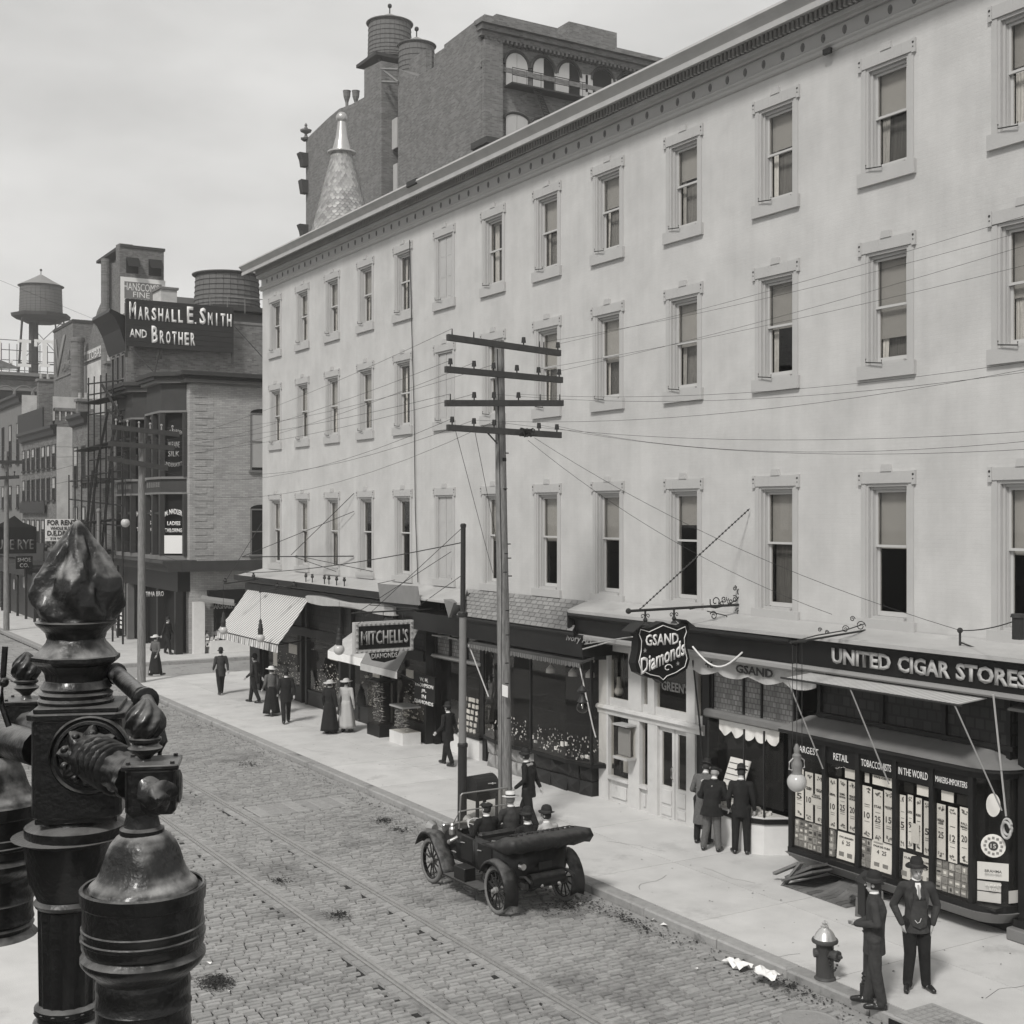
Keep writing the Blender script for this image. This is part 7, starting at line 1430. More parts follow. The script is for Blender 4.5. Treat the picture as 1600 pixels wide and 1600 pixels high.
    # jacket
    hem = o.get('hem', .74); m = MB(); P, C, N = J['pelvis'], J['chest'], J['neck']; opn = o.get('open', False); rs = []
    ctr = [Vector((P.x, P.y - (0 if not o.get('seat') else .0), hem))] if not o.get('seat') else [P + Vector((0, 0, -.06))]
    ctr += [P + Vector((0, 0, .02)), P * .5 + C * .5, C, C * .45 + N * .55, N - Vector((0, 0, .03)), N + Vector((0, .005, .02))]
    rx = [o.get('flare', .20) * .94, .166, .152, .172, .178, .115, .070]; ry = [o.get('flare', .20) * .78, .135 * st, .125 * st, .135 * st, .115, .085, .066]
    pr_ = []
    for k in range(len(ctr) - 1):
        for q in (0, .5):
            c = ctr[k] * (1 - q) + ctr[k + 1] * q; pr_.append((c, (rx[k] * (1 - q) + rx[k + 1] * q) * (1 + (st - 1) * .5), ry[k] * (1 - q) + ry[k + 1] * q))
    pr_.append((ctr[-1], rx[-1], ry[-1]))
    for c, a_, b_ in pr_: rs.append([c + Vector((a_ * math.cos(t_), b_ * math.sin(t_), 0)) for t_ in [2 * math.pi * i / 22 for i in range(22)]])
    m.rings(rs)
    for n in 'RL': m.capsule(N * .5 + J['sh' + n] * .5 - Vector((0, 0, .035)), J['sh' + n] - Vector((0, 0, .01)), .062, .064); m.capsule(J['sh' + n] - Vector((0, 0, .01)), J['elb' + n], .066, .055); m.capsule(J['elb' + n], J['wr' + n] - (J['wr' + n] - J['elb' + n]).normalized() * .02, .055, .043)
    j = m.build('coat' if hem < .5 else 'jacket', M_[o.get('coat', 'suitd')], t); remesh(j, vox)
    if opn:                                       # waistcoat, shirt front and tie seen between the open fronts
        def front(z): return min(c.y - b_ for c, a_, b_ in pr_ if abs(c.z - z) < .12)
        zs = [.88, .95, 1.05, 1.15, 1.25]; m = MB(); L_ = [(-.105 + .0 * i, front(z) + .002, z) for i, z in enumerate(zs)]; R_ = [(.105, front(z) + .002, z) for z in zs]; md = [(0, front(z) - .026, z) for z in zs]
        L_[0] = (-.09, L_[0][1], .91); R_[0] = (.09, R_[0][1], .91); m.rings([L_, md, R_], cap=False, closed=False); m.add([(p[0], p[1] + .03, p[2]) for p in (L_[-1], md[-1], R_[-1])] + [L_[-1], md[-1], R_[-1]], [(0, 1, 4, 3), (1, 2, 5, 4)]); m.build('waistcoat', M_['suitm'], t, smooth=2)
        m = MB(); f0, f1 = front(1.25) - .024, -.085; m.plate([(0, f0, 1.27), (.045, f1 - .0, 1.40), (.035, f1 + .01, 1.47), (-.035, f1 + .01, 1.47), (-.045, f1, 1.40)], (0, .02, 0)); m.build('shirt_front', M_['shirt'], t)
        m = MB(); m.plate([(-.012, f1 - .012, 1.45), (.012, f1 - .012, 1.45), (.018, f0 - .012, 1.31), (0, f0 - .014, 1.27), (-.018, f0 - .012, 1.31)], (0, .01, 0)); m.build('tie', M_['greyletters'], t)
        m = MB(); m.tube([(-.06, front(1.0) - .02, .99), (-.03, front(1.0) - .035, .955), (0, front(1.0) - .035, .97), (.02, front(1.0) - .03, 1.02)], .004, 4); m.build('watch_chain', M_['shirt'], t)
        for s in (-1, 1): m = MB(); m.plate([(s * .045, -.080, 1.47), (s * .085, -.095, 1.42), (s * .145, front(1.25) + .02, 1.32), (s * .115, front(1.2) - .004, 1.12), (s * .085, front(1.25) - .012, 1.26)], (0, .012, 0)); m.build('lapel', M_[o.get('coat', 'suitd')], t)
    t.location = pos
    return t
def dirn(px, r, f): return (CR * r + CF * f).normalized()
G14 = lambda px, py: PG(px, py, .14)
person('man in open dark jacket, tweed waistcoat and tie facing the camera, hands in pockets', G14(1432, 1546), dirn(0, -.05, -1), dict(hat='fedora', coat='suitm', open=True, h=1.06, hem=.80, haircol='greyletters'),
       {'kneeR': (.10, -.02, .50), 'kneeL': (-.09, -.02, .5), 'ankleR': (.13, .02, .09), 'ankleL': (-.12, .0, .09), 'toeR': (.19, -.14, .035), 'toeL': (-.18, -.15, .035), 'elbR': (.295, .07, 1.13), 'elbL': (-.295, .07, 1.13), 'wrR': (.20, -.05, .90), 'wrL': (-.20, -.05, .90), 'handR': (.16, -.04, .78), 'handL': (-.16, -.04, .78)}, vox=.008)
person('man in bowler and grey suit turned sideways at the kerb, hands clasped', G14(1366, 1573), dirn(0, -.96, .30), dict(hat='bowler', coat='suitm', legs='suitm', h=1.05, hem=.72, flare=.19),
       {'elbR': (.24, .05, 1.16), 'elbL': (-.25, .03, 1.14), 'wrR': (.06, -.24, 1.10), 'wrL': (-.06, -.25, 1.06), 'handR': (-.04, -.28, 1.11), 'handL': (.03, -.29, 1.10), 'look': (-.12, -1, .03), 'ankleR': (.1, .10, .09), 'toeR': (.12, -.09, .035), 'kneeR': (.10, .02, .5), 'ankleL': (-.1, -.08, .09), 'toeL': (-.12, -.27, .035), 'chest': (0, .03, 1.28), 'neck': (0, 0, 1.49)}, vox=.008)
lean = {'chest': (0, -.10, 1.24), 'neck': (0, -.19, 1.42), 'head': (0, -.26, 1.54), 'shR': (.19, -.16, 1.36), 'shL': (-.19, -.16, 1.36), 'look': (0, -1, -.45), 'elbR': (.27, -.12, 1.08), 'elbL': (-.27, -.12, 1.08), 'wrR': (.15, -.30, 1.0), 'wrL': (-.12, -.32, 1.0)}
person('stout man in black jacket, flat cap and mottled trousers leaning to the diamond shop window', G14(1112, 1330), dirn(0, .45, 1), dict(hat='cap', coat='suitd', legs='suitl', stout=1.25, hem=.74, flare=.235, haircol='greyletters'), {**lean, 'ankleR': (.17, 0, .09), 'toeR': (.22, -.16, .035), 'ankleL': (-.14, 0, .09), 'toeL': (-.17, -.18, .035)})
person('man in long grey coat half hidden behind the stout man at the diamond shop', G14(1098, 1318), dirn(0, .5, 1), dict(hat='bowler', coat='suitl', hem=.42, flare=.22), lean)
person('slim man in black suit and bowler looking into the diamond showcase', G14(1158, 1334), dirn(0, .25, 1), dict(hat='bowler', hem=.76, flare=.18), {'head': (0, -.06, 1.62), 'look': (.1, -1, -.35), 'wrR': (.25, -.08, .90), 'elbR': (.245, .05, 1.14), 'toeR': (.2, -.15, .035)})
person('woman in dark dress and pale wide hat facing the Mitchell showcase', G14(515, 1146), dirn(0, .5, .8), dict(hat='wide', hatm='canvas', coat='suitd', legs='suitd', skirt=.10, hem=.7, flare=.23, h=.96), {'head': (0, -.03, 1.6)}, vox=.014)
person('woman in long pale coat beside the dark dressed woman', G14(541, 1144), dirn(0, .3, .9), dict(hat='wide', hatm='canvas', coat='coatl', legs='coatl', skirt=.16, hem=.28, flare=.30, h=.96), {}, vox=.014)
person('man in black coat crowding behind the two women at the showcase', G14(566, 1128), dirn(0, .7, .7), dict(hat='fedora', hem=.55, flare=.24), lean, vox=.014)
person('man in dark cap bending to the glass case near Thompson board', G14(612, 1128), dirn(0, .8, .5), dict(hat='cap', hem=.7), lean, vox=.014)
walk = {'ankleR': (.1, .25, .12), 'toeR': (.11, .10, .04), 'kneeR': (.1, .08, .5), 'ankleL': (-.1, -.25, .09), 'toeL': (-.11, -.42, .05), 'kneeL': (-.1, -.18, .52), 'wrR': (.24, -.2, .95), 'wrL': (-.24, .16, .92)}
person('dim dark figure of a man with white collar striding behind the wooden pole', PG(826, 1298, .14), dirn(0, -.9, .5), dict(hat='bowler'), {**walk, **{'neck': (0, -.06, 1.47), 'head': (0, -.09, 1.6)}}, vox=.014)
crowd = [(398, 1098, -1, .4, 'bowler', 'man in a bowler leading the crowd under the striped awning', 'suitm'), (424, 1118, -.6, 1, 'wide', 'woman in a wide hat walking among the crowd by the striped awning', 'suitl'), (447, 1130, -.3, 1, 'bowler', 'man in dark overcoat nearest the kerb in the far walking group', 'suitd'), (345, 1085, -.5, 1, 'bowler', 'man walking away past the near corner of the striped awning', 'suitm'), (243, 1056, .6, 1, 'wide', 'woman in a light blouse crossing right of the far corner pole', 'suitl'), (262, 1022, .8, -.4, 'bowler', 'man in dark suit walking toward the corner shop', 'suitd'), (700, 1196, -.7, .6, 'bowler', 'man with white collar walking past the shop with panelled transom', 'suitd')]
for (px, py, r_, f_, hat, lab, cm) in crowd:
    w = hat == 'wide'; person(lab, G14(px, py), dirn(0, r_, f_), dict(hat=hat, coat=cm, legs='suitd', hem=.7 if not w else .75, h=R.uniform(.95, 1.02), **({'skirt': .1} if w else {})), walk, vox=.016)
# ------------------------------------------------------------ the open touring car
car = thing('touring_car', 'open black touring car with folded top parked at the kerb', 'car', (0, 0, 0))
def arcs(c, r, a0, a1, n): return [(c[0] + r * math.cos(a0 + (a1 - a0) * i / n), c[1] + r * math.sin(a0 + (a1 - a0) * i / n)) for i in range(n + 1)]
WB, TR, WR = 2.55, .71, .43
def wheel(x, y, s):
    m = MB(); N = 28; prof = [(.345, -.035), (.36, -.05), (.40, -.052), (.425, -.03), (.43, 0), (.425, .03), (.40, .052), (.36, .05), (.345, .035)]
    m.rings([[(x + w, y + r_ * math.cos(t_), WR + r_ * math.sin(t_)) for r_, w in prof] for t_ in [2 * math.pi * i / N for i in range(N)]] , cap=False)
    n = len(prof); m.f += [((N - 1) * n + i, (N - 1) * n + (i + 1) % n, (i + 1) % n, i) for i in range(n)]
    tyre = m.build('wheel', M_['tyre'], car, smooth=2)
    m = MB(); prof = [(.325, -.03), (.346, -.034), (.346, .034), (.325, .03)]; m.rings([[(x + w, y + r_ * math.cos(t_), WR + r_ * math.sin(t_)) for r_, w in prof] for t_ in [2 * math.pi * i / N for i in range(N)]], cap=False); m.f += [((N - 1) * 4 + i, (N - 1) * 4 + (i + 1) % 4, (i + 1) % 4, i) for i in range(4)]; m.build('rim', M_['car'], tyre)
    m = MB(); m.cone((x - s * .09, y, WR), (x + s * .07, y, WR), .06, .055, 12); m.cone((x + s * .07, y, WR), (x + s * .12, y, WR), .04, .03, 10); m.build('hub', M_['steel'], tyre)
    sp = None
    for i in range(12):
        t_ = 2 * math.pi * (i + .5) / 12; m = MB(); m.cone((x, y + .05 * math.cos(t_), WR + .05 * math.sin(t_)), (x, y + .33 * math.cos(t_), WR + .33 * math.sin(t_)), .019, .014, 6); m.build('spoke', M_['dpaint2'], tyre)
for s in (-1, 1):
    for y in (0, WB): wheel(s * TR, y, s)
m = MB(); [m.box(s * .42 - .03, s * .42 + .03, -.55, WB + .5, .50, .60) for s in (-1, 1)]; m.box(-.42, .42, -.5, -.42, .5, .6); m.box(-.42, .42, WB + .2, WB + .28, .5, .6); m.build('chassis', M_['ironm'], car)
m = MB(); m.cone((-TR, 0, WR), (TR, 0, WR), .035, .035, 8); m.ball((0, 0, WR), .14, 10, 7); m.build('rear_axle', M_['ironm'], car); m = MB(); m.cone((-TR, WB, WR), (TR, WB, WR), .03, .03, 8); m.build('front_axle', M_['ironm'], car)
def hull(y0, y1, w0, w1, z0, z1, rnd, th=.03):
    out = [(-w1, y1), (-w0, y0 + rnd)] + [(-w0 + rnd - rnd * math.cos(t_), y0 + rnd - rnd * math.sin(t_)) for t_ in [math.pi / 2 * i / 5 for i in range(1, 6)]]; out += [(-x, y) for x, y in out[::-1]]
    inn = [(x * .94, y + (.03 if y < y0 + rnd else 0)) for x, y in out]; m = MB()
    a = [[(x * .95, y + .03, z0) for x, y in out], [(x, y, z0 + .15) for x, y in out], [(x * 1.01, y - .01, z1) for x, y in out], [(x * .95, y + .05, z1) for x, y in out], [(x * .92, y + .07, z0 + .1) for x, y in out]]
    m.rings(a, cap=False, closed=False); m.add([(x, y, z0 + .1) for x, y in inn], [tuple(range(len(inn)))]); return m
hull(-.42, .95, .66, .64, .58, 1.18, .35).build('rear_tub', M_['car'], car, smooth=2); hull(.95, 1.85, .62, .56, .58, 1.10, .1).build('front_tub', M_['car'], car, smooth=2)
for y0, y1, nm in ((.28, .80, 'door'), (1.08, 1.52, 'door')):
    for s in (-1, 1): 
        w_ = .672 if nm and y0 < 1 else .625; d = bx(s * w_, s * (w_ - .02), y0, y1, .66, 1.10).build('door', M_['car'], car, bevel=.008); m = MB(); m.tube([(s * (w_ + .01), y1 - .16, .98), (s * (w_ + .03), y1 - .10, .98), (s * (w_ + .03), y1 - .04, .97)], .012, 5); m.build('door_handle', M_['brass'], d)
m = MB(); rs = []
for y, w_, z_ in ((1.86, .50, 1.06), (2.0, .40, 1.04), (2.75, .33, .98), (2.78, .31, .96)): rs.append([(-w_, y, .62)] + [(-w_ * math.cos(t_), y, z_ - w_ * .45 + w_ * .45 * math.sin(t_)) for t_ in [math.pi * i / 8 for i in range(9)]] + [(w_, y, .62)])
m.rings(rs); m.build('bonnet', M_['car'], car, smooth=2); bx(-.34, .34, 2.785, 2.86, .55, 1.02).build('radiator', M_['brass'], car, bevel=.02)
bx(-.53, .53, 1.72, 1.86, .75, 1.16).build('dashboard', M_['car'], car, bevel=.02)
m = MB(); zb, zt = 1.30, 1.80
m.tube([(-.52, 1.80, 1.14), (-.52, 1.74, zt - .03), (-.49, 1.735, zt), (.49, 1.735, zt), (.52, 1.74, zt - .03), (.52, 1.80, 1.14)], .016, 6); m.tube([(-.52, 1.775, 1.47), (.52, 1.775, 1.47)], .014, 6); m.build('windscreen_frame', M_['brass'], car)
for z0, z1 in ((1.18, 1.46), (1.48, zt - .02)): 
    ya, yb = 1.80 - .06 * (z0 - 1.14) / .63, 1.80 - .06 * (z1 - 1.14) / .63; m = MB(); m.plate([(-.51, ya, z0), (.51, ya, z0), (.51, yb, z1), (-.51, yb, z1)], (0, .005, 0)); m.build('windscreen_pane', M_['gls'], car)
for s in (-1, 1): m = MB(); m.tube([(s * .53, 1.78, 1.46), (s * .50, 2.25, 1.0)], .01, 5); m.build('windscreen_stay', M_['brass'], car)
for y, w_ in ((.05, .56), (1.08, .52)): bx(-w_, w_, y, y + .42, .62, .82).build('seat', M_['leather'], car, bevel=.04); bx(-w_, w_, y - .12, y + .03, .70, 1.20 if y > .5 else 1.16).build('seat_back', M_['leather'], car, bevel=.04)
sw = MB(); c0 = Vector((-.28, 1.50, 1.22)); ax_ = Vector((0, -.55, .83)).normalized(); u_ = Vector((1, 0, 0)); v_ = ax_.cross(u_)
sw.tube([c0 + u_ * .19 * math.cos(t_) + v_ * .19 * math.sin(t_) for t_ in [2 * math.pi * i / 18 for i in range(19)]], .013, 6); [sw.tube([c0, c0 + u_ * .19 * math.cos(t_) + v_ * .19 * math.sin(t_)], .009, 4) for t_ in (0.5, 2.6, 4.7)]; sw.tube([c0, c0 - ax_ * .45], .02, 6); sw.build('steering_wheel', M_['wpaint'], car)
def fender(s, pts, w_in, w_out, nm='fender'):
    m = MB(); rs = []
    for y, z in pts: rs.append([(s * w_in, y, z - .01), (s * (w_in + w_out) / 2, y, z + .028), (s * (w_out - .02), y, z + .01), (s * w_out, y, z - .045), (s * (w_out - .012), y, z - .04), (s * (w_in + w_out) / 2, y, z + .012), (s * w_in, y, z - .025)])
    m.rings(rs); m.build(nm, M_['fender'], car, smooth=2)
for s in (-1, 1):
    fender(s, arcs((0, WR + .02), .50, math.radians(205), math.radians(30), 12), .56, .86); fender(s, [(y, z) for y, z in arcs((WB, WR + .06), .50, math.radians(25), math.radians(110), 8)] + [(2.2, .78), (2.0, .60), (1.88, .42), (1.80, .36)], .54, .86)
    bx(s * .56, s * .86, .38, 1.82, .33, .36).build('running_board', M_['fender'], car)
bx(-.84, -.60, 1.0, 1.42, .365, .60).build('tool_box', M_['car'], car, bevel=.01); bx(.60, .84, 1.0, 1.42, .365, .60).build('battery_box', M_['car'], car, bevel=.01)
m = MB(); rs = []                                     # the folded top in its cover, standing out behind the tub
for k in range(15):
    t_ = k / 14; x = -.86 + 1.72 * t_; e = .55 + .45 * math.sin(math.pi * t_); jz = .015 * math.sin(k * 2.1)
    rs.append([(x, .32 * 1, 1.20), (x, .05, 1.24 + jz), (x, -.35 * 1, 1.38 * 1 + .05 * e + jz), (x, -.62 - .10 * e, 1.40 + .05 * e), (x, -.72 - .12 * e, 1.33 + jz), (x, -.60 - .1 * e, 1.20 - .02 * e + jz), (x, -.25, 1.16)])
m.rings(rs); ft = m.build('folded_top', M_['leather'], car, smooth=2)
for k in range(12): x = -.6 + k * .11; m = MB(); m.tube([(x, -.50, 1.455), (x + .03, -.30, 1.425), (x + .01, -.22, 1.40)], .012, 5); m.build('gathered_pleat', M_['leather'], ft)
for s in (-1, 1): m = MB(); m.tube([(s * .66, .35, 1.15), (s * .82, .0, 1.3), (s * .84, -.3, 1.34)], .015, 5); m.build('top_iron', M_['brass'], ft)
m = MB(); m.cone((-.35, -.52, .62), (.35, -.52, .62), .13, .13, 12); m.build('fuel_tank', M_['car'], car, smooth=True)
for s in (-1, 1): m = MB(); m.tube([(s * .45, -.75, .66), (s * .45, -.55, .72), (s * .45, -.2, .66), (s * .45, .1, .56)], .03, 5); m.build('leaf_spring', M_['ironm'], car)
m = MB(); m.cone((-.52, -.50, .92), (-.52, -.60, .92), .06, .055, 10); m.build('tail_lamp', M_['brass'], car); bx(-.14, .14, -.50, -.485, .80, .92).build('number_plate', M_['dpaint2'], car)
for k in range(3): m = MB(); m.ball((-.15 + .17 * k, -.62 - .02 * k, .55 - .05 * (k % 2)), .035, 8, 5); m.build('bright_fitting', M_['brass'], car)
for s in (-1, 1): 
    m = MB(); m.lathe((s * .60, 1.93, 1.0), [(.04, 0), (.065, .03), (.065, .13), (.04, .17), (.05, .20), (.02, .24)], 10); m.build('side_lamp', M_['brass'], car); m = MB(); m.cone((s * .42, 3.0, .92), (s * .42, 3.16, .92), .07, .13, 12); m.build('headlight', M_['brass'], car)
m = MB(); m.tube([(-.60, 1.7, 1.02), (-.70, 1.78, .95), (-.68, 1.9, .90)], [.03, .035, .05], 8); m.build('bulb_horn', M_['brass'], car)
CPX = Matrix.Translation((12.14, 19.28, 0)) @ Matrix.Rotation(math.radians(2.0), 4, 'Z'); car.location = CPX.translation; car.rotation_euler = (0, 0, math.radians(2.0)); car.scale = (1, .90, 1)
seatp = {'pelvis': (0, .06, .90), 'chest': (0, .04, 1.22), 'neck': (0, .04, 1.42), 'head': (0, .02, 1.56), 'hipR': (.09, 0, .88), 'hipL': (-.09, 0, .88), 'kneeR': (.12, -.42, .95), 'kneeL': (-.12, -.42, .95), 'ankleR': (.12, -.55, .55), 'ankleL': (-.12, -.55, .55), 'toeR': (.12, -.7, .5), 'toeL': (-.12, -.7, .5), 'shR': (.18, .04, 1.36), 'shL': (-.18, .04, 1.36), 'elbR': (.24, -.05, 1.10), 'elbL': (-.24, -.05, 1.10), 'wrR': (.14, -.28, 1.05), 'wrL': (-.14, -.28, 1.05)}
def sit(lab, x, y, dz, o, extra=None):
    p = CPX @ Vector((x, y * .90, dz)); person(lab, p, Vector((-.03, 1, 0)), dict(seat=True, **o), {**seatp, **(extra or {})}, vox=.012)
sit('driver in dark cap and white collar at the steering wheel of the car', -.27, 1.22, .02, dict(hat='cap'), {'wrR': (.12, -.38, 1.22), 'wrL': (-.12, -.38, 1.22), 'look': (.2, -1, 0)})
sit('passenger in white straw hat and dark coat in the front of the car', .24, 1.18, .14, dict(hat='straw', coat='suitm', haircol='greyletters'), {'look': (-.3, -1, -.1)})
sit('rear passenger in dark bowler sitting in the middle of the car', .02, .20, .02, dict(hat='bowler'))
sit('rear passenger in bowler and pale coat on the kerb side of the car', .42, .18, .0, dict(hat='bowler', coat='coatl'), {'look': (.5, -1, 0)})
# ------------------------------------------------------------ ornamental iron lamp standard close to the camera
ls_ = thing('lamp_standard', 'ornate black cast iron lamp standard with flame finial, scrolled arms and drum lamp hoods', 'lamp standard', PZ(120, 1600, 5.0))
def LZ(px, y, Z): return PZ(px, y, Z)
def lathe_px(cx, Z, prof, n, nm, mt='iron', par=ls_, mod=None, tip=False, smooth=True, lean=0):
    """profile given as (radius px, row px) from bottom to top at distance Z"""
    k = Z / FPX; m = MB(); rs = []
    for r, y in prof:
        c = PZ(cx + lean * (1600 - y) / 100, y, Z); ring = []
        for i in range(n):
            t = 2 * math.pi * i / n; q = (mod(t, y, r) if mod else r) * k; ring.append(c + Vector((q * math.cos(t), q * math.sin(t), 0)))
        rs.append(ring)
    m.rings(rs); return m.build(nm, M_[mt], par, smooth=smooth)
ZC = 5.0
# central column (fluted), capital
fl = lambda n, a: (lambda t, y, r: r * (1 + a * math.cos(n * t)))
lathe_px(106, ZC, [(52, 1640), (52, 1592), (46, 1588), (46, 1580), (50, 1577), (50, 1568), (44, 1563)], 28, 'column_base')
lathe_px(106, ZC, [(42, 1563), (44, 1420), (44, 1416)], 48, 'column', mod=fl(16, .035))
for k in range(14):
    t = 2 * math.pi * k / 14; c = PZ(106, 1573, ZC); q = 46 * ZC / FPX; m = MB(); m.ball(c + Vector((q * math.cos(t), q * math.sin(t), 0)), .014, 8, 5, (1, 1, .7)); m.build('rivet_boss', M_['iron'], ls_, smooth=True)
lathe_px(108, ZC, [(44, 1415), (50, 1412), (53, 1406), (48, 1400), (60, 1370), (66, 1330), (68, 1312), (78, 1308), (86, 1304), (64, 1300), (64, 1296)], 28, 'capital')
lathe_px(118, ZC, [(70, 1305), (76, 1302), (76, 1288), (70, 1284), (58, 1280), (56, 1276), (62, 1272), (60, 1268), (55, 1262)], 28, 'collar')
def wbox(cx, cy, Z, hw, hh, hd, ang, nm, bev=.01, ch=0, mt='iron'):
    c = PZ(cx, cy, Z); k = Z / FPX; M2 = Matrix.Translation(c) @ Matrix.Rotation(ang, 4, 'Z'); w, h, d = hw * k, hh * k, hd * k
    m = MB(M2)
    if ch: 
        e = ch * k; o_ = [(-w + e, -d), (w - e, -d), (w, -d + e), (w, d - e), (w - e, d), (-w + e, d), (-w, d - e), (-w, -d + e)]; m.rings([[(x, y, -h) for x, y in o_], [(x, y, h) for x, y in o_]])
    else: m.box(-w, w, -d, d, -h, h)
    return m.build(nm, M_[mt], ls_, bevel=bev), M2, k
AB = -TH + .18
wbox(128, 1190, ZC, 66, 76, 66, AB, 'block', ch=12); wbox(128, 1110, ZC, 72, 5, 72, AB, 'block_cap', .004, ch=12); wbox(128, 1101, ZC, 62, 4, 62, AB, 'block_cap', .004); wbox(128, 1268, ZC, 60, 5, 60, AB, 'block_foot', .004)
# pedestal above the block, flared shade and cushion, flame finial
lathe_px(119, ZC, [(56, 1098), (58, 1092), (54, 1088), (56, 1082), (50, 1078), (54, 1073), (50, 1068), (47, 1062)], 30, 'pedestal_ring')
lathe_px(119, ZC, [(46, 1062), (48, 1050), (56, 1038), (64, 1034), (68, 1030), (68, 1024), (62, 1022)], 8, 'flared_collar', smooth=False)
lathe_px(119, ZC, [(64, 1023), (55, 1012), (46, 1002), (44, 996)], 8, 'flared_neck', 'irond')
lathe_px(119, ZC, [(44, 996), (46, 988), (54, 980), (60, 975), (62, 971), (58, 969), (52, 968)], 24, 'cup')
def flame(t, y, r):
    h = min(max((968 - y) / 155.0, .0001), .999); tw = 1.1 * h; a = math.sin(math.pi * h) ** .5
    return r * (1.15 - .34 * a * abs(math.sin(2.5 * (t + tw + .3 * math.sin(6 * h)))) ** 2.2 - .08 * a * abs(math.sin(5.5 * (t - 1.7 * tw) + 4 * h)) + .03 * math.sin(14 * t + 11 * h))
KP = [(0, 50), (.06, 57), (.16, 63), (.3, 65), (.42, 62), (.55, 50), (.66, 40), (.76, 30), (.85, 20), (.92, 13), (.97, 7), (1.0, 2)]; pf = []
for k in range(56):
    h = k / 55; j = max(i for i in range(len(KP) - 1) if KP[i][0] <= h or i == 0); (h0, r0), (h1, r1_) = KP[j], KP[j + 1]; pf.append((r0 + (r1_ - r0) * min(1, (h - h0) / (h1 - h0)), 968 - 155 * h))
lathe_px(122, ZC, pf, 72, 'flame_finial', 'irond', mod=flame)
# rosette on the front of the block with the leafy arm
kc = ZC / FPX; fc = PZ(152, 1178, ZC) ; B0 = fc + Vector((-SN, -CS, 0)) * .0
ZA = 4.35; bA = PZ(237, 1232, ZA); d = (bA - PZ(150, 1170, ZC)); st_ = PZ(150, 1172, ZC) + d.normalized() * .16
def ringd(c, ax, prof, n, nm, mt='iron', mod=None):
    q = ax.to_track_quat('Z', 'Y'); m = MB(); rs = []
    for r, z in prof: rs.append([c + q @ Vector(((mod(t, z, r) if mod else r) * math.cos(t), (mod(t, z, r) if mod else r) * math.sin(t), z)) for t in [2 * math.pi * i / n for i in range(n)]])
    m.rings(rs); return m.build(nm, M_[mt], ls_, smooth=True)
fn = (Matrix.Rotation(AB, 3, 'Z') @ Vector((0, -1, 0))); fo = PZ(140, 1180, ZC - .165)
ringd(fo, fn, [(.150, -.03), (.150, .0), (.143, .012), (.135, .0), (.130, .0), (.128, .012), (.118, .014), (.112, .0), (.02, -.004)], 40, 'rosette_ring')
ringd(fo, fn, [(.105, -.01), (.10, .03), (.085, .055), (.06, .07), (.03, .075)], 48, 'rosette_leaves', mod=lambda t, z, r: r * (1 + .16 * math.cos(8 * t + 1)))
for k in range(9):
    t = 2 * math.pi * k / 9; q = fn.to_track_quat('Z', 'Y'); m = MB(); m.ball(fo + q @ Vector((.088 * math.cos(t), .088 * math.sin(t), .045)), .017, 8, 6); m.build('berry', M_['iron'], ls_, smooth=True)
ar = bA - fo; L_ = ar.length; an = ar.normalized()
ringd(fo + an * .03, an, [(.085, 0), (.088, .05), (.078, .09), (.082, .11), (.075, .13), (.066, L_ * .45), (.072, L_ * .47), (.062, L_ * .5), (.058, L_ * .62), (.07, L_ * .65), (.075, L_ * .68), (.07, L_ * .72)], 64, 'leafy_arm', mod=lambda t, z, r: r * (1 + .10 * abs(math.cos(5 * t + 14 * z)) - .03))
for k in range(5): 
    zz = .10 + k * .05; ringd(fo + an * zz, an, [(.083, -.008), (.092, .0), (.083, .008)], 32, 'arm_band', mod=None)
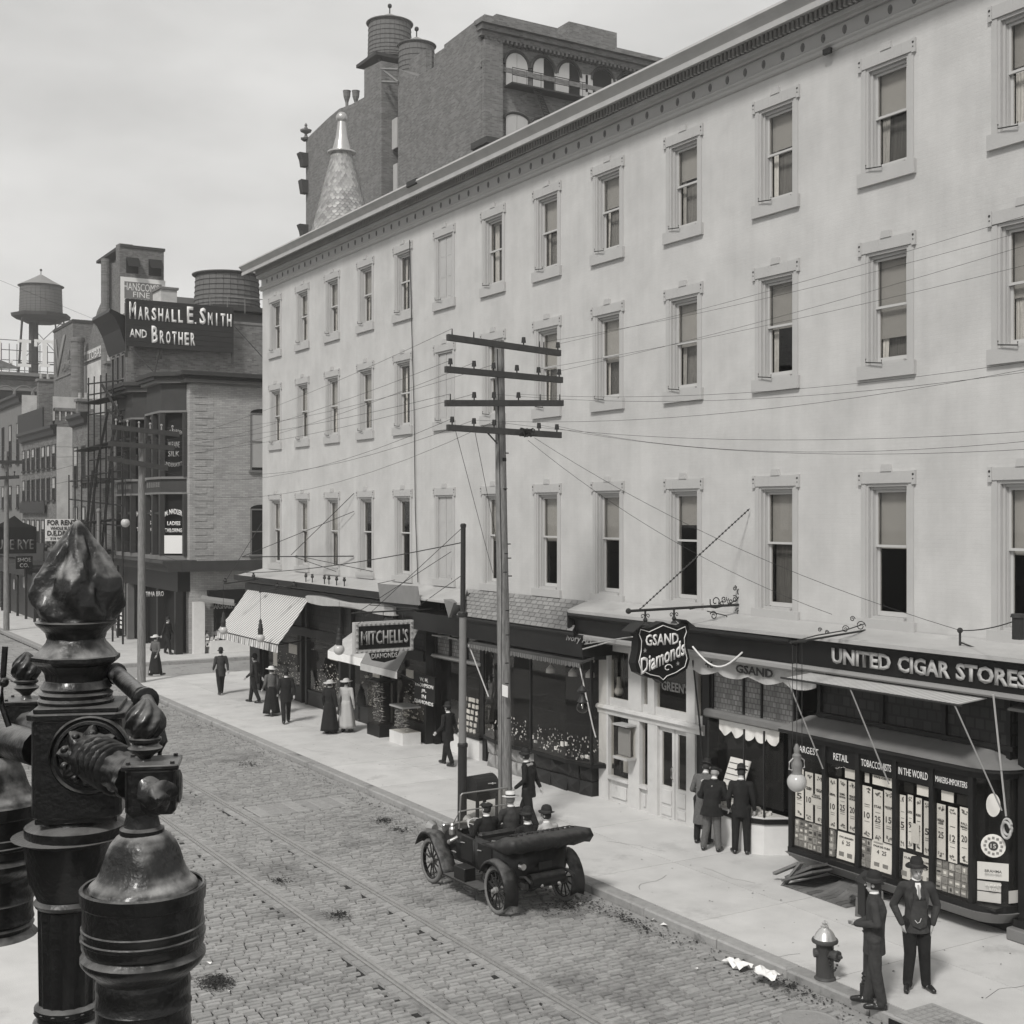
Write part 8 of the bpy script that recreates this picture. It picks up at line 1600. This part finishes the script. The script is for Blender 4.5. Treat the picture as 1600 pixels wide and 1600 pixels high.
def end_block(cx, cy, Z, s=1.0, front=True, lamp=None, fin=None):
    wbox(cx, cy, Z, 38 * s, 36 * s, 38 * s, AB, 'arm_block', .012, ch=5 * s); wbox(cx, cy - 38 * s, Z, 43 * s, 4 * s, 43 * s, AB, 'arm_block_cap', .004)
    k = Z / FPX; c = PZ(cx, cy, Z)
    for sx_ in (-1, 1):
        for sy_ in (-1, 1): m = MB(Matrix.Translation(c) @ Matrix.Rotation(AB, 4, 'Z')); m.cone((sx_ * 33 * s * k, sy_ * 33 * s * k, 42 * s * k), (sx_ * 33 * s * k, sy_ * 33 * s * k, 46 * s * k), .008, .007, 6); m.build('bolt', M_['iron'], ls_)
    if front:                                       # spiral boss on the face
        f2 = Matrix.Rotation(AB + .12, 3, 'Z') @ Vector((0, -1, 0)); fc_ = c + f2 * 38 * s * k + Vector((0, 0, -.01)) + f2.cross(Vector(UP)) * -.01
        ringd(fc_, f2, [(27 * s * k, 0), (28 * s * k, 3 * s * k), (25 * s * k, 7 * s * k), (24 * s * k, 11 * s * k), (19 * s * k, 18 * s * k), (17 * s * k, 23 * s * k), (11 * s * k, 30 * s * k), (3 * s * k, 40 * s * k)], 40, 'spiral_boss', mod=lambda t, z, r: r * (1 + .2 * math.cos(3 * t - 110 * z)))
        for sg in (1,): f3 = f2.cross(Vector(UP)) * 1.0; ringd(c - f3 * 38 * s * k * 0 + (Matrix.Rotation(AB, 3, 'Z') @ Vector((1, 0, 0))) * 38 * s * k, Matrix.Rotation(AB, 3, 'Z') @ Vector((1, 0, 0)), [(26 * s * k, 0), (26 * s * k, 4 * s * k), (18 * s * k, 7 * s * k)], 24, 'side_boss')
    fx_, fy_ = fin or (cx - 8 * s, cy - 46 * s)
    lathe_px(fx_, Z, [(15 * s, fy_ + 6), (11 * s, fy_ + 2), (9 * s, fy_ - 3 * s), (13 * s, fy_ - 8 * s), (24 * s, fy_ - 16 * s), (27 * s, fy_ - 20 * s), (22 * s, fy_ - 23 * s), (20 * s, fy_ - 27 * s), (25 * s, fy_ - 31 * s), (25 * s, fy_ - 35 * s), (20 * s, fy_ - 37 * s)], 24, 'finial_cup')
    pr = [(r_ * s, fy_ - (37 + h * 60) * s) for h, r_ in ((0, 20), (.1, 25), (.25, 29), (.45, 29), (.62, 25), (.78, 18), (.9, 11), (1.0, 3))]; pp = []
    for i in range(len(pr) - 1):
        for q in range(4): t = q / 4; pp.append((pr[i][0] * (1 - t) + pr[i + 1][0] * t, pr[i][1] * (1 - t) + pr[i + 1][1] * t))
    y0_ = pr[0][1]; lathe_px(fx_, Z, pp + [pr[-1]], 56, 'swirl_finial', mod=lambda t, y, r: r * (1 + .11 * math.cos(7 * (t - (y0_ - y) / (38 * s)))))
def lamp_hood(cx, ytop, Z, s=1.0):
    Y_ = lambda dy: ytop + dy * s
    lathe_px(cx - 2 * s, Z, [(34 * s, Y_(30)), (34 * s, Y_(22)), (28 * s, Y_(18)), (24 * s, Y_(0)), (24 * s, Y_(-8))], 24, 'lamp_neck')
    bell = [(84, 112), (80, 106), (70, 98), (62, 86), (57, 74), (53, 58), (48, 44), (40, 33), (30, 26), (22, 24)]
    def lob(t, y, r): h = (Y_(112) - y) / (88 * s); return r * (1 + .07 * math.sin(math.pi * min(max(h, 0), 1)) * math.cos(4 * t + .8))
    bb = []
    for i in range(len(bell) - 1):
        for q in range(3): t = q / 3; bb.append(((bell[i][0] * (1 - t) + bell[i + 1][0] * t) * s, Y_(bell[i][1] * (1 - t) + bell[i + 1][1] * t)))
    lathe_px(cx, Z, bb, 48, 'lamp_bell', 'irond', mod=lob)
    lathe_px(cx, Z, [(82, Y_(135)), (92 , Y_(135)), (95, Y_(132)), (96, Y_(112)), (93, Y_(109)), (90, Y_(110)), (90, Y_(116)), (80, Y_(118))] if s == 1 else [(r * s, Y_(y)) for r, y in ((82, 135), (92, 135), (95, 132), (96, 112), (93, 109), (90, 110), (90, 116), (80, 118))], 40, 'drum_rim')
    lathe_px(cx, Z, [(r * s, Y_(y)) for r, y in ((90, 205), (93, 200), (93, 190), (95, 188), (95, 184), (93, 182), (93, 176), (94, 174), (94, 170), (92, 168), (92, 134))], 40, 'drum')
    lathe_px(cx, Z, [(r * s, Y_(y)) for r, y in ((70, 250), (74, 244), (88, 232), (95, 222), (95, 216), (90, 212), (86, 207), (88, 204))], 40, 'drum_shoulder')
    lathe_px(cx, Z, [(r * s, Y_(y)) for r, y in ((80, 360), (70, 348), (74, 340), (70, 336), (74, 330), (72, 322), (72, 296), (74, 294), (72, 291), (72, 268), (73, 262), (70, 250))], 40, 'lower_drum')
end_block(238, 1230, ZA, 1.0, fin=(227, 1188)); lamp_hood(224, 1272, ZA, 1.0)
end_block(40, 1122, 5.9, .72, front=False, fin=(41, 1088)); lamp_hood(-12, 1158, 5.3, .84)
m = MB(); m.tube([PZ(40, 1130, 5.9), PZ(80, 1150, 5.35)], .06, 12); m.build('rear_arm', M_['iron'], ls_, smooth=True); m = MB(); m.tube([PZ(-10, 1150, 5.35), PZ(60, 1170, 5.1)], .07, 12); m.build('rear_arm', M_['iron'], ls_, smooth=True)
a, b = PZ(178, 1050, 5.15), PZ(228, 1094, 4.7); m = MB(); m.tube([a, b], .034, 16); m.build('brace_tube', M_['iron'], ls_, smooth=True); dd = (b - a).normalized()
for z_, r_ in ((.03, .044), ((b - a).length - .06, .04), ((b - a).length, .048)): ringd(a + dd * z_, dd, [(r_ * .8, -.012), (r_, -.006), (r_, .006), (r_ * .8, .012)], 18, 'tube_collar')
m = MB(); m.tube([b, PZ(240, 1120, 4.6), PZ(250, 1160, 4.6), PZ(249, 1195, 4.6)], .028, 12); m.build('bent_pipe', M_['iron'], ls_, smooth=True)
m = MB(); m.tube([PZ(8, 1010, 4.9), PZ(5, 1055, 4.9), PZ(2, 1100, 4.9), PZ(14, 1135, 4.9)], .012, 8); m.ball(PZ(6, 1066, 4.9), .02, 8, 6); m.build('rod', M_['iron'], ls_, smooth=True)
# ------------------------------------------------------------ city haze
hz = bx(-420, 720, -70, 920, -2.4, 75).build('haze', M_['dark'], kind='stuff')
hm = bpy.data.materials.new('haze air'); hm.use_nodes = True; hn = hm.node_tree.nodes; hn.clear()
ho = hn.new('ShaderNodeOutputMaterial'); hp_ = hn.new('ShaderNodeVolumePrincipled'); hp_.inputs['Color'].default_value = g(.95); hp_.inputs['Density'].default_value = .0007
hm.node_tree.links.new(hp_.outputs[0], ho.inputs['Volume']); hz.data.materials.clear(); hz.data.materials.append(hm)
